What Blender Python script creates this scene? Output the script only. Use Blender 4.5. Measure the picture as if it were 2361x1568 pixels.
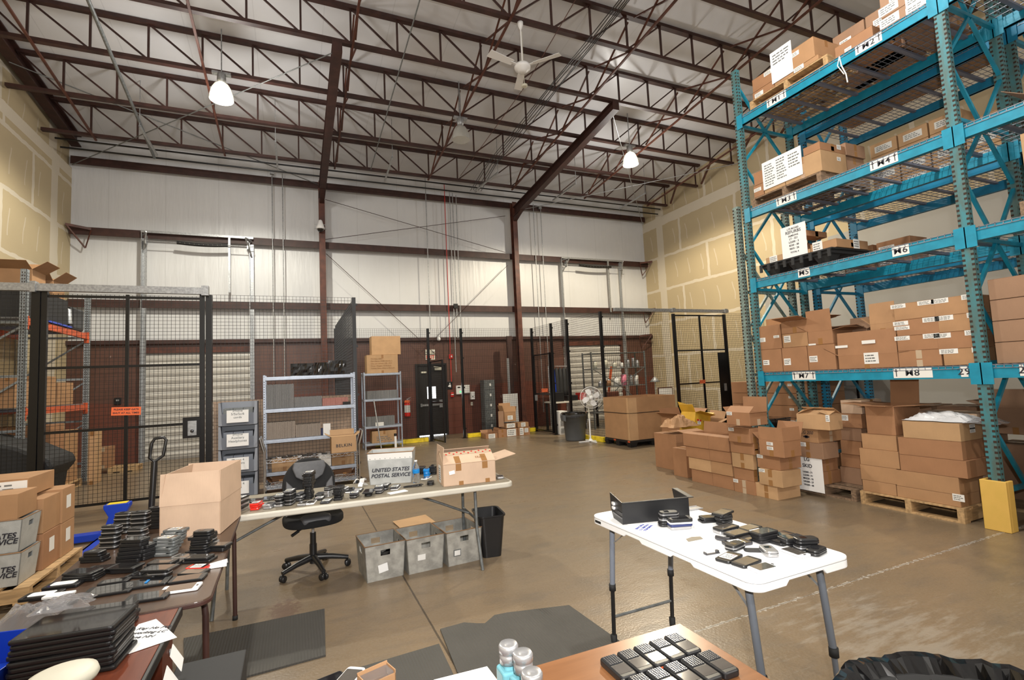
import bpy, bmesh, math, random
from mathutils import Vector, Matrix
random.seed(7)
for _o in list(bpy.data.objects): bpy.data.objects.remove(_o, do_unlink=True)
SC = bpy.context.scene
COL = SC.collection
PI = math.pi
# ------------------------------------------------------------------ camera
F_PX, YAW, PITCH, ROLL, CAM_H = 1148.36, math.radians(23.794), math.radians(4.437), math.radians(2.691), 1.651
FW = Vector((math.sin(YAW)*math.cos(PITCH), math.cos(YAW)*math.cos(PITCH), math.sin(PITCH)))
RT = Vector((math.cos(YAW), -math.sin(YAW), 0)); UP = RT.cross(FW)
CR, SR = math.cos(ROLL), math.sin(ROLL)
CX = RT*CR - UP*SR; CY = RT*SR + UP*CR
CAM = Vector((0, 0, CAM_H))
cd = bpy.data.cameras.new('camera'); cam = bpy.data.objects.new('camera', cd); COL.objects.link(cam)
cam.matrix_world = Matrix(((CX.x, CY.x, -FW.x, 0), (CX.y, CY.y, -FW.y, 0), (CX.z, CY.z, -FW.z, CAM_H), (0, 0, 0, 1)))
cd.sensor_width = 36; cd.lens = 36*F_PX/2361; cd.clip_start = .02; cd.clip_end = 100
SC.camera = cam
# ------------------------------------------------------------------ world, exposure
SC.view_settings.view_transform = 'Standard'; SC.view_settings.look = 'None'
SC.view_settings.gamma = 1; SC.view_settings.use_curve_mapping = False
SC.view_settings.exposure = 0.42
w = bpy.data.worlds.new('world'); SC.world = w; w.use_nodes = True
w.node_tree.nodes['Background'].inputs[0].default_value = (.6, .75, 1, 1)
w.node_tree.nodes['Background'].inputs[1].default_value = .3
# ------------------------------------------------------------------ lights
def downlight(name, loc, watts, col, rad, cone=164, blend=.30):
    l = bpy.data.lights.new(name, 'SPOT'); l.energy = watts; l.color = col; l.shadow_soft_size = rad; l.spot_size = math.radians(cone); l.spot_blend = blend
    o = bpy.data.objects.new(name, l); COL.objects.link(o); o.location = loc; return o
fl = bpy.data.lights.new('camera_flash', 'SPOT'); fl.energy = 460; fl.color = (1, .98, .96); fl.shadow_soft_size = .03; fl.spot_size = math.radians(122); fl.spot_blend = .55
flo = bpy.data.objects.new('camera_flash', fl); COL.objects.link(flo); flo.location = (.03, -.12, 1.90)
flo.rotation_euler = (FW+Vector((0, 0, .22))).to_track_quat('-Z', 'Y').to_euler()
COOLW = (1, .95, .87)
LAMPS = [(-1.2, 10.5), (8.35, 10.5)]
LAMPZ = 7.42
downlight('high_bay_light', (*LAMPS[0], LAMPZ-.26), 780, (1, .95, .80), .10)
downlight('high_bay_light', (*LAMPS[1], LAMPZ-.26), 1150, (1, .87, .64), .10)
for lx, ly in [(-1.2, 2.6), (3.6, 2.6), (-1.2, -5), (3.6, -5), (8.4, -5)]:
    downlight('high_bay_light', (lx, ly, 7.4), 400, COOLW, .15)
# the prismatic reflectors also leak some light upward and sideways
for lx, ly in LAMPS+[(-1.2, 2.6), (3.6, 2.6), (-1.2, -5), (3.6, -5), (8.4, -5)]:
    l = bpy.data.lights.new('reflector_spill', 'POINT'); l.energy = 125; l.color = (1, .96, .90); l.shadow_soft_size = .22
    o = bpy.data.objects.new('reflector_spill', l); COL.objects.link(o); o.location = (lx, ly, LAMPZ-.50)
# ------------------------------------------------------------------ projection helpers (pixel of the 2361x1568 frame <-> real point)
def ray(px, py):
    U = (px-1180.5)/F_PX; V = (784-py)/F_PX
    return FW + U*CX + V*CY
def on(ax, val, px, py):
    d = ray(px, py); i = 'xyz'.index(ax); return CAM + d*((val-CAM[i])/d[i])
def pj(p):
    d = Vector(p)-CAM; c = d.dot(FW); return (1180.5+F_PX*d.dot(CX)/c, 784-F_PX*d.dot(CY)/c)
def solve(fn, target, lo, hi):
    a = fn(lo) > target
    for _ in range(50):
        m = (lo+hi)/2
        if (fn(m) > target) == a: lo = m
        else: hi = m
    return (lo+hi)/2
def Yat(X, Z, px, lo=.4, hi=16): return solve(lambda v: pj((X, v, Z))[0], px, lo, hi)
def Xat(Y, Z, px, lo=-6, hi=14): return solve(lambda v: pj((v, Y, Z))[0], px, lo, hi)
def Zat(X, Y, py, lo=-1, hi=9): return solve(lambda v: pj((X, Y, v))[1], py, lo, hi)
# ------------------------------------------------------------------ mesh builder
class MB:
    def __init__(s): s.v = []; s.f = []; s.m = []; s.sm = []
    def add(s, vs, fs, m=0, sm=False):
        n = len(s.v); s.v += [tuple(q) for q in vs]
        for f in fs: s.f.append([i+n for i in f]); s.m.append(m); s.sm.append(sm)
    def hexa(s, p, m=0): s.add(p, [(0,3,2,1),(4,5,6,7),(0,1,5,4),(1,2,6,5),(2,3,7,6),(3,0,4,7)], m); return s
    def box(s, x, y, z, sx, sy, sz, m=0, R=None):
        """centre x,y and bottom z unless R given (then centre)"""
        hx, hy, hz = sx/2, sy/2, sz/2
        c = Vector((x, y, z+hz)) if R is None else Vector((x, y, z))
        ps = [Vector(q) for q in ((-hx,-hy,-hz),(hx,-hy,-hz),(hx,hy,-hz),(-hx,hy,-hz),(-hx,-hy,hz),(hx,-hy,hz),(hx,hy,hz),(-hx,hy,hz))]
        if R is not None: ps = [R @ q for q in ps]
        s.hexa([q+c for q in ps], m); return s
    def bb(s, x0, x1, y0, y1, z0, z1, m=0): return s.box((x0+x1)/2, (y0+y1)/2, z0, x1-x0, y1-y0, z1-z0, m)
    def bar(s, p, q, w, h=None, m=0, up=(0,0,1)):
        h = h or w; p = Vector(p); q = Vector(q); d = (q-p).normalized(); u = Vector(up)
        if abs(d.dot(u)) > .98: u = Vector((1,0,0)) if abs(d.x) < .9 else Vector((0,1,0))
        a = d.cross(u).normalized(); b = a.cross(d).normalized(); a *= w/2; b *= h/2
        s.hexa([p-a-b, p+a-b, p+a+b, p-a+b, q-a-b, q+a-b, q+a+b, q-a+b], m); return s
    def tube(s, pts, r, n=8, m=0, cyc=False, r2=None):
        pts = [Vector(q) for q in pts]; k = len(pts); vs = []; prev = None
        for i in range(k):
            if cyc: d = (pts[(i+1) % k]-pts[i-1])
            else: d = pts[min(i+1, k-1)]-pts[max(i-1, 0)]
            d.normalize()
            if prev is None: a = d.orthogonal().normalized()
            else:
                a = prev-d*prev.dot(d)
                a = a.normalized() if a.length > 1e-6 else d.orthogonal().normalized()
            prev = a; b = d.cross(a)
            rr = r if r2 is None else r+(r2-r)*i/(k-1)
            for j in range(n): t = 2*PI*j/n; vs.append(pts[i]+a*math.cos(t)*rr+b*math.sin(t)*rr)
        fs = []
        for i in range(k if cyc else k-1):
            for j in range(n): fs.append((i*n+j, i*n+(j+1) % n, ((i+1) % k)*n+(j+1) % n, ((i+1) % k)*n+j))
        s.add(vs, fs, m, n > 5)
        if not cyc: s.add(vs[:n], [tuple(range(n))[::-1]], m); s.add(vs[-n:], [tuple(range(n))], m)
        return s
    def lathe(s, prof, n=24, m=0, c=(0,0,0), R=None):
        vs = []; c = Vector(c)
        for r, z in prof:
            for j in range(n):
                q = Vector((r*math.cos(2*PI*j/n), r*math.sin(2*PI*j/n), z))
                vs.append((R @ q if R is not None else q)+c)
        fs = [(i*n+j, i*n+(j+1) % n, (i+1)*n+(j+1) % n, (i+1)*n+j) for i in range(len(prof)-1) for j in range(n)]
        s.add(vs, fs, m, True)
        if prof[0][0] > 1e-4: s.add(vs[:n], [tuple(range(n))[::-1]], m)
        if prof[-1][0] > 1e-4: s.add(vs[-n:], [tuple(range(n))], m)
        return s
    def prism(s, poly, z0, z1, m=0, fn=None, inset=0):
        """poly in (a,b), extruded along c from z0 to z1; fn maps (a,b,c) to xyz"""
        fn = fn or (lambda a, b, c: (a, b, c)); n = len(poly)
        vs = [fn(a, b, z0) for a, b in poly]+[fn(a, b, z1) for a, b in poly]
        s.add(vs, [tuple(range(n))[::-1], tuple(range(n, 2*n))]+[(i, (i+1) % n, n+(i+1) % n, n+i) for i in range(n)], m); return s
    def quad(s, a, b, c, d, m=0): s.add([a, b, c, d], [(0,1,2,3)], m); return s
    def slab(s, a, b, c, d, t, m=0):
        """thick sheet through four points"""
        a, b, c, d = map(Vector, (a, b, c, d)); n = (b-a).cross(d-a).normalized()*t
        s.hexa([a, b, c, d, a+n, b+n, c+n, d+n], m); return s
    def build(s, name, mats, parent=None, loc=None, rz=0, bev=0, seg=2, sub=0):
        me = bpy.data.meshes.new(name); me.from_pydata(s.v, [], s.f)
        if not isinstance(mats, (list, tuple)): mats = [mats]
        for q in mats: me.materials.append(q)
        me.polygons.foreach_set('material_index', s.m); me.polygons.foreach_set('use_smooth', s.sm)
        b = bmesh.new(); b.from_mesh(me); bmesh.ops.recalc_face_normals(b, faces=b.faces); b.to_mesh(me); b.free()
        me.update()
        o = bpy.data.objects.new(name, me); COL.objects.link(o)
        if parent: o.parent = parent
        if loc is not None: o.location = loc
        if rz: o.rotation_euler = (0, 0, rz)
        if bev:
            q = o.modifiers.new('bevel', 'BEVEL'); q.width = bev; q.segments = seg; q.limit_method = 'ANGLE'; q.angle_limit = .6
        if sub:
            q = o.modifiers.new('sub', 'SUBSURF'); q.levels = sub; q.render_levels = sub
        return o
def rrect(w, h, r, k=4, cx=0, cy=0):
    out = []
    for ix, iy, a0 in ((1,1,0), (-1,1,90), (-1,-1,180), (1,-1,270)):
        for i in range(k+1):
            a = math.radians(a0+90*i/k); out.append((cx+ix*(w/2-r)+r*math.cos(a), cy+iy*(h/2-r)+r*math.sin(a)))
    return out
def rotm(x=0, y=0, z=0):
    from mathutils import Euler
    return Euler((x, y, z)).to_matrix()
def thing(name, label, cat, loc=(0,0,0), rz=0, group=None):
    o = bpy.data.objects.new(name, None); COL.objects.link(o); o.empty_display_size = .1
    o.location = loc; o.rotation_euler = (0, 0, rz); return tag(o, label, cat, group)
def tag(o, label, cat, group=None, kind=None):
    o['label'] = label; o['category'] = cat
    if group: o['group'] = group
    if kind: o['kind'] = kind
    return o
def struct(o, label=None):
    o['kind'] = 'structure'
    if label: o['label'] = label
    return o
def dup(root, loc, rz=0, label=None, group=None, rot=None, scale=None):
    r = root.copy(); COL.objects.link(r); r.location = loc; r.rotation_euler = rot or (0, 0, rz)
    if scale: r.scale = scale
    if label: r['label'] = label
    if group: r['group'] = group
    for ch in root.children:
        c = ch.copy(); COL.objects.link(c); c.parent = r
        for g in ch.children:
            d = g.copy(); COL.objects.link(d); d.parent = c
    return r
def lettering(text, size, mat, parent, loc, rot=(0,0,0), bold=0.0, shear=0, name='lettering', align='CENTER', ext=.0008, spacing=1.0, sx=1.0):
    """writing standing on a surface: local x along the line, z out of the face"""
    cu = bpy.data.curves.new('t', 'FONT'); cu.body = text; cu.size = size; cu.extrude = ext; cu.align_x = align; cu.align_y = 'CENTER'
    cu.offset = bold; cu.shear = shear; cu.space_character = spacing; cu.resolution_u = 3
    t = bpy.data.objects.new('t', cu); COL.objects.link(t)
    bpy.context.view_layer.update(); me = t.to_mesh().copy()
    t.to_mesh_clear(); bpy.data.objects.remove(t, do_unlink=True)
    me.name = name; me.materials.clear(); me.materials.append(mat)
    o = bpy.data.objects.new(name, me); COL.objects.link(o); o.parent = parent; o.location = loc; o.rotation_euler = rot; o.scale = (sx, 1, 1)
    return o
# faces of a thing: rotation that lays lettering / labels on a vertical face
ROT_MX = (PI/2, 0, -PI/2)     # on the -X face (read from -X)
ROT_MY = (PI/2, 0, 0)         # on the -Y face (read from -Y)
# ------------------------------------------------------------------ materials
def newmat(name):
    m = bpy.data.materials.new(name); m.use_nodes = True; nt = m.node_tree
    return m, nt, nt.nodes['Principled BSDF']
def NM(nt, op, a, b=None, c=None, clamp=False):
    n = nt.nodes.new('ShaderNodeMath'); n.operation = op; n.use_clamp = clamp
    for i, v in enumerate((a, b, c)):
        if v is None: continue
        if isinstance(v, (int, float)): n.inputs[i].default_value = v
        else: nt.links.new(v, n.inputs[i])
    return n.outputs[0]
def mixc(nt, f, a, b):
    n = nt.nodes.new('ShaderNodeMix'); n.data_type = 'RGBA'
    for s, v in ((n.inputs[0], f), (n.inputs[6], a), (n.inputs[7], b)):
        if isinstance(v, (int, float)): s.default_value = v
        elif isinstance(v, tuple): s.default_value = (*v[:3], 1)
        else: nt.links.new(v, s)
    return n.outputs[2]
def noise(nt, scale, detail=3, vec=None, rough=.5):
    n = nt.nodes.new('ShaderNodeTexNoise'); n.inputs['Scale'].default_value = scale; n.inputs['Detail'].default_value = detail
    n.inputs['Roughness'].default_value = rough
    if vec is not None: nt.links.new(vec, n.inputs['Vector'])
    return n.outputs['Fac']
def coords(nt, kind='Object'):
    t = nt.nodes.new('ShaderNodeTexCoord'); return t.outputs[kind]
def sepxyz(nt, v):
    n = nt.nodes.new('ShaderNodeSeparateXYZ'); nt.links.new(v, n.inputs[0]); return n.outputs
def scaled(nt, v, s, off=(0,0,0)):
    n = nt.nodes.new('ShaderNodeMapping'); nt.links.new(v, n.inputs[0]); n.inputs['Scale'].default_value = s; n.inputs['Location'].default_value = off; return n.outputs[0]
def ramp(nt, f, lo, hi):
    n = nt.nodes.new('ShaderNodeMapRange'); nt.links.new(f, n.inputs[0]); n.inputs[1].default_value = lo; n.inputs[2].default_value = hi; return n.outputs[0]
def bump(nt, b, h, strength, dist=.01):
    n = nt.nodes.new('ShaderNodeBump'); n.inputs['Strength'].default_value = strength; n.inputs['Distance'].default_value = dist
    nt.links.new(h, n.inputs['Height']); nt.links.new(n.outputs[0], b.inputs['Normal'])
def mat(name, col, rough=.5, metal=0, var=0, vs=8, col2=None, bmp=0, bs=40, coat=0, trans=0, alpha=1, emit=None, es=1, stretch=None):
    m, nt, b = newmat(name)
    b.inputs['Roughness'].default_value = rough; b.inputs['Metallic'].default_value = metal
    b.inputs['Base Color'].default_value = (*col, 1); b.inputs['Coat Weight'].default_value = coat
    b.inputs['Transmission Weight'].default_value = trans; b.inputs['Alpha'].default_value = alpha
    if var or col2:
        v = coords(nt)
        if stretch: v = scaled(nt, v, stretch)
        f = noise(nt, vs, 4, v)
        c2 = col2 or tuple(c*(1-var) for c in col); c1 = col if col2 else tuple(min(1, c*(1+var)) for c in col)
        nt.links.new(mixc(nt, ramp(nt, f, .35, .65), c1, c2), b.inputs['Base Color'])
    if bmp: bump(nt, b, noise(nt, bs, 3, coords(nt)), bmp)
    if emit: b.inputs['Emission Color'].default_value = (*emit, 1); b.inputs['Emission Strength'].default_value = es
    return m
M = {}
def defm(k, *a, **kw): M[k] = mat(k, *a, **kw)
defm('steel_brown', (.042, .015, .011), .55, 0, .25, 6)
defm('steel_rust', (.085, .025, .014), .55, 0, .3, 6)
defm('galv', (.36, .37, .38), .42, .55, .2, 30)
defm('galv_dark', (.16, .17, .17), .5, .4, .2, 20)
defm('rack_grey', (.28, .31, .33), .45, .3, .3, 60)
defm('shelf_grey', (.36, .40, .47), .38, .35, .08, 20)
defm('chrome', (.55, .56, .58), .22, 1)
defm('orange', (.50, .085, .025), .5, 0, .25, 20)
defm('fence_black', (.004, .004, .005), .3)
defm('fence_wire', (.006, .006, .006), .4)
defm('teal', (.008, .235, .36), .42, 0, .12, 9, bmp=.1)
defm('teal_blue', (.012, .20, .36), .42, 0, .12, 9)
defm('rackpost', (.045, .20, .235), .5, 0, 0, 14, col2=(.075, .125, .115), stretch=(1,1,.35))
defm('rackslot', (.035, .018, .01), .8)
defm('rackpost_old', (.16, .22, .20), .5, 0, .3, 30)
defm('deck_zinc', (.25, .26, .30), .45, .35, .2, 12)
defm('deck_rail', (.20, .21, .27), .5, .2)
defm('yellow', (.75, .56, .02), .5, 0, .15, 10)
defm('yellow_worn', (.70, .44, .10), .6, 0, 0, 9, col2=(.66, .42, .09))
defm('white_plastic', (.80, .80, .80), .35)
defm('offwhite_plastic', (.60, .57, .50), .45)
defm('table_beige', (.50, .47, .40), .5, 0, .04, 6)
defm('beige_top', (.22, .19, .14), .6, 0, .06, 6)  # brown tone puts the tabletop's reflection into its colour
defm('black', (.012, .012, .013), .35)
defm('black_gloss', (.008, .008, .009), .08, coat=.5)
defm('black_matte', (.02, .02, .021), .7)
defm('rubber', (.012, .012, .012), .75)
defm('screen', (.012, .012, .014), .06, coat=1)
defm('screen_grey', (.09, .08, .07), .10, coat=1)
defm('silver', (.50, .50, .51), .28, .7)
defm('silver_dark', (.10, .10, .11), .25, .7)
defm('paper', (.80, .80, .79), .7)
defm('label_white', (.74, .73, .70), .6)
defm('ink', (.02, .02, .03), .6)
defm('ink_blue', (.03, .05, .30), .6)
defm('red', (.50, .02, .015), .35)
defm('red_gloss', (.75, .03, .02), .15, coat=.5)
defm('blue', (.01, .05, .45), .35)
defm('blue_gloss', (.01, .22, .60), .15)
defm('blue_pad', (.02, .09, .28), .6)
defm('navy', (.02, .03, .12), .5)
defm('orange_tag', (.90, .17, .05), .5)
defm('green', (.10, .75, .15), .5)
defm('mint_paper', (.22, .48, .36), .7)
defm('green_led', (.02, .6, .1), .4, emit=(.05, 1, .2), es=2)
defm('tote', (.40, .41, .40), .5, 0, .10, 12, bmp=.15, bs=200)
defm('tote_dirty', (.30, .29, .26), .55, 0, .22, 14, bmp=.2, bs=60)
defm('tote_edge', (.28, .16, .08), .6)
defm('bin_grey', (.17, .19, .23), .4)
defm('bin_grey_light', (.25, .27, .31), .4)
defm('brute_grey', (.085, .09, .095), .5, 0, .05, 6)
defm('door_dark', (.012, .010, .009), .4)
defm('glow', (1, 1, 1), .5, emit=(.9, .96, 1), es=2.2)
defm('bulb', (1, 1, 1), .5, emit=(1, .95, .75), es=40)
defm('fabric_black', (.010, .010, .011), .9, bmp=.5, bs=400)
defm('fabric_grey', (.075, .075, .08), .55, 0, .1, 30)
defm('mat_rubber', (.05, .05, .048), .7, 0, .15, 10)
defm('glove_grey', (.21, .21, .21), .8, 0, .15, 40, stretch=(6,6,1))
defm('glove_beige', (.30, .25, .21), .8, 0, .15, 40, stretch=(6,6,1))
defm('glove_pink', (.42, .19, .16), .8, 0, .12, 40, stretch=(6,6,1))
defm('pallet_wood', (.42, .27, .13), .75, 0, .25, 6, stretch=(1,6,6))
defm('pallet_old', (.20, .13, .08), .8, 0, .35, 6, stretch=(1,6,6))
defm('cream', (.62, .60, .50), .5)
defm('liquid', (.14, .36, .42), .3, 0, .05)
defm('yellow_box', (.62, .36, .03), .5, 0, .1)
defm('tape_brown', (.30, .15, .055), .25)
defm('tape_clear', (.47, .36, .25), .12)
defm('pink', (.8, .25, .35), .5)
defm('wrap', (.9, .9, .92), .1, trans=.92)
for k in ('wrap',): M[k].node_tree.nodes['Principled BSDF'].inputs['IOR'].default_value = 1.15
defm('clear_plastic', (.93, .95, .97), .05, trans=.95)
M['clear_plastic'].node_tree.nodes['Principled BSDF'].inputs['IOR'].default_value = 1.2
defm('lamp_acrylic', (.75, .75, .72), .2, trans=.6, alpha=.8)
def cardboard(key, c):
    m, nt, b = newmat(key); v = coords(nt)
    f = noise(nt, 5, 4, v); g = noise(nt, 160, 2, scaled(nt, v, (1, 1, .12)))
    col = mixc(nt, ramp(nt, f, .3, .7), tuple(x*1.06 for x in c), tuple(x*.9 for x in c))
    col = mixc(nt, NM(nt, 'MULTIPLY', ramp(nt, g, .4, .6), .10), col, tuple(x*.75 for x in c))
    nt.links.new(col, b.inputs['Base Color']); b.inputs['Roughness'].default_value = .7
    M[key] = m
cardboard('card_a', (.385, .215, .105)); cardboard('card_b', (.43, .265, .135)); cardboard('card_c', (.33, .165, .08))
cardboard('card_d', (.49, .30, .155)); cardboard('card_e', (.30, .175, .105)); cardboard('card_pale', (.55, .39, .275))
cardboard('card_dark', (.17, .085, .035))
CARDS = ['card_a', 'card_b', 'card_c', 'card_a', 'card_d']
def wood(key, c1, c2, axis):
    m, nt, b = newmat(key); v = coords(nt); s = (1, 9, 9) if axis == 'x' else (9, 1, 9)
    f = noise(nt, 3, 8, scaled(nt, v, s), .65)
    nt.links.new(mixc(nt, ramp(nt, f, .3, .7), c1, c2), b.inputs['Base Color']); b.inputs['Roughness'].default_value = .28
    M[key] = m
wood('wood_walnut', (.085, .050, .032), (.055, .032, .022), 'y'); wood('wood_cherry', (.17, .045, .022), (.10, .025, .014), 'y')
wood('wood_maple', (.24, .105, .042), (.185, .078, .03), 'x')  # desk colour darkened to stand in for the flash not reaching it
# white insulation facing
def white_facing(key, c, axis, bs=.3):
    m, nt, b = newmat(key); v = coords(nt); X, Y, Z = sepxyz(nt, v)
    s = X if axis == 'x' else Y
    fr = NM(nt, 'FRACT', NM(nt, 'DIVIDE', s, 1.22))
    seam = NM(nt, 'LESS_THAN', NM(nt, 'ABSOLUTE', NM(nt, 'SUBTRACT', fr, .5)), .006)
    n = noise(nt, 1.2, 5, v)
    col = mixc(nt, ramp(nt, n, .3, .7), c, tuple(x*.95 for x in c))
    col = mixc(nt, NM(nt, 'MULTIPLY', seam, .35), col, tuple(x*.6 for x in c))
    nt.links.new(col, b.inputs['Base Color']); b.inputs['Roughness'].default_value = .38
    w1 = noise(nt, 2.2, 3, scaled(nt, v, (2.5, 2.5, .35) if axis == 'x' else (1, 1, 1)))
    bump(nt, b, w1, bs, .05)
    M[key] = m
white_facing('facing_wall', (.63, .635, .645), 'x'); white_facing('facing_roof', (.67, .68, .71), 'x', .04)
# painted block wall
m, nt, b = newmat('brick_paint'); v = coords(nt); X, Y, Z = sepxyz(nt, v)
cmb = nt.nodes.new('ShaderNodeCombineXYZ'); nt.links.new(X, cmb.inputs[0]); nt.links.new(Z, cmb.inputs[1])
br = nt.nodes.new('ShaderNodeTexBrick'); nt.links.new(cmb.outputs[0], br.inputs['Vector'])
br.inputs['Scale'].default_value = 1; br.inputs['Brick Width'].default_value = .405; br.inputs['Row Height'].default_value = .203; br.inputs['Mortar Size'].default_value = .006
br.inputs['Color1'].default_value = (1, 1, 1, 1); br.inputs['Color2'].default_value = (.9, .9, .9, 1); br.inputs['Mortar'].default_value = (.55, .55, .55, 1); br.inputs['Bias'].default_value = 0
lowf = NM(nt, 'LESS_THAN', Z, NM(nt, 'ADD', 1.35, NM(nt, 'MULTIPLY', noise(nt, .6, 1, v), .3)))
base = mixc(nt, lowf, (.105, .048, .034), (.135, .042, .026))
mu = nt.nodes.new('ShaderNodeMix'); mu.data_type = 'RGBA'; mu.blend_type = 'MULTIPLY'; mu.inputs[0].default_value = 1
nt.links.new(base, mu.inputs[6]); nt.links.new(br.outputs['Color'], mu.inputs[7])
scr = NM(nt, 'GREATER_THAN', noise(nt, 9, 2, scaled(nt, v, (1, 1, .35))), .735)
nt.links.new(mixc(nt, NM(nt, 'MULTIPLY', scr, .35), mu.outputs[2], (.5, .42, .38)), b.inputs['Base Color']); b.inputs['Roughness'].default_value = .45
bump(nt, b, br.outputs['Fac'], -.5, .01); M['brick'] = m
# unfinished drywall with taped joints
def drywall(key, off, ledge):
    m, nt, b = newmat(key); v = coords(nt); X, Y, Z = sepxyz(nt, v)
    nz = noise(nt, 3, 2, v); wob = NM(nt, 'MULTIPLY', NM(nt, 'SUBTRACT', nz, .5), .10)
    z = NM(nt, 'ADD', Z, wob); y = NM(nt, 'ADD', Y, wob)
    H = 1.22
    row = NM(nt, 'FLOOR', NM(nt, 'DIVIDE', NM(nt, 'ADD', z, off), H))
    fz = NM(nt, 'FRACT', NM(nt, 'DIVIDE', NM(nt, 'ADD', z, off), H))
    hb = NM(nt, 'GREATER_THAN', NM(nt, 'ABSOLUTE', NM(nt, 'SUBTRACT', fz, .5)), .5-.045/H)
    sh = NM(nt, 'MULTIPLY', NM(nt, 'FRACT', NM(nt, 'MULTIPLY', row, .5)), 2.44)
    ys = NM(nt, 'ADD', y, sh)
    fy = NM(nt, 'FRACT', NM(nt, 'DIVIDE', ys, 2.44))
    vb = NM(nt, 'GREATER_THAN', NM(nt, 'ABSOLUTE', NM(nt, 'SUBTRACT', fy, .5)), .5-.05/2.44)
    fs = NM(nt, 'FRACT', NM(nt, 'DIVIDE', NM(nt, 'ADD', ys, NM(nt, 'MULTIPLY', NM(nt, 'SINE', NM(nt, 'MULTIPLY', fz, 5)), .05)), .61))
    st = NM(nt, 'LESS_THAN', NM(nt, 'ABSOLUTE', NM(nt, 'SUBTRACT', fs, .5)), .035)
    st = NM(nt, 'MULTIPLY', st, NM(nt, 'LESS_THAN', NM(nt, 'ABSOLUTE', NM(nt, 'SUBTRACT', fz, .5)), .23))
    wide = NM(nt, 'LESS_THAN', NM(nt, 'ABSOLUTE', NM(nt, 'SUBTRACT', Y, 14.45)), .17)
    led = NM(nt, 'LESS_THAN', NM(nt, 'ABSOLUTE', NM(nt, 'SUBTRACT', Z, 7.28)), .13)
    k = NM(nt, 'MAXIMUM', NM(nt, 'MAXIMUM', hb, vb), NM(nt, 'MAXIMUM', wide, NM(nt, 'MAXIMUM', led, NM(nt, 'MULTIPLY', st, .6))))
    k = NM(nt, 'MULTIPLY', k, .8)
    base = mixc(nt, ramp(nt, noise(nt, .8, 2, v), .3, .7), (.47, .38, .235), (.44, .355, .22))
    if key == 'drywall_r':
        sm = NM(nt, 'MULTIPLY', NM(nt, 'LESS_THAN', Z, 4.9), NM(nt, 'LESS_THAN', Y, 8.2)); sm2 = NM(nt, 'LESS_THAN', Z, 3.75); sm = NM(nt, 'MAXIMUM', sm, NM(nt, 'MULTIPLY', sm2, NM(nt, 'LESS_THAN', Y, 10.2)))
        base = mixc(nt, sm, base, (.34, .33, .31)); k = NM(nt, 'MULTIPLY', k, NM(nt, 'SUBTRACT', 1.0, sm))
    nt.links.new(mixc(nt, k, base, (.62, .56, .46)), b.inputs['Base Color']); b.inputs['Roughness'].default_value = .75
    M[key] = m
drywall('drywall_l', .35, 7.4); drywall('drywall_r', .2, 7.4)
# concrete slab
m, nt, b = newmat('concrete'); v = coords(nt); X, Y, Z = sepxyz(nt, v)
a = noise(nt, .55, 5, v, .6); c = noise(nt, 2.2, 5, scaled(nt, v, (1, 2.2, 1), (3, 1, 0)), .65); d = noise(nt, 60, 2, v)
col = mixc(nt, ramp(nt, a, .3, .7), (.215, .152, .090), (.165, .122, .076))
col = mixc(nt, NM(nt, 'MULTIPLY', ramp(nt, c, .48, .68), .55), col, (.12, .095, .07))
col = mixc(nt, NM(nt, 'MULTIPLY', ramp(nt, d, .35, .65), .15), col, (.30, .26, .21))
def zone(x0, y0, r, sy=1):
    dx = NM(nt, 'SUBTRACT', X, x0); dy = NM(nt, 'MULTIPLY', NM(nt, 'SUBTRACT', Y, y0), sy)
    q = NM(nt, 'SQRT', NM(nt, 'ADD', NM(nt, 'MULTIPLY', dx, dx), NM(nt, 'MULTIPLY', dy, dy)))
    return NM(nt, 'SUBTRACT', 1.0, NM(nt, 'DIVIDE', q, r), clamp=True)
scuff = noise(nt, 7, 7, scaled(nt, v, (.5, 2.2, 1)), .72)
s1 = NM(nt, 'MULTIPLY', ramp(nt, NM(nt, 'ADD', scuff, NM(nt, 'MULTIPLY', NM(nt, 'MAXIMUM', zone(3.3, 1.9, 1.1), zone(4.6, 1.3, 1.0)), .28)), .64, .80), .38)
col = mixc(nt, s1, col, (.38, .35, .30))
pinkn = noise(nt, 26, 4, v, .7)
zp = NM(nt, 'MAXIMUM', zone(-.10, 4.05, .75, .45), zone(-.05, 4.7, .5, .6))
s2 = NM(nt, 'MULTIPLY', NM(nt, 'GREATER_THAN', NM(nt, 'MULTIPLY', pinkn, NM(nt, 'MULTIPLY', zone(-.08, 4.25, .34, .42), 1.0)), .36), .6)
col = mixc(nt, s2, col, (.12, .065, .045))
# sawn joints
jx = NM(nt, 'ABSOLUTE', NM(nt, 'SUBTRACT', X, NM(nt, 'ADD', .84, NM(nt, 'MULTIPLY', noise(nt, 20, 2, v), .006))))
jy = NM(nt, 'ABSOLUTE', NM(nt, 'SUBTRACT', Y, 2.58)); jy2 = NM(nt, 'ABSOLUTE', NM(nt, 'SUBTRACT', Y, 8.6)); jx2 = NM(nt, 'ABSOLUTE', NM(nt, 'SUBTRACT', X, 6.85))
rag = NM(nt, 'ADD', .001, NM(nt, 'MULTIPLY', NM(nt, 'POWER', noise(nt, 30, 4, v), 4), .13))
col = mixc(nt, NM(nt, 'MULTIPLY', NM(nt, 'LESS_THAN', jy, rag), .75), col, (.45, .42, .37))
col = mixc(nt, NM(nt, 'MULTIPLY', NM(nt, 'LESS_THAN', NM(nt, 'MINIMUM', jx, NM(nt, 'MINIMUM', jx2, jy2)), .007), .8), col, (.045, .035, .025))
col = mixc(nt, NM(nt, 'MULTIPLY', NM(nt, 'LESS_THAN', jy, .003), .8), col, (.06, .05, .04))
nt.links.new(col, b.inputs['Base Color'])
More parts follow.
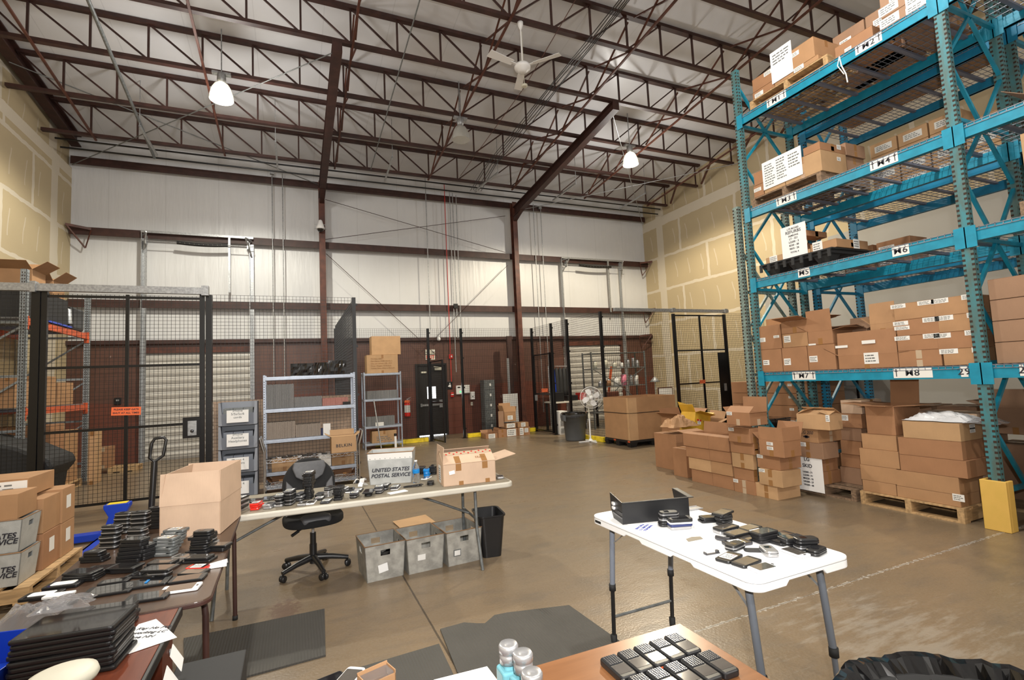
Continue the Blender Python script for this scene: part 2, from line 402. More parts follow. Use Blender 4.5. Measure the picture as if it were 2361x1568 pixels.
nt.links.new(ramp(nt, c, -1.0, 1.6), b.inputs['Roughness'])
nt.links.new(NM(nt, 'ADD', .16, NM(nt, 'MULTIPLY', c, .32)), b.inputs['Roughness'])
bump(nt, b, NM(nt, 'ADD', d, NM(nt, 'MULTIPLY', c, 2)), .12, .01); M['concrete'] = m
# roll-up door curtain
defm('curtain', (.52, .50, .46), .4, 0, .05, 3)
defm('glass_reflect', (.75, .7, .6), .1, .8)
# ------------------------------------------------------------------ room shell
L, R, D, YB = -5.02, 12.61, 15.394, -9.0
RS = .095
def roofz(y): return 8.19+RS*(15.4-y)
def slabobj(name, mk, x0, x1, y0, y1, z0, z1):
    o = MB().bb(x0, x1, y0, y1, z0, z1).build(name, M[mk]); return struct(o)
slabobj('floor', 'concrete', L-.6, R+.6, YB-.3, D+.3, -.2, 0)
BT = 2.98
slabobj('wall_back', 'facing_wall', L-.2, R+.2, D, D+.25, BT, 8.6)
mb = MB()   # painted block below with the opening of the personnel door and the roll doors
mb.bb(L-.2, R+.2, D-.06, D+.25, 2.80, BT); X0 = L-.2
for a_, b_, ztop in ((-3.55, -1.02, 2.80), (3.44, 4.44, 2.24), (8.73, 11.12, 2.80)):
    mb.bb(X0, a_, D-.06, D+.25, 0, 2.80)
    if ztop < 2.80: mb.bb(a_, b_, D-.06, D+.25, ztop, 2.80)
    X0 = b_
mb.bb(X0, R+.2, D-.06, D+.25, 0, 2.80)
struct(mb.build('wall_back_block', M['brick']))['kind'] = 'structure'
bpy.data.objects['wall_back_block'].name = 'wall_back'
for nm, mk, x, s in (('wall_left', 'drywall_l', L, -1), ('wall_right', 'drywall_r', R, 1)):
    mb = MB()
    mb.bb(min(x, x+s*.5), max(x, x+s*.5), YB, D+.2, 0, 7.42)
    xo = x+s*.06
    pr = [(YB, 7.42), (D+.2, 7.42), (D+.2, roofz(D+.2)), (YB, roofz(YB))]
    mb.prism(pr, min(xo, xo+s*.4), max(xo, xo+s*.4), fn=lambda a, b, c: (c, a, b))
    struct(mb.build(nm, M[mk]))
slabobj('wall_front', 'facing_wall', L-.5, R+.5, YB-.25, YB, 0, 10.6)
mb = MB(); mb.prism([(YB-.3, roofz(YB-.3)), (D+.3, roofz(D+.3)), (D+.3, roofz(D+.3)+.2), (YB-.3, roofz(YB-.3)+.2)], L-.6, R+.6, fn=lambda a, b, c: (c, a, b))
struct(mb.build('ceiling', M['facing_roof']))
# brown cap trim on the block wall
mb = MB(); mb.bb(L, R, D-.16, D-.06, BT-.02, BT+.08); struct(mb.build('trim_1', M['steel_brown']))
# header channels and jambs of the two roll doors, curtains
for i, (a_, b_) in enumerate(((-3.55, -1.02), (8.73, 11.12))):
    mb = MB(); mb.bb(a_, b_, D-.02, D+.03, 0, 2.80)
    k = 0; z = .05
    while z < 2.66:
        mb.hexa([(a_, D-.05, z), (b_, D-.05, z), (b_, D-.02, z), (a_, D-.02, z), (a_, D-.075, z+.085), (b_, D-.075, z+.085), (b_, D-.02, z+.155), (a_, D-.02, z+.155)])
        mb.hexa([(a_, D-.075, z+.085), (b_, D-.075, z+.085), (b_, D-.02, z+.085), (a_, D-.02, z+.085), (a_, D-.055, z+.16), (b_, D-.055, z+.16), (b_, D-.02, z+.16), (a_, D-.02, z+.16)])
        z += .19
    struct(mb.build('door_%d' % (i+2), M['curtain']))
    hd = MB(); hd.bb(a_-.05, b_+.05, D-.12, D-.06, 2.72, 2.86); struct(hd.build('trim_%d' % (i+2), M['steel_rust']))
# personnel door
dr = MB(); dr.bb(3.50, 4.38, D-.06, D-.015, .035, 2.18)
for a_, b_, c_, e_ in ((3.44, 3.50, 0, 2.24), (4.38, 4.44, 0, 2.24), (3.50, 4.38, 2.18, 2.24)): dr.bb(a_, b_, D-.10, D, c_, e_)
door = struct(dr.build('door_1', M['door_dark']))
MB().bb(3.80, 4.07, D-.068, D-.055, 1.15, 1.52).build('window_pane', M['glow'], door)
pb = MB(); pb.bb(3.56, 4.30, D-.12, D-.09, .93, .99); pb.bb(4.16, 4.31, D-.13, D-.06, .86, 1.1); pb.bb(3.56, 3.62, D-.12, D-.06, .91, 1.01); pb.build('panic_bar', M['galv'], door)
dc = MB(); dc.bb(4.05, 4.30, D-.13, D-.06, 2.03, 2.10); dc.bar((4.28, D-.1, 2.1), (4.0, D-.2, 2.14), .02); dc.bb(3.62, 3.78, D-.11, D-.06, 1.95, 2.0); dc.build('door_closer', M['cream'], door)
MB().bb(3.52, 4.36, D-.045, D-.03, .003, .033).build('door_gap_daylight', M['glow'], door)
# ------------------------------------------------------------------ structural steel
ORD = ['first', 'second', 'third', 'fourth', 'fifth', 'sixth', 'seventh', 'eighth', 'ninth', 'tenth', 'eleventh', 'twelfth']
JY = [13.68-1.494*i for i in range(9)]
JD = .735; XC = 3.65; DX = .865
def joist(y, i):
    t = thing('roof_joist', 'brown open-web roof joist, %s from the back wall' % ORD[i], 'joist', (0, y, roofz(y)))
    MB().bb(-4.85, 12.5, -.055, .055, -.075, -.005).build('top_chord', M['steel_brown'], t)
    MB().bb(-4.9 if i > 1 else -5.0, 12.35, -.05, .05, -JD-.065, -JD).build('bottom_chord', M['steel_brown'], t)
    xs = [XC+DX*k for k in range(-9, 11)]
    for k, x in enumerate(xs):
        MB().bar((x, 0, -.06), (x, 0, -JD), .034, .034).build('web_vertical', M['steel_brown'], t)
        kk = k-9
        if kk < 0 and k+1 < len(xs): MB().bar((x+.02, 0, -.07), (xs[k+1]-.03, 0, -JD), .03, .03).build('web_diagonal', M['steel_brown'], t)
        if kk > 0: MB().bar((x-.02, 0, -.07), (xs[k-1]+.03, 0, -JD), .03, .03).build('web_diagonal', M['steel_brown'], t)
    MB().bar((-4.8, 0, -.07), (xs[0]-.02, 0, -JD), .03, .03).build('web_diagonal', M['steel_brown'], t)
    return t
for i, y in enumerate(JY): joist(y, i)
def botz(y): return roofz(y)-JD-.065
for i, x in enumerate((-4.07, -1.5, 1.08, 3.65, 6.31, 8.95, 11.55)):
    t = thing('joist_bridging', 'rust-brown bridging line crossing under the joists, %s from the left wall' % ORD[i], 'brace', (x, 0, 0))
    y0, y1 = JY[0]+.1, 1.5
    MB().bar((0, y0, botz(y0)-.02), (0, y1, botz(y1)-.02), .04, .035).build('bottom_angle', M['steel_rust'], t)
    if i in (2, 3, 4, 5):
        for k in range(6):
            ya, yb = JY[k], JY[k+1]
            MB().bar((.05, ya-.08, botz(ya)+.09), (.05, yb+.08, roofz(yb)-.1), .03).build('cross_strap', M['steel_rust'], t)
            MB().bar((.09, yb+.08, botz(yb)+.09), (.09, ya-.08, roofz(ya)-.1), .03).build('cross_strap', M['steel_rust'], t)
# braces from the walls up to the outermost bridging
for i in range(4):
    ya, yb = JY[i], JY[i+1]
    o = MB().bar((12.45, ya-.1, botz(ya)+.1), (11.6, yb+.1, botz(yb)+.1), .05).build('wall_brace', M['steel_rust'])
    tag(o, 'rusty diagonal brace at the right wall, %s joist bay from the back' % ORD[i], 'brace')
# beam under the roof along the left wall
mb = MB(); y0, y1 = 15.2, 2.0
for dz, ww in ((-.02, .2), (-.28, .2)): mb.hexa([(-4.98, y0, roofz(y0)+dz-.03), (-4.98+ww, y0, roofz(y0)+dz-.03), (-4.98+ww, y1, roofz(y1)+dz-.03), (-4.98, y1, roofz(y1)+dz-.03), (-4.98, y0, roofz(y0)+dz), (-4.98+ww, y0, roofz(y0)+dz), (-4.98+ww, y1, roofz(y1)+dz), (-4.98, y1, roofz(y1)+dz)])
mb.hexa([(-4.9, y0, roofz(y0)-.29), (-4.87, y0, roofz(y0)-.29), (-4.87, y1, roofz(y1)-.29), (-4.9, y1, roofz(y1)-.29), (-4.9, y0, roofz(y0)-.04), (-4.87, y0, roofz(y0)-.04), (-4.87, y1, roofz(y1)-.04), (-4.9, y1, roofz(y1)-.04)])
tag(mb.build('wall_beam', M['steel_brown']), 'dark brown steel beam running under the roof along the left wall', 'beam')
# two columns with rafters reaching to the fourth joist
def ibeam(mb, y0, y1, z0, z1, z0b, z1b, w, x=0, t=.014):
    """I section in plane x, from (y0; bottom z0, top z1) to (y1; z0b, z1b)"""
    def pl(xa, xb, a0, a1, b0, b1): mb.hexa([(xa, y0, a0), (xb, y0, a0), (xb, y1, b0), (xa, y1, b0), (xa, y0, a1), (xb, y0, a1), (xb, y1, b1), (xa, y1, b1)])
    pl(x-w/2, x+w/2, z0, z0+t, z0b, z0b+t); pl(x-w/2, x+w/2, z1-t, z1, z1b-t, z1b); pl(x-t/2, x+t/2, z0+t, z1-t, z0b+t, z1b-t)
for nm, cx_, lab, bx0 in (('left', .803, 'brown steel column left of the personnel door', 0), ('right', 6.92, 'brown steel column right of the personnel door', 0)):
    t = thing('steel_column', lab+', with its roof rafter', 'column', (cx_, 0, 0))
    mb = MB(); w_ = .16
    mb.bb(-w_/2, w_/2, 14.96, 14.975, 0, 7.62); mb.bb(-w_/2, w_/2, 15.165, 15.18, 0, 7.62); mb.bb(-.006, .006, 14.975, 15.165, 0, 7.62)
    mb.build('post', M['steel_rust'], t)
    mb = MB(); ya, yb = 14.95, 9.10
    ibeam(mb, ya, yb, botz(ya)-.34, botz(ya)-.015, botz(yb)-.24, botz(yb)-.015, .17)
    mb.bb(-.085, .085, yb-.012, yb, botz(yb)-.24, botz(yb)-.015)
    mb.build('rafter', M['steel_brown'], t)
    mb = MB(); mb.prism([(14.95, 6.95), (14.95, botz(14.95)-.34), (14.35, botz(14.35)-.335)], -.06, .06, fn=lambda a, b, c: (c, a, b))
    mb.build('haunch', M['steel_brown'], t)
    mb = MB(); mb.bb(-.09, .09, 14.94, 15.2, 0, .02); mb.build('base_plate', M['steel_brown'], t)
# wall girts
for i, (z, nm) in enumerate(((7.565, 'uppermost'), (5.782, 'middle'), (3.98, 'lowest'))):
    mb = MB(); x0, x1 = L+.03, R-.03
    mb.bb(x0, x1, D-.20, D-.19, z-.10, z+.10); mb.bb(x0, x1, D-.19, D-.005, z+.088, z+.10); mb.bb(x0, x1, D-.21, D-.19, z-.10, z-.085); mb.bb(x0, x1, D-.19, D-.005, z-.03, z-.018)
    tag(mb.build('wall_girt', M['steel_brown']), '%s of the three brown girts across the white back wall' % nm, 'girt')
def angle_brace(z, x, s, where):
    mb = MB(); mb.bar((x, D-.25, z+.02), (x+s*.45, D-.42, z+.06), .03, .06); mb.bar((x+s*.42, D-.42, z+.03), (x+s*.12, D-.2, z-.45), .03); mb.bar((x, D-.25, z), (x+s*.12, D-.2, z-.45), .02)
    tag(mb.build('corner_bracket', M['steel_rust']), 'triangular rusty bracket at the %s' % where, 'bracket')
angle_brace(5.80, R-.45, 1, 'right end of the middle wall girt'); angle_brace(3.98, R-.45, 1, 'right end of the lowest wall girt'); angle_brace(3.0, R-.7, 1, 'right end of the brick wall cap')
angle_brace(5.80, L+.48, -1, 'left end of the middle wall girt')
# bracing rods
def rod(name, lab, cat, pts, r, mk, n=6):
    o = MB().tube(pts, r, n).build(name, M[mk]); return tag(o, lab, cat)
def P(y, px, py): return on('y', y, px, py)
YR = 15.12
for a_, b_, lab in (((750, 460), (1165, 582), 'upper wall rod falling to the right between the two columns'), ((750, 552), (1165, 498), 'upper wall rod rising to the right between the two columns'),
                 ((752, 585), (1010, 822), 'lower wall rod falling to the right toward the exit sign'), ((1170, 612), (972, 812), 'lower wall rod rising to the right column above the door')):
    rod('brace_rod', 'thin dark '+lab, 'rod', [P(YR, *a_), P(YR, *b_)], .008, 'steel_brown')
rod('brace_rod', 'long grey roof rod from the left back corner up to the left rafter end', 'rod', [(L+.1, 15.1, 7.4), (.72, 9.3, 7.83)], .011, 'galv_dark')
rod('brace_rod', 'long grey roof rod from the left wall beam down to the left column top', 'rod', [(-4.85, 11.9, 8.05), (.74, 15.1, 7.55)], .011, 'galv_dark')
rod('brace_rod', 'pale roof rod from the right rafter end down to the right back corner', 'rod', [(7.0, 9.35, 7.82), (12.3, 15.0, 7.3)], .011, 'galv')
rod('brace_rod', 'pale roof rod from the right column top out to the right wall', 'rod', [(7.0, 15.1, 7.35), (12.5, 10.5, 7.85)], .011, 'galv')
# pipes and conduits
z_ = on('y', 14.2, 1550, 487).z
rod('conduit_pipe', 'dark pipe along the back wall just under the last joist, upper of two', 'pipe', [(-4.95, 14.2, z_+.02), (12.5, 14.2, z_+.02)], .022, 'fence_black', 8)
rod('conduit_pipe', 'dark pipe along the back wall just under the last joist, lower of two', 'pipe', [(-4.9, 14.35, z_-.12), (12.5, 14.35, z_-.12)], .022, 'fence_black', 8)
rod('conduit_pipe', 'green-grey pipe hung below the joists at the left, running to the back wall', 'pipe', [(-2.8, 7.2, botz(7.2)-.12), (-3.03, 14.1, botz(14.1)-.12)], .032, 'galv_dark', 8)
def onroof(px, py, off):
    d = ray(px, py); t = (8.19+off-.07+RS*15.4-CAM_H)/(d.z+RS*d.y); return CAM+d*t
rod('conduit_pipe', 'thin grey conduit crossing under the joists right of the left rafter', 'pipe', [onroof(985, -60, -.77), onroof(855, 390, -.77)], .012, 'galv_dark')
rod('alarm_cable', 'thin red alarm cable crossing under the joists toward the exit door', 'cable', [onroof(1350, -40, -.77), onroof(1210, 200, -.78), onroof(1062, 405, -.77)], .007, 'steel_rust')
mb = MB()
for k in range(5):
    pts = []
    for (px, py) in ((1470, -40), (1380, 75), (1280, 195), (1190, 310), (1130, 380), (1095, 440)):
        p = onroof(px+k*6-10, py+random.uniform(-3, 3), -.80-.02*math.sin(px)); pts.append(p)
    mb.tube(pts, .009, 5)
tag(mb.build('cable_bundle', M['black']), 'bundle of black cables slung across the joists right of the ceiling fan', 'cables')
def conduit(px, pt, pb, lab, mk='galv', r=.014, y=15.13):
    a_ = P(y, px, pt); b_ = (a_.x, y, Zat(a_.x, y, pb)); rod('wall_conduit', lab, 'conduit', [a_, b_], r, mk, 8)
conduit(627, 405, 870, 'thin grey conduit down the wall left of the left column, further left')
conduit(651, 400, 870, 'thin grey conduit beside the left column, with a round hook above')
conduit(980, 405, 760, 'thin grey conduit dropping above the exit door, leftmost there')
conduit(1024, 425, 880, 'dark red fire-alarm conduit dropping to the red box beside the door', 'red', .012)
conduit(1036, 440, 858, 'grey conduit dropping just right of the red conduit')
conduit(1043, 445, 780, 'grey conduit with a small dark junction box, middle of the door cluster')
conduit(1051, 450, 760, 'grey conduit at the right edge of the door cluster')
conduit(1229, 470, 950, 'grey conduit right of the right column, left of the pair')
conduit(1246, 480, 950, 'grey conduit right of the right column, right of the pair')
p = P(15.1, 1050, 706); tag(MB().box(p.x, 15.08, p.z-.07, .13, .08, .14).build('junction_box', M['black']), 'small dark junction box on the conduits above the exit sign', 'box')
for k, (px, py) in enumerate(((627, 402), (1245, 482))):
    p = P(15.12, px, py); tag(MB().box(p.x, 15.12, p.z, .1, .07, .1).build('junction_box', M['galv']), ('small grey box on top of the conduit pair left of the left column', 'small grey box on top of the conduits right of the right column')[k], 'box')
# short strut hangers below the joists
for k, (a_, b_, lab) in enumerate((((905, 362), (887, 418), 'right of the left column'), ((1148, 398), (1095, 440), 'left of the right column'), ((1328, 423), (1275, 462), 'right of the right column'), ((1488, 446), (1428, 482), 'near the right wall'), ((635, 325), (640, 390), 'left of the left column'), ((322, 290), (362, 358), 'beside the green-grey pipe'))):
    a_, b_ = onroof(*a_, -.95), onroof(*b_, -1.0)
    t = thing('strut_hanger', 'grey steel strut hanging below the last joists, %s' % lab, 'hanger', a_)
    MB().bar((0, 0, 0), b_-a_, .04).build('strut', M['galv'], t)
    MB().bar((0, 0, .0), (0, 0, roofz(a_.y)-a_.z), .012).build('drop_rod', M['galv'], t)
# roll door lift gear
def lift_gear(x0, x1, side, springx):
    y = 15.10; zt = 5.80
    t = thing('door_lift_track', 'tall grey %s roll-door tracks with a black counterbalance spring, %s' % (('left', 'left of the left column') if side == 'l' else ('right', 'right of the right column')), 'door track', (0, 0, 0))
    for x in (x0, x1):
        mb = MB(); mb.bb(x-.05, x+.05, y+.10, y+.12, 0, zt); mb.bb(x-.05, x-.038, y-.02, y+.10, 0, zt); mb.bb(x+.03, x+.04, y+.03, y+.06, .1, 3.2); mb.build('track', M['galv'], t)
        mb = MB(); s = 1 if x == x0 else -1
        mb.bar((x, y, zt-.45), (x+s*.12, y-.28, zt-.05), .03); mb.bar((x, y, zt-.05), (x+s*.12, y-.3, zt-.05), .03); mb.box(x+s*.08, y-.1, zt-.32, .03, .14, .22); mb.build('bracket', M['galv'], t)
    MB().bar((x0-.05, y-.02, zt+.03), (x1+.05, y-.02, zt+.03), .03, .06).build('header_angle', M['galv'], t)
    MB().tube([(x0, y-.12, zt-.24), (x1+.06, y-.12, zt-.24)], .013, 8).build('shaft', M['galv'], t)
    mb = MB(); a_, b_ = springx; pts = [(a_+(b_-a_)*k/12, y-.12, zt-.24-.03*math.sin(PI*k/12)) for k in range(13)]; mb.tube(pts, .045, 10); sp = mb.build('spring', M['black'], t)
    mb = MB()
    for k in range(10):
        x = a_+(b_-a_)*(k+.7)/11; zz = zt-.24-.03*math.sin(PI*(k+.7)/11); mb.tube([(x-.02, y-.12, zz+.047), (x, y-.167, zz), (x+.02, y-.12, zz-.047)], .004, 4)
    mb.build('tie_straps', M['cream'], sp)
    for xx in ((b_+.02,) if side == 'l' else (b_-.06,)):
        MB().bb(xx-.02, xx+.03, y-.05, y-.01, 4.3 if side == 'l' else 3.9, zt).build('hanger_post', M['galv'], t)
lift_gear(-3.46, -1.02, 'l', (-2.72, -1.57)); lift_gear(8.75, 11.25, 'r', (9.35, 10.7))
# ------------------------------------------------------------------ high-bay lamps
def highbay(x, y, lit, lab):
    t = thing('high_bay_lamp', lab, 'lamp', (x, y, LAMPZ))
    MB().lathe([(.205, -.20), (.21, -.18), (.20, -.10), (.165, .02), (.12, .10), (.06, .14), (.055, .13), (.11, .09), (.155, .01), (.19, -.10), (.198, -.19)], 28).build('reflector', M['lamp_acrylic'], t)
    MB().lathe([(.0, .34), (.075, .33), (.08, .2), (.06, .14), (0, .14)], 16).build('ballast', M['galv'], t)
    MB().bb(-.16, .16, -.05, .05, .30, .345).build('mount_bar', M['galv'], t)
    MB().tube([(0, 0, .34), (0, 0, roofz(y)-LAMPZ)], .012, 6).build('hanger', M['galv'], t)
    MB().lathe([(0, -.17), (.06, -.15), (.085, -.08), (.07, 0), (.03, .07), (.025, .13), (0, .135)], 20).build('bulb', M['bulb'] if lit else M['glass_reflect'], t)
    return t
highbay(*LAMPS[0], True, 'lit high-bay lamp hanging under the joists at the left')
highbay(*LAMPS[1], True, 'lit high-bay lamp hanging near the right wall')
highbay(3.62, 10.6, False, 'unlit grey high-bay lamp hanging in the middle')
# ------------------------------------------------------------------ ceiling fan
fx, fy = 3.86, 7.71; fz = on('y', 7.71, 1210, 155).z
t = thing('ceiling_fan', 'white three-bladed ceiling fan on a long downrod', 'fan', (fx, fy, fz))
top = botz(fy)-fz
MB().tube([(0, 0, .05), (0, 0, top-.02)], .013, 8).build('downrod', M['white_plastic'], t)
MB().lathe([(0, top), (.055, top-.005), (.05, top-.06), (.025, top-.13), (0, top-.14)], 16).build('canopy', M['white_plastic'], t)
MB().lathe([(0, .09), (.04, .085), (.06, .05), (.13, .03), (.15, -.01), (.14, -.05), (.09, -.075), (.08, -.10), (0, -.105)], 24).build('motor', M['white_plastic'], t)
for k, a_ in enumerate((188, 308, 68)):
    a_ = math.radians(a_+4); dx, dy = math.cos(a_), math.sin(a_)
    def q(r, s, z): return (dx*r-dy*s, dy*r+dx*s, z)
    bl = MB(); bl.hexa([q(.22, -.055, -.015), q(.72, -.075, -.02), q(.72, .075, .015), q(.22, .055, .01), q(.22, -.055, -.007), q(.72, -.075, -.012), q(.72, .075, .023), q(.22, .055, .018)])
    bl = bl.build('blade', M['white_plastic'], t)
    MB().bar(q(.1, 0, 0), q(.27, 0, 0), .04, .012).build('blade_arm', M['white_plastic'], bl)
sp_ = on('y', 7.9, 1209, 196); tag(MB().lathe([(0, 0), (.06, .0), (.055, -.03), (.03, -.035), (0, -.035)], 20, c=sp_).tube([sp_, (sp_.x, sp_.y, botz(sp_.y))], .006, 5).build('smoke_detector', M['cream']), 'small round cream detector hanging beneath the ceiling fan', 'detector')
# ------------------------------------------------------------------ things fixed to the back wall
t = thing('dome_camera', 'white dome security camera fixed to the left column', 'camera', (.80, 14.86, 5.92)); p = P(14.86, 739, 528); t.location = p
MB().lathe([(.03, .26), (.05, .24), (.09, .10), (.115, .04), (.115, 0), (0, 0)], 20).build('housing', M['white_plastic'], t)
MB().lathe([(.09, 0), (.085, -.04), (.05, -.08), (0, -.095)], 20).build('dome', M['black_gloss'], t)
MB().bb(-.02, .02, 0, .11, .10, .15).bb(-.16, .16, .06, .075, .02, .035).bb(-.16, .16, .06, .075, .14, .155).build('bracket', M['galv'], t)
p = P(15.2, 1012, 782); t = thing('dome_camera', 'small white ball camera on the brown wall above the exit sign', 'camera', p)
MB().lathe([(0, .06), (.05, .04), (.06, 0), (.045, -.04), (0, -.06)], 16).build('ball', M['white_plastic'], t); MB().bb(-.03, .03, 0, .135, .0, .06).build('arm', M['white_plastic'], t)
p = P(D-.08, 992, 817); t = thing('exit_sign', 'illuminated EXIT sign above the dark personnel door', 'sign', p)
MB().bb(-.15, .15, 0, .04, -.17, -.02).build('sign_panel', M['cream'], t)
MB().bb(-.15, .15, -.02, .04, .0, .15).build('emergency_light', M['cream'], t)
for s in (-1, 1): MB().lathe([(0, 0), (.035, .0), (.04, .03), (0, .04)], 14, c=(s*.10, -.02, .09), R=rotm(x=PI/2)).build('lamp_head', M['label_white'], t)
lettering('EXIT', .155, M['red_gloss'], t, (0, -.002, -.095), ROT_MY, bold=.004, sx=.82)
# door cluster
def wallbox(name, lab, cat, px, py, w_, h_, d_, mk):
    p = P(D-.06-d_, px, py); t = thing(name, lab, cat, (p.x, D-.062-d_, p.z)); MB().bb(-w_/2, w_/2, 0, d_, -h_/2, h_/2).build('housing', M[mk], t, bev=.008); return t
t = wallbox('alarm_strobe', 'red alarm box at the end of the red conduit', 'alarm', 1040, 822, .13, .14, .05, 'red'); MB().bb(-.03, .03, -.01, 0, -.03, .03).build('strobe', M['label_white'], t)
t = wallbox('pull_station', 'red fire-alarm pull station beside the door', 'alarm', 1043, 910, .10, .15, .05, 'red'); MB().bb(-.04, .04, -.012, 0, -.01, .02).build('handle', M['label_white'], t)
t = wallbox('restroom_sign', 'small black door sign with a white figure', 'sign', 1036, 889, .20, .25, .012, 'black')
mb = MB(); mb.lathe([(0, 0), (.02, 0), (.02, .002), (0, .002)], 12, c=(.02, -.001, .06), R=rotm(x=PI/2)); mb.prism([(-.05, -.03), (.05, -.06), (.05, .03), (.0, .03)], -.003, -.001, fn=lambda a, b, c: (a, c, b)); mb.build('symbol', M['label_white'], t)
t = wallbox('access_panel', 'white alarm keypad panel with a green light', 'panel', 1060, 899, .22, .28, .07, 'label_white'); MB().bb(.0, .04, -.005, 0, -.08, -.04).build('indicator_light', M['green_led'], t); MB().bb(-.07, .02, -.005, 0, .06, .1).build('display', M['screen'], t)
t = wallbox('access_panel', 'plain white box right of the keypad panel', 'panel', 1077, 897, .19, .26, .07, 'label_white'); MB().bb(.085, .09, -.003, 0, -.1, .1).build('hinge', M['galv'], t)
t = wallbox('soap_dispenser', 'white hand-sanitiser dispenser on the wall', 'dispenser', 1090, 912, .14, .25, .10, 'white_plastic'); MB().prism([(-.03, -.03), (.03, -.03), (0, .02)], -.004, 0, fn=lambda a, b, c: (a, c, b-.02)).build('window', M['galv_dark'], t)
t = wallbox('wall_outlet', 'small cream outlet below the sanitiser dispenser', 'outlet', 1088, 931, .07, .11, .02, 'cream'); MB().bb(-.012, .012, -.003, 0, -.03, .03).build('socket', M['galv'], t)
t = wallbox('wall_outlet', 'dark outlet box on the brown wall left of the gate sign', 'outlet', 271, 925, .14, .17, .04, 'black'); MB().bb(-.03, .03, -.003, 0, -.0, .04).build('socket', M['galv'], t)
p = P(15.28, 939, 960); zb = Zat(p.x, 15.28, 960)
t = thing('fire_extinguisher', 'red fire extinguisher hanging left of the dark door', 'extinguisher', (p.x, 15.22, zb))
MB().lathe([(0, 0), (.085, .0), (.09, .03), (.09, .38), (.06, .45), (.03, .47), (0, .47)], 20).build('cylinder', M['red_gloss'], t)
MB().lathe([(.0925, .12), (.0925, .34)], 20).build('instruction_label', M['label_white'], t)
MB().bb(-.02, .02, -.02, .02, .47, .53).bar((0, 0, .52), (.11, 0, .57), .02).bar((0, 0, .50), (.10, 0, .49), .015).build('valve_handle', M['silver'], t)
MB().tube([(-.02, 0, .5), (-.09, 0, .48), (-.12, 0, .38), (-.115, 0, .18)], .01, 6).build('hose', M['black'], t)
MB().lathe([(.075, .40), (.03, .47), (.075, .49), (.1, .42)], 12).build('tag', M['orange_tag'], t)
# ------------------------------------------------------------------ wire partition fences
WS = .0575
def wires(mb, p, q, z0, z1, w_=.0045):
    p = Vector((*p, 0)); q = Vector((*q, 0)); L_ = (q-p).length; n = max(2, round(L_/WS)); d = (q-p)/L_; nn = Vector((-d.y, d.x, 0))*.0035
    for i in range(n+1):
        a = p+d*(L_*i/n); mb.bar(a+Vector((0, 0, z0)), a+Vector((0, 0, z1)), w_)
    m_ = round((z1-z0)/WS)
    for j in range(m_+1):
        z = z0+(z1-z0)*j/m_; mb.bar(p+nn+Vector((0, 0, z)), q+nn+Vector((0, 0, z)), w_)
def fpost(parent, x, y, h, w_=.065, name='post'):
    o = MB().bb(-w_/2, w_/2, -w_/2, w_/2, .006, h).bb(-.08, .08, -.08, .08, 0, .008)
    for z in (.25, h*.45, h*.72, h-.15): o.bb(w_/2, w_/2+.03, -.02, .02, z, z+.04)
    return o.build(name, M['fence_black'], parent, (x, y, 0))
def fence(label, posts, runs, h, curbs=(), group=None):
    t = thing('wire_fence', label, 'fence', (0, 0, 0))
    for x, y in posts: fpost(t, x, y, h)
    for p, q, z0, z1 in runs:
        mb = MB(); wires(mb, p, q, z0, z1); mb.build('mesh_panel', M['fence_wire'], t)
    for p, q in curbs:
        MB().bar((*p, .06), (*q, .06), .1, .11).build('floor_curb', M['yellow'], t)
    return t
FH = 3.28
fence('black wire mesh fence panel right of the left sliding gate', [(1.03, 9.5)], [((-1.28, 9.52), (.99, 9.52), .08, FH)], FH)
fence('black wire mesh fence at the far left behind the grey header beam', [], [((-4.98, 9.52), (-3.42, 9.52), .08, FH)], FH)
fence('black mesh side fence running back from the corner post beside the grey shelving', [], [((1.03, 9.56), (1.03, 13.92), .08, 3.26)], 3.2, [((1.03, 9.6), (1.03, 13.8))])
fence('long black mesh fence in front of the brown block wall and exit door', [(1.03, 14.0), (3.54, 14.0), (4.53, 14.0)],
      [((1.08, 14.02), (3.5, 14.02), .12, 3.2), ((3.58, 14.02), (4.49, 14.02), 2.3, 3.2), ((4.57, 14.02), (6.8, 14.02), .12, 3.2)], 3.2, [((2.0, 14.0), (3.45, 14.0)), ((4.62, 14.0), (5.3, 14.0)), ((6.5, 14.0), (6.8, 14.0))])
fence('black mesh fence running toward the viewer behind the grey round bin', [(6.85, 14.0), (6.85, 12.72), (6.85, 11.8), (6.95, 10.3)],
      [((6.86, 11.75), (6.94, 10.36), .1, 3.2), ((6.86, 13.95), (6.86, 11.85), 2.2, 3.2)], 3.2, [((6.86, 11.7), (6.93, 10.4))])
fence('black mesh fence right of the big pallet carton, running to the right wall', [], [((6.99, 10.32), (9.12, 10.32), .1, 3.2), ((11.1, 10.32), (12.55, 10.32), .1, 3.2)], 3.2, [((7.05, 10.3), (9.1, 10.3)), ((11.1, 10.3), (12.5, 10.3))])
def gate(label, x0, x1, y, h, xm, rails, zb=.06):
    t = thing('wire_gate', label, 'gate', (0, y, 0))
    for x in (x0, x1): MB().bb(x-.035, x+.035, -.03, .03, 0, h).build('gate_stile', M['fence_black'], t)
    MB().bb(xm-.022, xm+.022, -.02, .02, zb, h-.02).build('mullion', M['fence_black'], t)
    for z in rails: MB().bb(x0, x1, -.015, .015, z-.018, z+.018).build('rail', M['fence_black'], t)
    mb = MB(); wires(mb, (x0+.03, .02), (x1-.03, .02), zb, h-.02); mb.build('mesh_panel', M['fence_wire'], t)
    return t
g1 = gate('tall black sliding mesh gate under the grey header beam at the left', -3.36, -1.36, 9.45, 3.26, -2.36, (.08, 1.18, 2.12, 3.2))
MB().bb(-3.50, -3.40, -.05, .03, 0, 3.26).build('guide_post', M['fence_black'], g1)
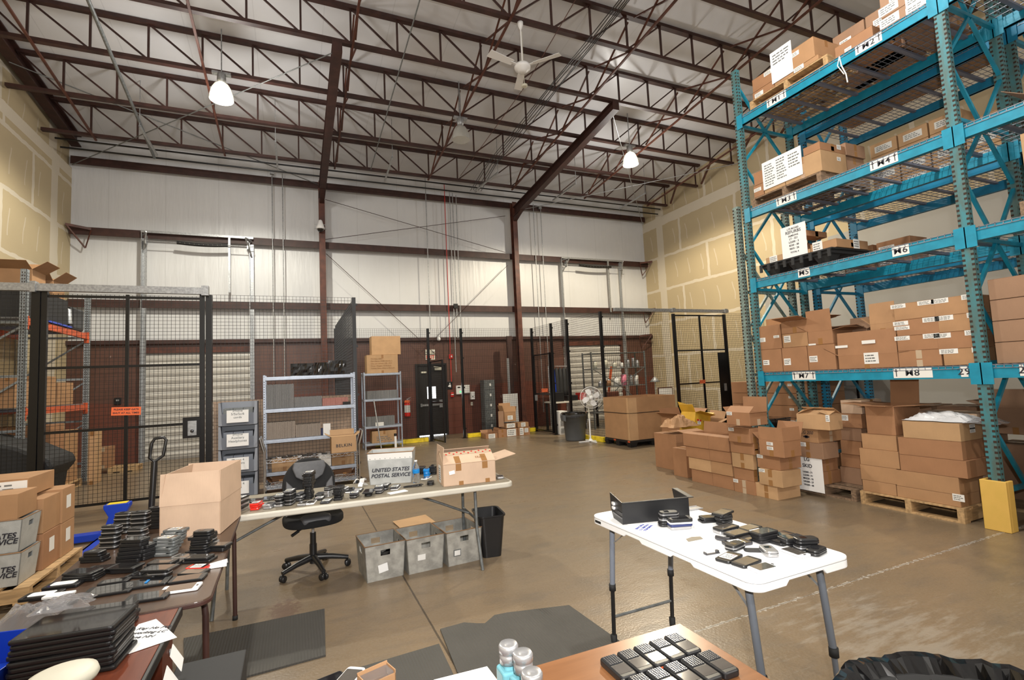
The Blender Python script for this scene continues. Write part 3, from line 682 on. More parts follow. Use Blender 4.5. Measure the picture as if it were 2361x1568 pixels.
MB().bb(-1.31, -1.22, -.03, .05, 0, 3.26).build('guide_post', M['fence_black'], g1)
mb = MB(); mb.bb(-1.62, -1.38, -.04, .02, .95, 1.28); lb = mb.build('lock_box', M['fence_black'], g1); lp = MB().bb(-1.55, -1.43, -.05, -.04, .99, 1.22).build('lock_plate', M['galv'], lb)
MB().lathe([(0, 0), (.025, 0), (.025, .012), (0, .012)], 16, c=(-1.49, -.052, 1.06), R=rotm(x=PI/2)).build('key_ring', M['silver_dark'], g1)
tag(MB().bb(-4.98, -1.30, 9.36, 9.44, 3.26, 3.37).bb(-3.50, -3.44, 9.34, 9.46, 3.24, 3.40).bb(-1.36, -1.26, 9.34, 9.46, 3.24, 3.40).build('header_beam', M['galv']), 'long grey steel header beam above the left sliding gate', 'beam')
g2 = gate('black sliding mesh gate at the right beyond the carton pile', 9.2, 11.0, 10.25, 3.16, 10.1, (.08, 1.3, 2.18, 3.12))
MB().bb(10.66, 10.96, -.03, .0, .05, 2.1).build('lock_panel', M['fence_black'], g2); MB().bb(10.78, 10.86, -.045, -.03, 1.05, 1.25).build('lock_plate', M['galv'], g2)
tag(MB().bb(7.3, 11.1, 10.16, 10.24, 3.2, 3.28).bb(9.1, 9.2, 10.14, 10.26, 3.19, 3.3).bb(10.95, 11.05, 10.14, 10.26, 3.19, 3.3).build('header_beam', M['galv']), 'grey steel header beam above the right sliding gate', 'beam')
# side gate with its lock, between two posts of the right fence
t = thing('wire_gate', 'narrow black mesh gate with an orange tag behind the grey round bin', 'gate', (6.83, 0, 0))
for y in (13.92, 12.82): MB().bb(-.03, .03, y-.03, y+.03, .04, 2.36).build('gate_stile', M['fence_black'], t)
for z in (.07, 1.15, 2.33): MB().bb(-.015, .015, 12.82, 13.92, z-.018, z+.018).build('rail', M['fence_black'], t)
mb = MB(); wires(mb, (.02, 12.85), (.02, 13.9), .07, 2.33); mb.build('mesh_panel', M['fence_wire'], t)
MB().bb(-.06, -.03, 13.7, 13.82, .95, 1.12).build('lock_box', M['galv'], t)
# open gate leaf by the exit door
p = on('z', 0, 1010, 1024)
t = thing('wire_gate', 'open black mesh gate leaf swung toward the viewer in front of the exit door', 'gate', (0, 0, 0))
a_ = Vector((3.57, 13.94, 0)); b_ = Vector((3.66, 13.02, 0))
for q in (a_, b_): MB().bb(q.x-.02, q.x+.02, q.y-.02, q.y+.02, .04, 2.25).build('gate_stile', M['fence_black'], t)
for z in (.06, 1.1, 2.23): MB().bar(a_+Vector((0, 0, z)), b_+Vector((0, 0, z)), .035).build('rail', M['fence_black'], t)
mb = MB(); wires(mb, (a_.x+.01, a_.y), (b_.x+.01, b_.y), .06, 2.23); mb.build('mesh_panel', M['fence_wire'], t)
def otag(px, py, y, w_, h_, lab, rot=0):
    p = P(y, px, py); t = thing('warning_tag', lab, 'sign', p); t.rotation_euler = (0, rot, 0)
    MB().bb(-w_/2, w_/2, 0, .004, -h_/2, h_/2).build('placard', M['orange_tag'], t)
    lettering('PLEASE KEEP GATE', h_*.30, M['ink'], t, (0, -.001, h_*.2), ROT_MY, bold=.001)
    lettering('SHUT AT ALL TIMES', h_*.30, M['ink'], t, (0, -.001, -h_*.22), ROT_MY, bold=.001)
otag(291, 948, 9.40, .37, .125, 'bright orange warning tag on the left sliding gate', .04)
otag(1256, 900, 12.6, .2, .09, 'small orange tag hanging on the narrow gate behind the round bin')
otag(1620, 880, 10.22, .2, .09, 'small orange tag on the right sliding gate mullion')
# ------------------------------------------------------------------ pallet racks
def rpost(name, parent, x, y, h, zb=0, mk='rackpost', slots=True, w_=.095, side=-1):
    """open upright: front face toward -X when side=-1"""
    mb = MB(); d = .07
    mb.bb(x-d/2, x-d/2+.006, y-w_/2, y+w_/2, zb, h); mb.bb(x-d/2+.006, x+d/2, y-w_/2, y-w_/2+.006, zb, h); mb.bb(x-d/2+.006, x+d/2, y+w_/2-.006, y+w_/2, zb, h)
    mb.bb(x+d/2-.006, x+d/2, y-w_/2+.006, y-w_/2+.02, zb, h); mb.bb(x+d/2-.006, x+d/2, y+w_/2-.02, y+w_/2-.006, zb, h)
    if slots:
        z = zb+.06
        while z < h-.05:
            for s in (-1, 1):
                mb.bb(x-d/2-.0015, x-d/2+.002, y+s*.036-.013, y+s*.036+.0115, z, z+.022, 1)
                mb.bb(x-.012, x+.014, y+s*(w_/2-.001)-.0016, y+s*(w_/2-.001)+.0016, z, z+.02, 1)
            z += .0508
    return mb.build(name, [M[mk], M['rackslot']], parent)
def frame(parent, xf, xr, y, h, mk='rackpost', brace='teal', z0=.3):
    rpost('upright', parent, xf, y, h, mk=mk); rpost('upright', parent, xr, y, h, mk=mk)
    z = z0; a, b = xf+.035, xr-.035; m = (a+b)/2
    while z < h-.1:
        MB().bb(a, b, y-.02, y+.02, z-.02, z+.02).build('frame_strut', M[brace], parent)
        zt = min(z+.62, h-.1); 
        MB().bar((a, y, zt), (m-.02, y, z+.03), .032, .032).build('frame_brace', M[brace], parent)
        MB().bar((b, y, zt), (m+.02, y, z+.03), .032, .032).build('frame_brace', M[brace], parent)
        if z-.62 > .05:
            MB().bar((a, y, z-.55), (m-.02, y, z-.03), .032, .032).build('frame_brace', M[brace], parent)
            MB().bar((b, y, z-.55), (m+.02, y, z-.03), .032, .032).build('frame_brace', M[brace], parent)
        z += 1.24
def beam(parent, x, y0, y1, z, mk='teal', inner=1):
    mb = MB(); mb.bb(x-.025, x+.025, y0, y1, z-.062, z+.062)
    mb.bb(x-.012 if inner > 0 else x-.04, x+.04 if inner > 0 else x+.012, y0, y1, z-.062, z+.02)
    for y, s in ((y0, 1), (y1, -1)): mb.bb(x-.045, x+.03, y-.003, y+.003, z-.12, z+.09); mb.bb(x-.047, x-.043, y+(-.05 if s < 0 else -.045), y+(.045 if s < 0 else .05), z-.12, z+.09)
    return mb.build('beam', M[mk], parent)
def deck(parent, xf, xr, y0, y1, z, rail='deck_rail'):
    n = 2; w_ = (y1-y0)/n
    for k in range(n):
        a, b = y0+k*w_+.01, y0+(k+1)*w_-.01; mb = MB()
        i = 0
        m_ = int((b-a)/.058)
        for i in range(m_+1):
            y = a+(b-a)*i/m_; mb.bar((xf-.03, y, z+.004), (xr+.03, y, z+.004), .0055)
            mb.bar((xf-.03, y, z+.004), (xf-.03, y, z-.03), .0055)
        for i in range(10):
            x = xf-.03+(xr-xf+.06)*i/9; mb.bar((x, a, z-.001), (x, b, z-.001), .0055)
        mb.bar((xf-.03, a, z-.03), (xf-.03, b, z-.03), .0055)
        d = mb.build('wire_deck', M['deck_zinc'], parent)
        for f_ in (.16, .5, .84):
            y = a+(b-a)*f_; m2 = MB(); m2.bb(xf+.03, xr-.03, y-.022, y+.022, z-.034, z-.007); m2.build('deck_channel', M[rail], d)
XF, XR, XF2, XR2 = 6.16, 7.24, 7.54, 8.60
LV = [1.503, 2.849, 3.888, 5.309]
YS = [5.16, 2.62, .08]
rack1 = thing('pallet_rack', 'tall teal pallet rack at the right with labelled M shelves', 'pallet rack', (XF, 2.62, 0))
def rel(o, root):
    for c in o.children: c.location = Vector(c.location)-Vector(root)
frame(rack1, XF, XR, 5.16, 6.12); frame(rack1, XF, XR, 2.62, 7.2, z0=.35); frame(rack1, XF, XR, .08, 7.2)
for z in LV:
    for y0, y1 in ((2.66, 5.12), (.12, 2.58)):
        beam(rack1, XF, y0, y1, z); beam(rack1, XR, y0, y1, z, inner=-1)
        deck(rack1, XF, XR, y0, y1, z+.066)
# column guard at the near upright
mb = MB(); mb.bb(XF-.085, XF-.05, 2.52, 2.72, 0, .47); mb.bb(XF-.05, XF+.05, 2.52, 2.545, 0, .47); mb.bb(XF-.05, XF+.05, 2.695, 2.72, 0, .47); mb.build('post_guard', M['yellow_worn'], rack1, bev=.006)
MB().bb(XF-.06, XF+.06, 5.08, 5.24, 0, .01).build('foot_plate', M['rackpost'], rack1)
rel(rack1, (XF, 2.62, 0))
rack2 = thing('pallet_rack', 'second teal-blue pallet rack standing back to back behind the labelled one', 'pallet rack', (XF2, 2.62, 0))
frame(rack2, XF2, XR2, 5.16, 6.12, mk='teal_blue', brace='teal_blue'); frame(rack2, XF2, XR2, 2.62, 7.2); frame(rack2, XF2, XR2, .08, 7.2)
for z in LV:
    for y0, y1 in ((2.66, 5.12), (.12, 2.58)):
        beam(rack2, XF2, y0, y1, z, 'teal_blue'); beam(rack2, XR2, y0, y1, z, 'teal_blue', inner=-1)
        deck(rack2, XF2, XR2, y0, y1, z+.066)
rel(rack2, (XF2, 2.62, 0))
t = thing('rack_upright', 'slim weathered grey-green rack upright standing left of the teal rack', 'upright', (0, 0, 0))
frame(t, 6.19, 7.24, 5.36, 4.08, mk='rackpost_old', brace='rackpost_old')
# shelf number placards on the beams of the first rack
def placard(px0, px1, z, text, arrows, right=None):
    y0, y1 = Yat(XF-.03, z, px0), Yat(XF-.03, z, px1)   # y0 far, y1 near
    w_ = y0-y1; yc = (y0+y1)/2
    o = MB().bb(-.002, 0, -w_/2, w_/2, -.052, .052).build('number_placard', M['label_white'], rack1, (XF-.0275-XF, yc-2.62, z+.006))
    lettering(text, .092, M['ink'], o, (-.0025, 0, 0), ROT_MX, bold=.0012, sx=1.15, spacing=1.1)
    mb = MB()
    for s in arrows:
        yy = s*(w_/2-.03); mb.bb(-.004, -.002, yy-.004, yy+.004, -.035, .045); mb.prism([(yy-.016, .02), (yy+.016, .02), (yy, .05)], -.004, -.002, fn=lambda a, b, c: (c, a, b))
    if arrows: mb.build('arrow', M['ink'], o)
    return o
placard(1768, 1812, LV[3], 'M1', (-1, 1)); placard(1972, 2033, LV[3], 'M2', (-1, 1))
placard(1790, 1836, LV[2], 'M3', (-1, 1)); placard(2006, 2070, LV[2], 'M4', (-1, 1))
placard(1840, 1867, LV[1], 'M5', ()); placard(2057, 2096, LV[1], 'M6', ())
placard(1827, 1880, LV[0], 'M7', (1, -1)); pl8 = placard(2060, 2150, LV[0], 'M8', (1,))
placard(2215, 2232, LV[0], '29', ()); placard(2351, 2361, LV[0], '2', ())
t = MB().tube([(XF-.05, 3.62, LV[3]+.05), (XF-.06, 3.60, LV[3]-.08), (XF-.04, 3.57, LV[3]-.2), (XF-.06, 3.55, LV[3]-.32)], .008, 6).tube([(XF-.05, 3.62, LV[3]+.05), (XF-.07, 3.64, LV[3]-.06), (XF-.06, 3.58, LV[3]-.2)], .006, 6).build('plastic_tie', M['label_white'])
tag(t, 'white knotted plastic strip dangling from the highest beam', 'strip')
# ------------------------------------------------------------------ cartons
import itertools
ccyc = itertools.cycle(CARDS)
def scribble(mb, c, u, v, n, w_, h_, rows, m=0):
    """small illegible print: short bars on a face (c centre, u right, v up, n outward)"""
    c, u, v, n = map(Vector, (c, u, v, n)); rnd = random.Random(int((c.x*17+c.y*31+c.z*97+w_)*1000))
    for r_ in range(rows):
        y = h_/2-(r_+.5)*h_/rows; x = -w_/2
        while x < w_/2-.01:
            l = rnd.uniform(.10, .3)*w_
            if x+l > w_/2: break
            a = c+u*(x+l/2)+v*y+n*.0006
            mb.bar(a-u*l/2, a+u*l/2, h_/rows*.42, .0008, m, up=n) if False else mb.hexa([a-u*l/2-v*h_/rows*.2, a+u*l/2-v*h_/rows*.2, a+u*l/2+v*h_/rows*.2, a-u*l/2+v*h_/rows*.2, a-u*l/2-v*h_/rows*.2+n*.0006, a+u*l/2-v*h_/rows*.2+n*.0006, a+u*l/2+v*h_/rows*.2+n*.0006, a-u*l/2+v*h_/rows*.2+n*.0006], m)
            x += l+w_*.05
def paper_on(parent, face, u0, v0, w_, h_, dims, rows=3, name='paper_label', mk='label_white', tilt=0, pr=True, off=0):
    """label on face 'x' (-X side) or 'y' (-Y side); u0 = fraction along from the viewer's left, v0 = height fraction (centre)"""
    sx, sy, sz = dims; e = .0012+off
    if face == 'x': c = Vector((-sx/2-e, sy/2-u0*sy, v0*sz)); u = Vector((0, -1, 0)); n = Vector((-1, 0, 0))
    else: c = Vector((-sx/2+u0*sx, -sy/2-e, v0*sz)); u = Vector((1, 0, 0)); n = Vector((0, -1, 0))
    v = Vector((0, 0, 1))
    if tilt: u, v = u*math.cos(tilt)+v*math.sin(tilt), v*math.cos(tilt)-u*math.sin(tilt)
    mb = MB(); a = [c-u*w_/2-v*h_/2, c+u*w_/2-v*h_/2, c+u*w_/2+v*h_/2, c-u*w_/2+v*h_/2]
    mb.hexa(a+[q+n*.001 for q in a], 0)
    if pr: scribble(mb, c+n*.001, u, v, n, w_*.8, h_*.75, rows, 1)
    return mb.build(name, [M[mk], M['galv_dark']], parent)
def carton(label, x, y, z, sx, sy, sz, rz=0, mk=None, top='closed', labels=(), tape=True, group=None, cat='box', name='cardboard_box', flap=None, parent=None, seam='y', shine=False, flapang=None):
    """x,y = centre of the base"""
    mk = mk or next(ccyc); t = .004
    T = thing(name, label, cat, (x, y, z), rz, group)
    mb = MB()
    if top == 'closed':
        mb.bb(-sx/2, sx/2, -sy/2, sy/2, 0, sz-.004)
        if seam == 'y': mb.bb(-sx/2, -.002, -sy/2, sy/2, sz-.004, sz); mb.bb(.002, sx/2, -sy/2, sy/2, sz-.004, sz)
        else: mb.bb(-sx/2, sx/2, -sy/2, -.002, sz-.004, sz); mb.bb(-sx/2, sx/2, .002, sy/2, sz-.004, sz)
    else:
        mb.bb(-sx/2, sx/2, -sy/2, sy/2, 0, t); mb.bb(-sx/2, -sx/2+t, -sy/2, sy/2, t, sz); mb.bb(sx/2-t, sx/2, -sy/2, sy/2, t, sz)
        mb.bb(-sx/2+t, sx/2-t, -sy/2, -sy/2+t, t, sz); mb.bb(-sx/2+t, sx/2-t, sy/2-t, sy/2, t, sz)
    mb.build('carton_body', M[mk], T, bev=.003, seg=1)
    if top != 'closed':
        fl = flap if flap is not None else {'x-': 0, 'x+': 60, 'y-': 35, 'y+': 70}
        d = min(sx, sy)*.48
        for k, ang in fl.items():
            if ang is None: continue
            if isinstance(ang, tuple): ang, dd = ang
            else: dd = d
            A = math.radians(ang); o, h = math.sin(A)*dd, math.cos(A)*dd   # ang 0 = upright, 90 = flat outward, negative = inward
            ax, s = k[0], (-1 if k[1] == '-' else 1)
            if ax == 'x': p = [(s*sx/2, -sy/2, sz), (s*sx/2, sy/2, sz), (s*(sx/2+o), sy/2, sz+h), (s*(sx/2+o), -sy/2, sz+h)]
            else: p = [(-sx/2, s*sy/2, sz), (sx/2, s*sy/2, sz), (sx/2, s*(sy/2+o), sz+h), (-sx/2, s*(sy/2+o), sz+h)]
            MB().slab(*p, .004).build('flap', M[mk], T)
    if tape:
        mb = MB(); tw = .028; e = .0008
        if top == 'closed':
            if seam == 'y': mb.bb(-tw, tw, -sy/2-e, sy/2+e, sz, sz+e); mb.bb(-tw, tw, -sy/2-e, -sy/2, sz-.09, sz); mb.bb(-tw, tw, -sy/2-e, -sy/2, 0, .07)
            else: mb.bb(-sx/2-e, sx/2+e, -tw, tw, sz, sz+e); mb.bb(-sx/2-e, -sx/2, -tw, tw, sz-.09, sz); mb.bb(-sx/2-e, -sx/2, -tw, tw, 0, .07)
        else: mb.bb(-sx/2-e, -sx/2, -tw, tw, 0, .08); mb.bb(-tw, tw, -sy/2-e, -sy/2, 0, .08)
        mb.build('packing_tape', M['tape_clear' if shine else 'tape_brown'], T)
    for lb in labels: paper_on(T, *lb[:5], (sx, sy, sz), **(lb[5] if len(lb) > 5 else {}))
    return T
POSW = ['lowest', 'second from below', 'third from below', 'fourth from below', 'fifth from below', 'sixth from below']
def fstack(Xf, z0, specs, where, depth=.4, gap=.003):
    """boxes on a shelf: front faces in plane X=Xf; spec = (px_left, px_right, py_top, label, kw)"""
    z = z0
    for i, (pl, pr, pt, lab, kw) in enumerate(specs):
        kw = dict(kw); dp = kw.pop('depth', depth); xo = kw.pop('dx', 0)
        yl = Yat(Xf+xo, z+.1, pl); yr = Yat(Xf+xo, z+.1, pr); yc = (yl+yr)/2
        zt = Zat(Xf+xo, yc, pt); h = max(.05, zt-z)
        carton(lab+', '+where if where else lab, Xf+xo+dp/2, yc, z, dp, yl-yr-gap, h-.002, **kw); z += h
    return z
def cbox(z0, near, pl, pr, pt, lab, Xn=None, **kw):
    """floor-stack box from its near bottom corner (pixel), left end px of the -X face, right end px of the -Y face, top py at that corner"""
    p = on('z', z0, *near) if Xn is None else Vector((Xn, Yat(Xn, z0, near[0]), z0))
    yl = Yat(p.x, z0, pl); xr = Xat(p.y, z0, pr); zt = Zat(p.x, p.y, pt)
    sx, sy, h = xr-p.x, yl-p.y, zt-z0
    carton(lab, p.x+sx/2, p.y+sy/2, z0, sx, sy, h-.002, **kw)
    return zt, p
def Z6(a, b): return (1560+a/2.948, 500+b/2.948)
def s6(a, b, c, lab, **kw): return (1560+a/2.948, 1560+b/2.948, 500+c/2.948, lab, kw)
W1 = (.06, .045)
zs = LV[0]+.074
Xb = XF-.01
C6 = 'cardboard box'
fstack(Xb, zs, [s6(572, 718, 900, 'plain box with a small white label at bottom left', mk='card_c', labels=[('x', .28, .42, .10, .07, dict(rows=2))]),
                s6(566, 712, 738, 'brown box with two tiny labels near its lower corners', mk='card_c', labels=[('x', .15, .42, .09, .06), ('x', .8, .5, .09, .035)])], 'leftmost column of the M7 shelf')
fstack(Xb, zs, [s6(722, 893, 885, 'box with a white label at lower left', mk='card_c', labels=[('x', .2, .4, .10, .09)]),
                s6(720, 890, 790, 'shallow box with a white label at upper left', mk='card_a', labels=[('x', .2, .62, .10, .09)]),
                s6(710, 893, 705, 'slightly bulging box with loose top flaps', mk='card_c', top='open', flap={'x-': 78, 'x+': 80, 'y-': 80, 'y+': 70})], 'second column of the M7 shelf')
fstack(Xb, zs, [s6(897, 1083, 868, 'box with a white label at lower left', mk='card_c', labels=[('x', .2, .45, .11, .08)]),
                s6(893, 1060, 775, 'open box with a tall raised front flap', mk='card_c', top='open', flap={'x-': (2, .27), 'x+': 60, 'y-': 80, 'y+': 60}, labels=[('x', .15, .05, .10, .02, dict(pr=False))])], 'third column of the M7 shelf')
fstack(Xb, zs, [s6(1100, 1505, 935, 'wide low open box with raised front flap', mk='card_c', top='open', flap={'x-': (-4, .28), 'x+': (40, .2), 'y-': (85, .2), 'y+': (60, .2)}, labels=[('x', .58, .72, .16, .13), ('x', .56, 1.9, .15, .04, dict(pr=False)), ('x', .08, 1.7, .15, .03, dict(pr=False))]),], 'middle of the shelf between M7 and M8')
fstack(Xb+.42, zs, [s6(1070, 1290, 900, 'open box behind the wide low one', mk='card_e'), s6(1060, 1300, 770, 'open box with dark interior and loose flaps', mk='card_e', top='open', flap={'x-': (75, .2), 'x+': 10, 'y-': 70, 'y+': 60})], 'rear of the shelf between M7 and M8', depth=.38)
zt = fstack(Xb, zs, [s6(1508, 1800, 905, 'wide box with a glossy vertical tape streak', mk='card_c', shine=True, tape=True, seam='x'),
                s6(1498, 1775, 802, 'wide box with white labels at both upper corners', mk='card_c', labels=[('x', .14, .86, .15, .045), ('x', .86, .86, .15, .05)]),
                s6(1492, 1780, 690, 'wide box with three small white labels', mk='card_c', labels=[('x', .12, .8, .15, .045), ('x', .14, .5, .15, .04), ('x', .84, .84, .15, .05)]),
                s6(1476, 1755, 578, 'topmost wide box with white labels at both upper corners', mk='card_a', labels=[('x', .12, .86, .15, .045), ('x', .8, .86, .15, .045)])], 'stack left of M8 stack end')
fstack(Xb+.01, zs+.37, [s6(1315, 1490, 722, 'box with raised front flap perched above the wide low one', mk='card_a', top='open', flap={'x-': (-3, .24), 'x+': 60, 'y-': None, 'y+': 50}, dx=.03)], 'left of the M8 stack', depth=.36)
fstack(Xb, zs, [s6(1812, 2042, 893, 'box with a white label at upper left', mk='card_a', labels=[('x', .18, .86, .16, .05), ('x', .98, .86, .06, .05, dict(pr=False))]),
                s6(1772, 2036, 778, 'box with two corner labels', mk='card_c', labels=[('x', .14, .82, .15, .05), ('x', .92, .86, .12, .05)]),
                s6(1777, 2025, 662, 'box with a wide label reading faint print', mk='card_a', labels=[('x', .18, .86, .16, .05), ('x', .95, .86, .08, .05)]),
                s6(1752, 2010, 542, 'topmost box with two upper labels', mk='card_a', labels=[('x', .16, .86, .15, .05), ('x', .9, .88, .1, .05)])], 'M8 shelf stack beside the near upright')
# ---- M5 shelf: black tray pallet with boxes
zs = LV[1]+.074
def z6y(a, X=Xb, z=2.9): return Yat(X, z, 1560+a/2.948)
ya, yb = z6y(610), z6y(1075)   # tray extent
t = thing('plastic_pallet', 'black plastic tray pallet carrying boxes on the M5 shelf', 'pallet', (Xb-.05, (ya+yb)/2, zs))
L2 = (ya-yb)/2; mb = MB(); mb.bb(0, .92, -L2, L2, .10, .15); mb.bb(-.03, .95, -L2-.03, L2+.03, .142, .16)
for x in (.12, .46, .80):
    for y in (-L2*.72, 0, L2*.72): mb.hexa([(x-.06, y-.07, 0), (x+.06, y-.07, 0), (x+.06, y+.07, 0), (x-.06, y+.07, 0), (x-.1, y-.11, .1), (x+.1, y-.11, .1), (x+.1, y+.11, .1), (x-.1, y+.11, .1)])
mb.build('deck', M['black_matte'], t)
for k in range(9):
    y = -L2+L2*2*k/8; MB().bb(-.045, -.03, y-.02, y+.02, .05, .142).build('rib', M['black_matte'], t)
z2 = zs+.163
fstack(Xb, z2, [s6(605, 757, 262, 'small box with a white label', mk='card_b', labels=[('x', .35, .6, .12, .09)])], 'far end of the black tray', depth=.45)
fstack(Xb, z2, [s6(760, 905, 235, 'box mostly hidden by a posted notice', mk='card_b')], 'on the black tray', depth=.45)
fstack(Xb, z2, [s6(908, 1085, 168, 'nearest box with a square white label', mk='card_a', labels=[('x', .28, .62, .13, .12), ('y', .62, .55, .12, .12)])], 'near end of the black tray', depth=.62)
fstack(Xb+.47, z2, [s6(750, 880, 195, 'rear box', mk='card_c'), ], 'behind the notice on the black tray', depth=.4)
fstack(Xb+.22, zs+.47, [s6(800, 880, 100, 'small upper box standing behind the REFURBS notice', mk='card_c', depth=.42)], '')
fstack(Xb+.63, z2, [s6(1090, 1300, 165, 'kraft box', mk='card_b', labels=[('x', .5, .5, .1, .1)])], 'beyond the near end of the black tray', depth=.4) if False else None
p = Vector((Xb-.006, z6y(818), z2+.16))
t = thing('notice', 'white REFURBS notice taped over the boxes on the black tray', 'notice', p)
mb = MB(); w_, h_ = .36, .44; mb.bb(-.003, 0, -w_/2, w_/2, -h_/2+.06, h_/2+.06); mb.build('sheet', M['paper'], t)
for s_, yy, sz_ in (('LTS BOXES', .235, .035), ('REFURBS', .19, .058), ('SAMSUNG', .14, .032), ('LT - 221', .10, .036), ('LG200 - 2', .055, .036), ('8330 - 38', .01, .036), ('9810 - 26', -.035, .036), ('TOTAL 4', -.085, .03)):
    lettering(s_, sz_, M['ink'], t, (-.0035, 0, yy), ROT_MX, bold=.0008)
# ---- M3 shelf
zs = LV[2]+.074
def wpallet(label, x0, x1, y0, y1, z, mk='pallet_wood', slats=6, h=.13, dirx=True):
    t = thing('wooden_pallet', label, 'pallet', ((x0+x1)/2, (y0+y1)/2, z)); hx, hy = (x1-x0)/2, (y1-y0)/2
    for k in range(3):
        y = -hy+.03+(2*hy-.06)*k/2; MB().bb(-hx, hx, y-.03, y+.03, .018, h-.018).build('stringer', M[mk], t)
    for k in range(slats):
        x = -hx+.05+(2*hx-.1)*k/(slats-1); MB().bb(x-.05, x+.05, -hy, hy, h-.018, h).build('deck_board', M[mk], t)
    for x in (-hx+.05, 0, hx-.05): MB().bb(x-.05, x+.05, -hy, hy, 0, .018).build('bottom_board', M[mk], t)
    return t
Z3 = lambda a: 1560+a/2.948
ya, yb = Yat(Xb, zs, Z3(515)), Yat(Xb, zs, Z3(985))
wpallet('dark wooden pallet under boxes on the M3 shelf', Xb, Xb+1.0, yb, ya, zs, 'pallet_old'); z2 = zs+.132
def s3(a, b, c, lab, **kw): return (Z3(a), Z3(b), c/2.948, lab, kw)
fstack(Xb, z2, [s3(525, 590, 1255, 'small lower box at the far end', mk='card_c', labels=[('x', .4, .6, .12, .05)]), s3(525, 590, 1165, 'small upper box at the far end', mk='card_c')], 'pallet on the M3 shelf', depth=.4)
fstack(Xb, z2, [s3(595, 735, 1200, 'box hidden behind the long notice', mk='card_b'), ], 'pallet on the M3 shelf', depth=.4)
fstack(Xb, z2, [s3(738, 985, 1070, 'lower kraft box with brown tape', mk='card_b', seam='x', labels=[('y', .7, .7, .07, .05)]), s3(858, 970, 985, 'upper kraft box at the near end', mk='card_c', labels=[('y', .75, .75, .08, .06)])], 'pallet on the M3 shelf', depth=.5)
fstack(Xb+.52, z2, [s3(1000, 1150, 1090, 'kraft box with a small label', mk='card_e', depth=.4), s3(1000, 1150, 1000, 'upper kraft box', mk='card_e', depth=.4)], 'rear of the M3 pallet')
p = Vector((Xb-.006, (Yat(Xb, z2+.2, Z3(590))+Yat(Xb, z2+.2, Z3(855)))/2, z2+.22)); w_ = Yat(Xb, z2+.2, Z3(590))-Yat(Xb, z2+.2, Z3(855))
t = thing('notice', 'long white paper list hung over the M3 shelf boxes', 'notice', p)
mb = MB(); mb.bb(-.003, 0, -w_/2, w_/2, -.17, .22)
scribble(mb, (-.003, w_*.3, .02), (0, -1, 0), (0, 0, 1), (-1, 0, 0), w_*.28, .32, 9, 1); scribble(mb, (-.003, 0, .04), (0, -1, 0), (0, 0, 1), (-1, 0, 0), w_*.25, .3, 8, 1); scribble(mb, (-.003, -w_*.32, .08), (0, -1, 0), (0, 0, 1), (-1, 0, 0), w_*.28, .2, 5, 1)
mb.build('sheet', [M['paper'], M['galv_dark']], t)
# ---- M1 / M2 shelf
zs = LV[3]+.074
ya, yb = Yat(Xb, zs, Z3(500)), Yat(Xb, zs, Z3(1030))
wpallet('pale wooden pallet under boxes on the M1 shelf', Xb, Xb+1.0, yb, ya, zs, 'pallet_wood'); z2 = zs+.132
fstack(Xb, z2, [s3(515, 660, 590, 'lower box with a white label', mk='card_c', labels=[('x', .3, .3, .14, .06)]), s3(515, 660, 500, 'upper box with a printed logo patch', mk='card_c', labels=[('x', .75, .8, .13, .06)])], 'far end of the M1 pallet', depth=.42)
fstack(Xb, z2, [s3(663, 790, 500, 'lower box hidden by a notice', mk='card_a'), s3(663, 770, 410, 'upper box hidden by a notice', mk='card_a')], 'middle of the M1 pallet', depth=.42)
fstack(Xb, z2, [s3(795, 960, 420, 'lower box with a white label', mk='card_a', labels=[('x', .2, .6, .14, .06)]), s3(770, 935, 300, 'upper box with a white label', mk='card_a', labels=[('x', .2, .7, .14, .06)])], 'near end of the M1 pallet', depth=.5)
p = Vector((Xb-.006, Yat(Xb, z2+.3, Z3(712)), z2+.26))
t = thing('notice', 'white notice hung on the M1 shelf boxes', 'notice', p); mb = MB(); mb.bb(-.003, 0, -.16, .16, -.22, .22); scribble(mb, (-.003, 0, .1), (0, -1, 0), (0, 0, 1), (-1, 0, 0), .25, .16, 4, 1); mb.build('sheet', [M['paper'], M['galv_dark']], t)
fstack(Xb, zs, [s3(1075, 1330, 250, 'tall kraft box between the pallets', mk='card_c', depth=.8, labels=[('x', .35, .2, .08, .04)])], 'M2 shelf')
fstack(Xb, zs, [s3(1395, 1560, 80, 'lower carton with stacked white labels', mk='card_e', depth=.5, labels=[('x', .3, .5, .2, .1), ('y', .4, .6, .2, .1)]), s3(1385, 1560, -60, 'upper carton with two white labels', mk='card_e', depth=.5, labels=[('x', .3, .3, .2, .1), ('x', .75, .7, .2, .1)])], 'near part of the M2 shelf')
fstack(Xb, zs, [s3(1563, 1720, 20, 'lower carton with white labels', mk='card_e', depth=.5, labels=[('x', .4, .5, .2, .1)]), s3(1563, 1720, -120, 'upper carton with white labels', mk='card_e', depth=.5, labels=[('x', .4, .3, .2, .1)])], 'beside the near upright on the M2 shelf')
for k in range(3):
    for j in range(2):
        carton('labelled carton in the rear row of the M2 shelf, column %s, %s' % (ORD[k], ('lower', 'upper')[j]), Xb+.78, 3.0+k*.42, zs+j*.32, .44, .40, .315, mk='card_e', labels=[('x', .4, .5, .15, .09), ('y', .5, .6, .15, .08)])
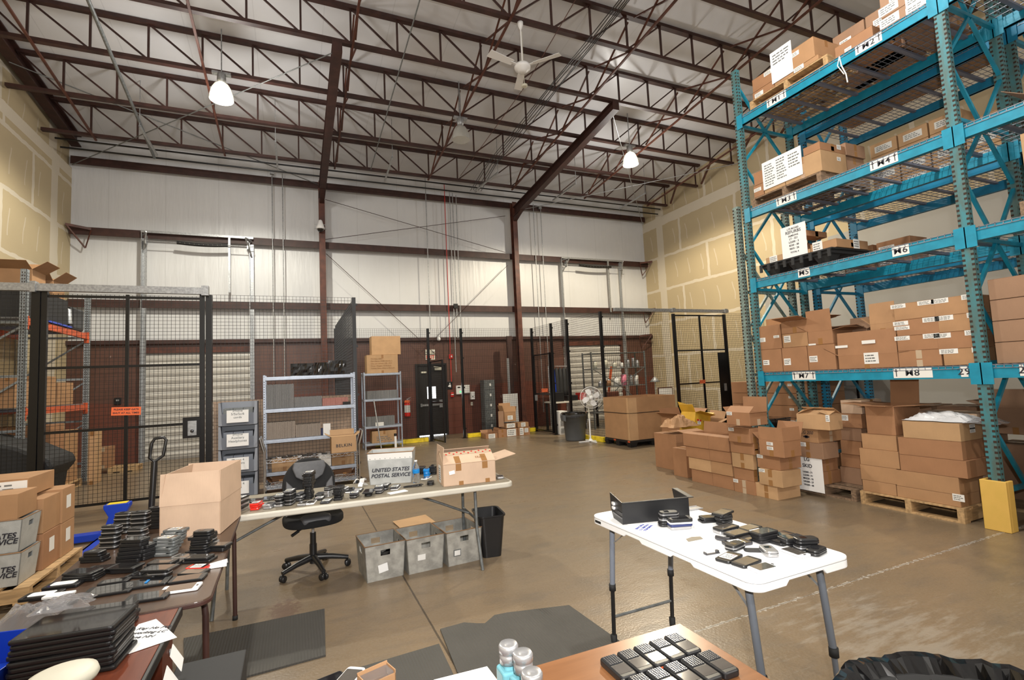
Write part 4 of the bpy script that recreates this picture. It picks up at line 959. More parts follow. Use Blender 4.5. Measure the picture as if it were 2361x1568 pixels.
# ---- row two (behind): levels
zs = LV[2]+.074
for k in range(4):
    for j in range(4-(k == 0)):
        carton('small tan carton on the rear rack, column %s from the right, %s' % (ORD[k], POSW[j]), XF2+.25, 2.95+k*.36, zs+j*.19, .44, .34, .185, mk='card_d', labels=[('x', .5, .5, .22, .09)], tape=False, group='tan cartons on the rear rack')
for k in range(2):
    for j in range(2): carton('box on the rear rack at mid height, %s of %s pair' % (('lower', 'upper')[j], ('nearer', 'farther')[k]), XF2+.25, 4.05+k*.47, LV[1]+.074+j*.2, .4, .42, .195, mk='card_c', labels=[('x', .3, .5, .2, .06)], tape=False)
for k in range(3):
    carton('carton on the top deck of the rear rack, %s from the right' % ORD[k], XF2+.4, 3.1+k*.7, LV[3]+.074, .6, .6, .3, mk='card_a')
for k in range(4):
    carton('carton on the lowest deck of the rear rack, %s from the right' % ORD[k], XF2+.3, 3.2+k*.5, LV[0]+.074, .5, .44, .34+.08*(k % 2), mk=CARDS[k], top='open' if k == 2 else 'closed')
# right bay: m5 pallet + two boxes, m7 dark boxes, floor level
zs = LV[1]+.074
wpallet('old wooden pallet on the right bay shelf at the picture edge', XF+.02, XR-.02, 1.05, 2.22, zs, 'pallet_old', h=.14)
carton('large kraft carton on the right bay pallet, with a green sticker', XF+.42, 1.62, zs+.142, .78, 1.08, .62, mk='card_b', labels=[('x', .25, .12, .14, .04, dict(mk='green', pr=False))])
carton('open kraft carton on top of the large one in the right bay', XF+.45, 1.6, zs+.765, .6, .9, .34, mk='card_e', top='open', flap={'x-': (75, .25), 'x+': 40, 'y+': (55, .3), 'y-': 50}, labels=[('x', .3, 1.02, .3, .09)])
zs = LV[0]+.074
for k in range(3):
    for j in range(4-(k == 2)):
        carton('brown carton on the right bay shelf, %s column past the upright, %s' % (ORD[k], POSW[j]), XF+.30+.1*(k == 1), 2.28-k*.52, zs+j*.205, .5, .50, .20, mk=('card_e', 'card_pale', 'card_a')[k], tape=(k != 0))
for k in range(3):
    for j in range(3):
        carton('carton on the floor of the right bay, column %s, %s' % (ORD[k], POSW[j]), XF+.42, 2.1-k*.62, .15+j*.32, .6, .58, .315, mk=('card_e', 'card_a', 'card_pale')[(k+j) % 3])
wpallet('wooden pallet on the floor of the right bay', XF+.05, XR, .55, 2.42, 0, 'pallet_old', h=.145)
tag(MB().bb(-.002, 0, -.13, .13, -.17, .17).build('paper_sheet', M['mint_paper'], None, (XF+.10, 1.95, 1.0)), 'pale green sheet on the right bay cartons', 'paper')
for k in range(3):
    carton('printed carton in the rear of the rack beneath M8, %s from the right' % ORD[k], XF2+.3, 3.0+k*.52, 0, .5, .48, .62+.1*(k % 2), mk='card_e')
    carton('dark printed carton stacked in the rear beneath M8, %s from the right' % ORD[k], XF2+.3, 3.0+k*.52, .74+.001, .5, .46, .3, mk='card_e', top='open' if k == 0 else 'closed')
# ------------------------------------------------------------------ floor stacks in front of the rack
def Z5(a, b): return (1560+a/5.227, 860+b/5.227)
def c5(z0, near, pl, pr, pt, lab, **kw): return cbox(z0, Z5(*near), Z5(pl, 0)[0], Z5(pr, 0)[0], Z5(0, pt)[1], lab, **kw)
ST = 'in the front stack nearest the white table'
z, p = c5(0, (1225, 1540), 958, 1497, 1370, 'lowest pale kraft box '+ST, mk='card_d', seam='x')
S1 = p
def up(X, z0, nearx, pl, pr, pt, lab, **kw): return cbox(z0, Z5(nearx, 0), Z5(pl, 0)[0], Z5(pr, 0)[0], Z5(0, pt)[1], lab, Xn=X, **kw)
z, _ = up(p.x-.02, z, 1283, 1000, 1512, 1190, 'tan box with brown tape, second from floor '+ST, mk='card_b', seam='x', labels=[('x', .15, .88, .09, .04)])
z, _ = up(p.x+.02, z, 1253, 978, 1505, 1010, 'reddish box, third from floor '+ST, mk='card_c', labels=[('x', .14, .85, .09, .045)])
z, _ = up(p.x-.03, z, 1300, 1003, 1508, 825, 'open topmost box with two white labels '+ST, mk='card_c', top='open', flap={'x-': (-3, .16), 'x+': (20, .22), 'y-': (-3, .16), 'y+': (50, .15)}, labels=[('x', .46, .78, .09, .04), ('x', .46, .5, .09, .04)])
# second column
ST = 'in the second stack of the floor pile'
z, p = c5(0, (950, 1482), 700, 985, 1320, 'lowest brown box with shiny tape '+ST, mk='card_c', shine=True, seam='x', labels=[('x', .1, .86, .08, .045)])
z, _ = up(p.x+.02, z, 935, 695, 985, 1165, 'dark-sided open-fronted box '+ST, mk='card_c')
z, _ = up(p.x+.00, z, 930, 675, 975, 985, 'pale box with brown tape cross '+ST, mk='card_b', seam='x')
z, _ = up(p.x-.01, z, 935, 655, 1000, 850, 'plain box, fourth from floor '+ST, mk='card_c')
z, _ = up(p.x-.06, z, 890, 632, 1000, 670, 'white-labelled box, fifth from floor '+ST, mk='card_c', labels=[('x', .15, .85, .09, .045)], top='open', flap={'x-': (80, .1), 'x+': None, 'y-': None, 'y+': None})
z, _ = up(p.x-.05, z+.03, 888, 608, 1100, 480, 'open topmost box with raised rear flap '+ST, mk='card_c', top='open', flap={'x-': (-50, .12), 'x+': (5, .19), 'y-': (80, .02), 'y+': (40, .08)}, labels=[('x', .14, .88, .09, .045)], shine=True, seam='x')
# long rows to the left
for (nr, a0, a1, b0, lab, tops, mks) in (
        (1395, 190, 425, 0, 'far', (1180, 1035, 895, 745), ('card_c', 'card_d', 'card_c', 'card_c')),
        (1425, 442, 695, 0, 'near', (1215, 1075, 935, 770), ('card_c', 'card_a', 'card_c', 'card_c'))):
    pass
pA = on('z', 0, *Z5(700, 1420)); xr_ = pA.x
y1 = Yat(xr_, 0, Z5(440, 0)[0]); y0 = Yat(xr_, 0, Z5(700, 0)[0]); y2 = Yat(xr_, 0, Z5(188, 0)[0])
z = 0
for j, (pt, m1, m2) in enumerate(((1200, 'card_c', 'card_c'), (1052, 'card_a', 'card_d'), (915, 'card_c', 'card_c'), (752, 'card_c', 'card_c'))):
    zt = Zat(xr_, y1, Z5(0, pt)[1]); h = zt-z
    for (ya, yb, side, mk) in ((y0+.006, y1-.002, 'nearer', m1), (y1+.002, y2+.03*j, 'farther', m2)):
        carton('%s brown box of the low row left of the pile, %s half' % (('lowest', 'second', 'third', 'topmost')[j], side), xr_-.012*j+.21, (ya+yb)/2, z, .42, abs(yb-ya), h-.003, mk=mk, tape=False,
               **(dict(top='open', flap={'x-': (-80, .1), 'x+': (10, .15), 'y-': (85, .06) if side == 'nearer' else None, 'y+': (80, .14) if side == 'farther' else None}) if j == 3 else {}))
    z = zt
# boxes right of S1: notice stack on old pallet
Z7 = lambda a, b: (1700+a/3.572, 840+b/3.572)
def c7(z0, near, pl, pr, pt, lab, **kw): return cbox(z0, Z7(*near), Z7(pl, 0)[0], Z7(pr, 0)[0], Z7(0, pt)[1], lab, **kw)
def up7(X, z0, nearx, pl, pr, pt, lab, **kw): return cbox(z0, Z7(nearx, 0), Z7(pl, 0)[0], Z7(pr, 0)[0], Z7(0, pt)[1], lab, Xn=X, **kw)
pc = on('z', .0, *Z7(985, 1135)); pxl = Z7(530, 0)[0]
yl = Yat(pc.x, 0, pxl)
wpallet('weathered wooden pallet jutting out beneath the LG stack', pc.x, pc.x+1.05, pc.y, yl+.1, 0, 'pallet_old', h=.14)
zp = .142; q = on('z', zp, *Z7(670, 1003)); ST = 'in the LG stack behind the front stack'
z, _ = up7(q.x, zp, 670, 480, 862, 895, 'lowest brown box '+ST, mk='card_c')
z, _ = up7(q.x, z, 660, 480, 832, 775, 'second brown box '+ST, mk='card_c')
z, _ = up7(q.x-.02, z, 712, 470, 838, 655, 'grey-brown box with a small label, third '+ST, mk='card_e', labels=[('x', .35, .85, .08, .05)], seam='x')
z, _ = up7(q.x-.01, z, 668, 470, 880, 535, 'box hand-marked LG 200, fourth '+ST, mk='card_a', shine=True)
lettering('LG 200', .055, M['ink'], bpy.data.objects[COL.objects[-1].parent.name] if False else [o for o in COL.objects if o.get('label', '').startswith('box hand-marked')][0], (-.25, .0, .10), ROT_MX) if False else None
LGB = [o for o in COL.objects if o.get('label', '').startswith('box hand-marked')][0]
fx_ = min(v[0] for v in LGB.children[0].bound_box)
lettering('LG 200', .055, M['ink'], LGB, (fx_-.002, -.02, .12), ROT_MX, shear=.2)
MB().bb(fx_-.002, fx_-.001, -.05, .03, .06, .075).bb(fx_-.002, fx_-.001, -.03, .01, .05, .085).build('marker_scribble', M['ink'], LGB)
z, _ = up7(q.x-.05, z, 762, 495, 870, 420, 'topmost wide open box with a barcode label '+ST, mk='card_d', top='open', flap={'x-': (-70, .14), 'x+': (-60, .16), 'y-': (-72, .16), 'y+': (-65, .18)}, labels=[('x', .97, .8, .05, .08)], tape=False)
nt_ = thing('notice', 'white paper sign reading LOW-END LG SKID on the stack', 'notice', (q.x-.008, Yat(q.x-.01, .4, Z7(575, 0)[0]), .345))
MB().bb(-.003, 0, -.20, .16, -.28, .26).build('sheet', M['paper'], nt_)
for s_, yy, sz_ in (('LOW-END', .19, .068), ('LG', .11, .062), ('SKID', .03, .062), ('LG200 - 71', -.05, .028), ('LG290 - 41', -.09, .028), ('MN220 - 22', -.13, .028), ('UN200 - 27', -.17, .028), ('VN250 - 68', -.21, .028)):
    lettering(s_, sz_, M['ink'], nt_, (-.004, -.0, yy), ROT_MX, bold=.001)
# stack behind: right column
q2x = q.x+.42; ST = 'in the column left of the big pallet load'
zz = zp
for j, (pt, mk) in enumerate(((855, 'card_e'), (742, 'card_c'), (630, 'card_c'), (518, 'card_e'), (403, 'card_c'), (290, 'card_pale'))):
    zz_ = zz; Xq = q2x+.02*(j % 2)
    yl = Yat(Xq, zz, Z7(858, 0)[0]); yr = Yat(Xq, zz, Z7(1030, 0)[0]); zt = Zat(Xq, yr, Z7(0, pt+8)[1])
    carton('%s box %s' % (('lowest', 'second', 'third', 'fourth', 'fifth, double-labelled', 'topmost pale')[j], ST), Xq+.2, (yl+yr)/2, zz, .4, yl-yr, zt-zz-.002, mk=mk, labels=[('x', .2, .7, .09, .07)] if j == 4 else ())
    zz = zt
# big pallet load
pc = on('z', 0, *Z7(1880, 1320)); yl = Yat(pc.x, 0, Z7(1020, 0)[0])
wpallet('newer wooden pallet under the big carton load beside the near upright', pc.x, pc.x+.92, pc.y, yl, 0, 'pallet_wood', h=.15); zp = .152
Xp = pc.x+.03
def rowbox(z0, a, b, pt, lab, X=Xp, depth=.42, **kw):
    yl = Yat(X, z0, Z7(a, 0)[0]); yr = Yat(X, z0, Z7(b, 0)[0]); zt = Zat(X, yr, Z7(0, pt)[1])
    carton(lab, X+depth/2, (yl+yr)/2, z0, depth, yl-yr-.004, zt-z0-.002, **kw); return zt
BL = 'on the big pallet load, '
z = rowbox(zp, 1036, 1315, 990, 'lowest left box '+BL+'small shine at its top edge', mk='card_a', tape=False)
z = rowbox(z, 1020, 1325, 862, 'second left box '+BL+'plain', mk='card_a', tape=False)
z = rowbox(z, 1014, 1340, 722, 'third left box '+BL+'plain tan', mk='card_a', tape=False)
z = rowbox(z, 1030, 1320, 590, 'fourth left box '+BL+'slightly set back', mk='card_a', tape=False, X=Xp+.02)
z = rowbox(z, 1070, 1310, 345, 'tall open carton with four spread flaps atop the pallet load', X=Xp+.03, depth=.50, mk='card_c', top='open', flap={'x-': (88, .14), 'x+': (8, .28), 'y-': (86, .22), 'y+': (86, .28)}, tape=False)
ZT = [zp]
for a, b, pt, lab, kw in ((1318, 1845, 1080, 'lowest right long box with a white sticker and shrink film', dict(labels=[('x', .98, .8, .1, .07)], mk='card_a')), (1312, 1838, 935, 'second right long box with loose shrink film', dict(mk='card_a')),
                      (1345, 1902, 798, 'third right long box jutting toward the viewer', dict(mk='card_c')), (1332, 1862, 640, 'fourth right long box', dict(mk='card_c')), (1368, 1845, 490, 'topmost right long box with two small side labels', dict(mk='card_b', labels=[('y', .5, .75, .1, .05), ('y', .5, .55, .1, .05)]))):
    ZT.append(rowbox(ZT[-1], a, b, pt, lab+' on the pallet load', depth=.46, tape=False, **kw))
for j in range(4): carton('box of the rear row on the big pallet load, %s' % POSW[j], Xp+.69, pc.y+.32, zp+j*.225, .38, .56, .222, mk=('card_e', 'card_pale')[j % 2])
# crumpled plastic bag on the topmost long box
def crumple(name, lab, cat, c, sx, sy, h, mk, n=18, seed=1, sol=.0015, amp=1.0, parent=None):
    rnd = random.Random(seed); vs = []; ph = [rnd.uniform(0, 6) for _ in range(8)]
    for i in range(n+1):
        for j in range(n+1):
            u, v = i/n-.5, j/n-.5; r = max(abs(u), abs(v))*2
            e = max(0, 1-r**3)
            zz = h*(.25+.45*e*(1+.6*math.sin(9*u+ph[0])*math.cos(7*v+ph[1]))*.8+.25*rnd.random()*amp*e)+.002
            edge = 1+.10*math.sin(7*math.atan2(v, u)+ph[2])*r
            vs.append((u*sx*edge, v*sy*edge, max(.002, zz*(.15+.85*min(1, 2.2*(1-r)+.1)))))
    mb = MB(); mb.add(vs, [(i*(n+1)+j, (i+1)*(n+1)+j, (i+1)*(n+1)+j+1, i*(n+1)+j+1) for i in range(n) for j in range(n)], 0, False)
    o = mb.build(name, M[mk], parent, c); s = o.modifiers.new('sol', 'SOLIDIFY'); s.thickness = sol; s.offset = 1
    return tag(o, lab, cat) if not parent else o
yy = (Yat(Xp, ZT[-1], Z7(1420, 0)[0])+Yat(Xp, ZT[-1], Z7(1900, 0)[0]))/2
defm('white_bag', (.62, .63, .65), .35)
crumple('plastic_bag', 'crumpled white plastic bag on the topmost long box', 'bag', (Xp+.22, yy+.05, ZT[-1]), .34, .62, .10, 'white_bag', seed=4)
crumple('shrink_film', 'loose clear shrink film trailing off the white bag', 'plastic film', (Xp+.2, yy-.33, ZT[-1]), .3, .26, .05, 'wrap', seed=5)
# ------------------------------------------------------------------ mid-ground: left cage
def ybox(lab, Y, pl, pr, z0, pt, depth=.4, **kw):
    xl, xr = Xat(Y, z0+.05, pl), Xat(Y, z0+.05, pr); zt = Zat((xl+xr)/2, Y, pt)
    return carton(lab, (xl+xr)/2, Y+depth/2, z0, xr-xl-.004, depth, max(.04, zt-z0), **kw), zt
# orange and grey rack
orx, obx = -3.9, -4.93
t = thing('pallet_rack', 'grey rack with orange beams inside the left cage', 'pallet rack', (orx, 10.25, 0))
def gpost(x, y, h):
    mb = MB(); w_ = .09
    mb.bb(x-.04, x+.04, y-w_/2, y-w_/2+.006, 0, h); mb.bb(x+.034, x+.04, y-w_/2, y+w_/2, 0, h); mb.bb(x-.04, x+.04, y+w_/2-.006, y+w_/2, 0, h)
    z = .08
    while z < h-.05:
        for s in (-1, 1): mb.bb(x+s*.016-.006, x+s*.016+.006, y-w_/2-.001, y-w_/2+.002, z, z+.025, 1); mb.bb(x+.038, x+.0412, y+s*.02-.006, y+s*.02+.006, z, z+.025, 1)
        z += .05
    return mb.build('upright', [M['rack_grey'], M['rackslot']], t)
for y in (10.25, 12.9):
    gpost(orx, y, 3.75); gpost(obx, y, 3.75)
    for i, z in enumerate((.35, 1.2, 2.05, 2.9)):
        MB().bb(obx, orx, y-.02, y+.02, z-.02, z+.02).build('frame_strut', M['rack_grey'], t)
        if i < 3: MB().bar((obx, y, z+.04), (orx, y, z+.8), .03, .03).build('frame_brace', M['rack_grey'], t)
for z in (1.49, 2.93):
    for x in (orx, obx):
        MB().bb(x-.02, x+.03, 10.29, 12.86, z-.06, z+.05).bb(x-.03, x+.045, 10.28, 10.31, z-.14, z+.08).bb(x-.03, x+.045, 12.84, 12.87, z-.14, z+.08).build('beam', M['orange'], t)
    mb = MB()
    for k in range(40): y = 10.33+k*.065; mb.bar((obx, y, z+.06), (orx, y, z+.06), .006)
    for k in range(12): x = obx+.05+k*.088; mb.bar((x, 10.3, z+.055), (x, 12.86, z+.055), .006)
    mb.build('wire_deck', M['galv'], t)
    for y in (10.75, 11.6, 12.4): MB().bb(obx+.03, orx-.03, y-.03, y+.03, z-.0, z+.045).build('deck_channel', M['deck_rail'], t)
rel(t, (orx, 10.25, 0))
carton('long black equipment case on the upper deck of the orange rack', -4.4, 11.2, 3.0, .95, 1.6, .52, mk='black_matte', tape=False, name='equipment_case', cat='case')
carton('open kraft box on the black case, nearer the gate', -4.35, 11.0, 3.525, .7, .5, .34, mk='card_a', top='open', flap={'x-': 40, 'x+': 55, 'y-': 65, 'y+': 30})
carton('open kraft box on the black case, farther from the gate', -4.3, 11.65, 3.525, .7, .5, .28, mk='card_a', top='open', flap={'x-': 60, 'x+': 50, 'y-': 55, 'y+': 50})
t = thing('metal_duct', 'dark grey duct elbow with silver tape on the upper orange-rack deck', 'duct', (-4.2, 12.45, 3.0)); MB().bb(-.3, .3, -.3, .3, 0, .45).build('duct_body', M['black'], t, bev=.05); MB().tube([(.1, -.31, .42), (.24, -.32, .36), (.26, -.32, .1)], .05, 8).build('duct_tape', M['galv'], t)
tag(MB().bb(-.4, .35, -.9, .5, 0, .012).build('blue_tarp', M['blue'], None, (-3.55+-.75, 11.4, 3.523-.0)) if False else MB().bb(-.03, .03, -.6, .4, 0, .03).build('blue_strap', M['blue'], None, (-3.88, 11.6, 3.0)), 'blue strap lying on the front edge of the upper orange-rack deck', 'strap')
for k in range(3):
    carton('kraft carton on the lower deck of the orange rack, %s from the gate' % ORD[k], -4.4, 10.65+k*.78, 1.56, .8, .7, .42+.1*(k == 1), mk='card_a', labels=[('y', .5, .6, .16, .14)] if k == 0 else ())
wpallet('wooden pallet on the cage floor under the tall cartons', -4.85, -3.75, 11.0, 12.3, 0, 'pallet_wood')
carton('tall brown carton on the cage floor pallet, nearer one', -4.28, 11.3, .132, .95, .55, 1.1, mk='card_c')
carton('tall brown carton on the cage floor pallet, farther one', -4.28, 11.92, .132, .95, .6, .95, mk='card_a')
# black-wrapped load
mb = MB()
prof = [(-.95, 0), (-.98, .75), (-.85, 1.18), (-.3, 1.22), (.35, 1.0), (.72, .78), (.78, .66), (.66, .5), (.6, 0)]
mb.prism(prof, -.45, .45, fn=lambda a, b, c: (a, c, b))
tag(mb.build('covered_load', M['black_matte'], None, (-4.02, 10.0, .01), bev=.06), 'load under a black cover just behind the cage fence at the far left', 'covered load')
tag(MB().bb(-.35, .35, -.05, .02, 0, .05).build('road_barrier_board', M['orange'], None, (-4.35, 9.75, 1.24)), 'orange striped board lying on the black covered load', 'board')
c_, zt = ybox('tall narrow brown carton leaning beside the orange rack', 12.2, 201, 219, 0, 995, depth=.35, mk='card_d')
wp = wpallet('small scrap pallet standing near the back wall in the left cage', -3.75, -3.2, 13.7, 14.1, 0, 'pallet_wood', h=.12)
c_, zt = ybox('shrink-wrapped small carton load on the scrap pallet', 13.7, 222, 252, .122, 1032, depth=.38, mk='card_c', shine=True)
# tan board behind the fence
tag(MB().bb(-1.22, .96, 9.57, 9.585, .1, 1.5).build('cardboard_sheet', M['card_pale']), 'large tan cardboard sheet behind the mesh by the grey shelving', 'cardboard')
# ------------------------------------------------------------------ grey boltless shelving
def shelving(label, x0, x1, y0, y1, h, zs_, hsh=.055):
    t = thing('shelving_unit', label, 'shelving', ((x0+x1)/2, y0, 0)); W_ = x1-x0; D_ = y1-y0
    for sx in (-1, 1):
        for yy in (0, D_):
            x = sx*W_/2; mb = MB(); s2 = 1 if yy == 0 else -1
            mb.bb(min(x, x-sx*.035), max(x, x-sx*.035), yy-.001, yy+.001, 0, h) if False else mb.bb(min(x, x-sx*.036), max(x, x-sx*.036), min(yy, yy+s2*.003), max(yy, yy+s2*.003), 0, h)
            mb.bb(min(x, x-sx*.003), max(x, x-sx*.003), min(yy, yy+s2*.036), max(yy, yy+s2*.036), 0, h)
            z = .05
            while z < h-.03: mb.bb(x-sx*.018-.005, x-sx*.018+.005, min(yy, yy-s2*.001), max(yy, yy-s2*.001)+.0002, z, z+.02, 1); z += .04
            mb.build('post', [M['shelf_grey'], M['rackslot']], t)
    for z in zs_:
        mb = MB(); mb.bb(-W_/2+.003, W_/2-.003, .003, D_-.003, z-.012, z)
        for yy in (0, D_-.02): mb.bb(-W_/2+.004, W_/2-.004, yy-.004 if yy == 0 else yy, yy+.02, z-hsh, z-.0005); mb.bb(-W_/2+.004, W_/2-.004, yy-.010 if yy == 0 else yy, yy+.012, z-hsh*.7, z-hsh*.35)
        for xx in (-W_/2+.004, W_/2-.024): mb.bb(xx, xx+.02, .02, D_-.02, z-hsh, z-.0005)
        mb.build('shelf', M['shelf_grey'], t)
    return t
Ya = 9.02; xa0, xa1 = Xat(Ya, 1.8, 606), Xat(Ya, 1.8, 819)
za = [Zat(xa0, Ya, q) for q in (1092, 1016, 945, 870)]
shelving('wide grey metal shelving unit holding grey pulp trays', xa0, xa1, Ya, 9.45, za[3]+.03, [.12]+za)
Yb = 13.4; xb0, xb1 = Xat(Yb, 1.8, 838), Xat(Yb, 1.8, 925); zb_ = [Zat(xb0, Yb, q) for q in (985, 922, 862)]
shelving('narrower grey metal shelving unit near the brown wall with two cartons on top', xb0, xb1, Yb, 13.88, zb_[2]+.03, [.15]+zb_)
def bundle(label, x0, x1, y0, y1, z0, z1, mk='glove_grey', n=None, seed=1):
    rnd = random.Random(seed); mb = MB(); n = n or int((x1-x0)/.011); w_ = (x1-x0)/n
    for i in range(n):
        a = x0+i*w_; j = rnd.uniform(-.008, .008); mb.box(a+w_/2, (y0+y1)/2+j, z0+.001, w_*.8, y1-y0, (z1-z0)*(1-.03*rnd.random()))
    o = mb.build('pulp_trays', M[mk]); o['label'] = label; o['category'] = 'trays'; o['kind'] = 'stuff'; return o
def ybundle(label, Y, pl, pr, z0, pt, mk, seed, d=.3):
    xl, xr = Xat(Y, z0+.1, pl), Xat(Y, z0+.1, pr); bundle(label, xl, xr, Y, Y+d, z0, Zat((xl+xr)/2, Y, pt), mk, seed=seed)
Q = lambda a: 590+a/5.226
QY = lambda a: 830+a/5.226
ybundle('tall stack of nested grey pulp trays at the left of the upper shelf', Ya+.05, Q(125), Q(458), za[2]+.002, QY(290), 'glove_grey', 1)
ybundle('low row of grey pulp trays in the middle of the upper shelf', Ya+.05, Q(462), Q(795), za[2]+.002, QY(440), 'glove_grey', 2)
ybundle('low row of pink-red pulp trays at the right of the upper shelf', Ya+.05, Q(800), Q(1110), za[2]+.002, QY(455), 'glove_pink', 3)
ybundle('row of beige-grey pulp trays at the left of the middle shelf', Ya+.05, Q(128), Q(475), za[1]+.002, QY(745), 'glove_beige', 4)
ybundle('row of beige pulp trays right of the white card on the middle shelf', Ya+.05, Q(480), Q(780), za[1]+.002, QY(770), 'glove_beige', 5)
def smallbox(name, lab, cat, Y, pl, pr, z0, pt, d, mk, **kw):
    xl, xr = Xat(Y, z0+.02, pl), Xat(Y, z0+.02, pr); h = max(.01, Zat((xl+xr)/2, Y, pt)-z0)
    return tag(MB().bb(-(xr-xl)/2, (xr-xl)/2, 0, d, 0, h).build(name, M[mk], None, ((xl+xr)/2, Y, z0), bev=kw.get('bev', 0)), lab, cat)
smallbox('label_card', 'white card leaning on the beige-grey trays', 'card', Ya+.03, Q(272), Q(378), za[1]+.21, QY(705), .01, 'paper') if False else None
smallbox('white_carton', 'small white box beside the blue one on the middle shelf', 'box', Ya+.02, Q(812), Q(900), za[1]+.002, QY(768), .1, 'label_white')
smallbox('blue_carton', 'small blue box tucked behind the white one on the middle shelf', 'box', Ya+.14, Q(786), Q(815), za[1]+.002, QY(825), .1, 'navy')
smallbox('black_pouch', 'small black pouch at the right end of the upper shelf', 'pouch', Ya+.01, Q(1050), Q(1140), za[2]+.002, QY(502), .04, 'black_gloss')
# black shiny wrapped boxes on top
for k, (a_, b_, t_) in enumerate(((418, 700, 40), (705, 872, 28), (878, 1092, 5))):
    xl, xr = Xat(Ya+.05, za[3]+.05, Q(a_)), Xat(Ya+.05, za[3]+.05, Q(b_)); h = Zat((xl+xr)/2, Ya+.05, QY(t_))-za[3]
    mb = MB(); n = 10; rnd = random.Random(k+3); vs = []
    for i in range(n+1):
        for j in range(5): vs.append((xl+(xr-xl)*i/n, Ya+.05+rnd.uniform(-.006, .006), za[3]+.004+(h-.006)*j/4))
    mb.add(vs, [(i*5+j, (i+1)*5+j, (i+1)*5+j+1, i*5+j+1) for i in range(n) for j in range(4)]); mb.bb(xl, xr, Ya+.068, Ya+.35, za[3]+.003, za[3]+h-.004)
    tag(mb.build('wrapped_parcel', M['black_gloss']), 'shiny black plastic-wrapped parcel on top of the wide shelving, %s from the left' % ORD[k], 'parcel')
ybox('kraft box with pale tape squares on the lowest shelf, left', Ya+.03, Q(190), Q(505), za[0]+.002, QY(1175), depth=.3, mk='card_b')
ybox('kraft box with pale tape squares on the lowest shelf, right', Ya+.03, Q(915), Q(1190), za[0]+.002, QY(1115), depth=.3, mk='card_b')
ybox('open brown box on the bottom shelf, left', Ya+.03, Q(180), Q(420), .122, QY(1490), depth=.35, mk='card_c', top='open', labels=[('y', .4, .5, .12, .05)], flap={'x-': 45, 'x+': 70, 'y-': 85, 'y+': 30})
ybox('open brown box with a white label on the bottom shelf, right', Ya+.03, Q(955), Q(1185), .122, QY(1430), depth=.35, mk='card_c', top='open', labels=[('y', .2, .8, .12, .05)], flap={'x-': 75, 'x+': 40, 'y-': 85, 'y+': 10})
smallbox('white_machine', 'white printer-like box on the lowest shelf behind the chair', 'machine', Ya+.03, Q(760), Q(910), za[0]+.002, QY(1145), .25, 'label_white', bev=.01)
# second unit contents
ybundle('row of light grey pulp trays on the narrower unit, upper shelf', Yb+.05, 846, 917, zb_[1]+.002, 900, 'glove_grey', 6)
ybundle('row of grey pulp trays on the narrower unit, middle shelf', Yb+.05, 846, 910, zb_[0]+.002, 960, 'glove_grey', 7)
smallbox('white_carton', 'small white box on the middle shelf of the narrower unit', 'box', Yb+.01, 866, 885, zb_[0]+.002, 974, .04, 'label_white')
ybox('large carton with printed writing under the narrower unit middle shelf', Yb+.02, 858, 915, .152, 993, depth=.4, mk='card_b', labels=[('y', .5, .35, .5, .18, dict(mk='card_b'))])
c1, z1 = ybox('lower of two kraft cartons atop the narrower shelving, with printed lines', Yb+.01, 846, 918, zb_[2]+.002, 818, depth=.42, mk='card_b')
lns = ('P.O No.: 10471', 'Part Name: W2D 021/3L-3', 'Qty. per carton: 120   PCS', 'Gross Weight: 10.70 KGS', 'Carton Dims: 62cm x 52.5 cm')
for i, s_ in enumerate(lns): lettering(s_, .05, M['tape_brown'], c1, (-.30, -.215, .38-i*.062), ROT_MY, align='LEFT')
ybox('plain upper kraft carton atop the narrower shelving', Yb+.03, 857, 924, z1+.003, 775, depth=.40, mk='card_d', tape=False)
ybox('brown carton on the floor behind the narrower shelving', 13.1-.0, 870, 900, .0, 1012, depth=.2, mk='card_b') if False else None
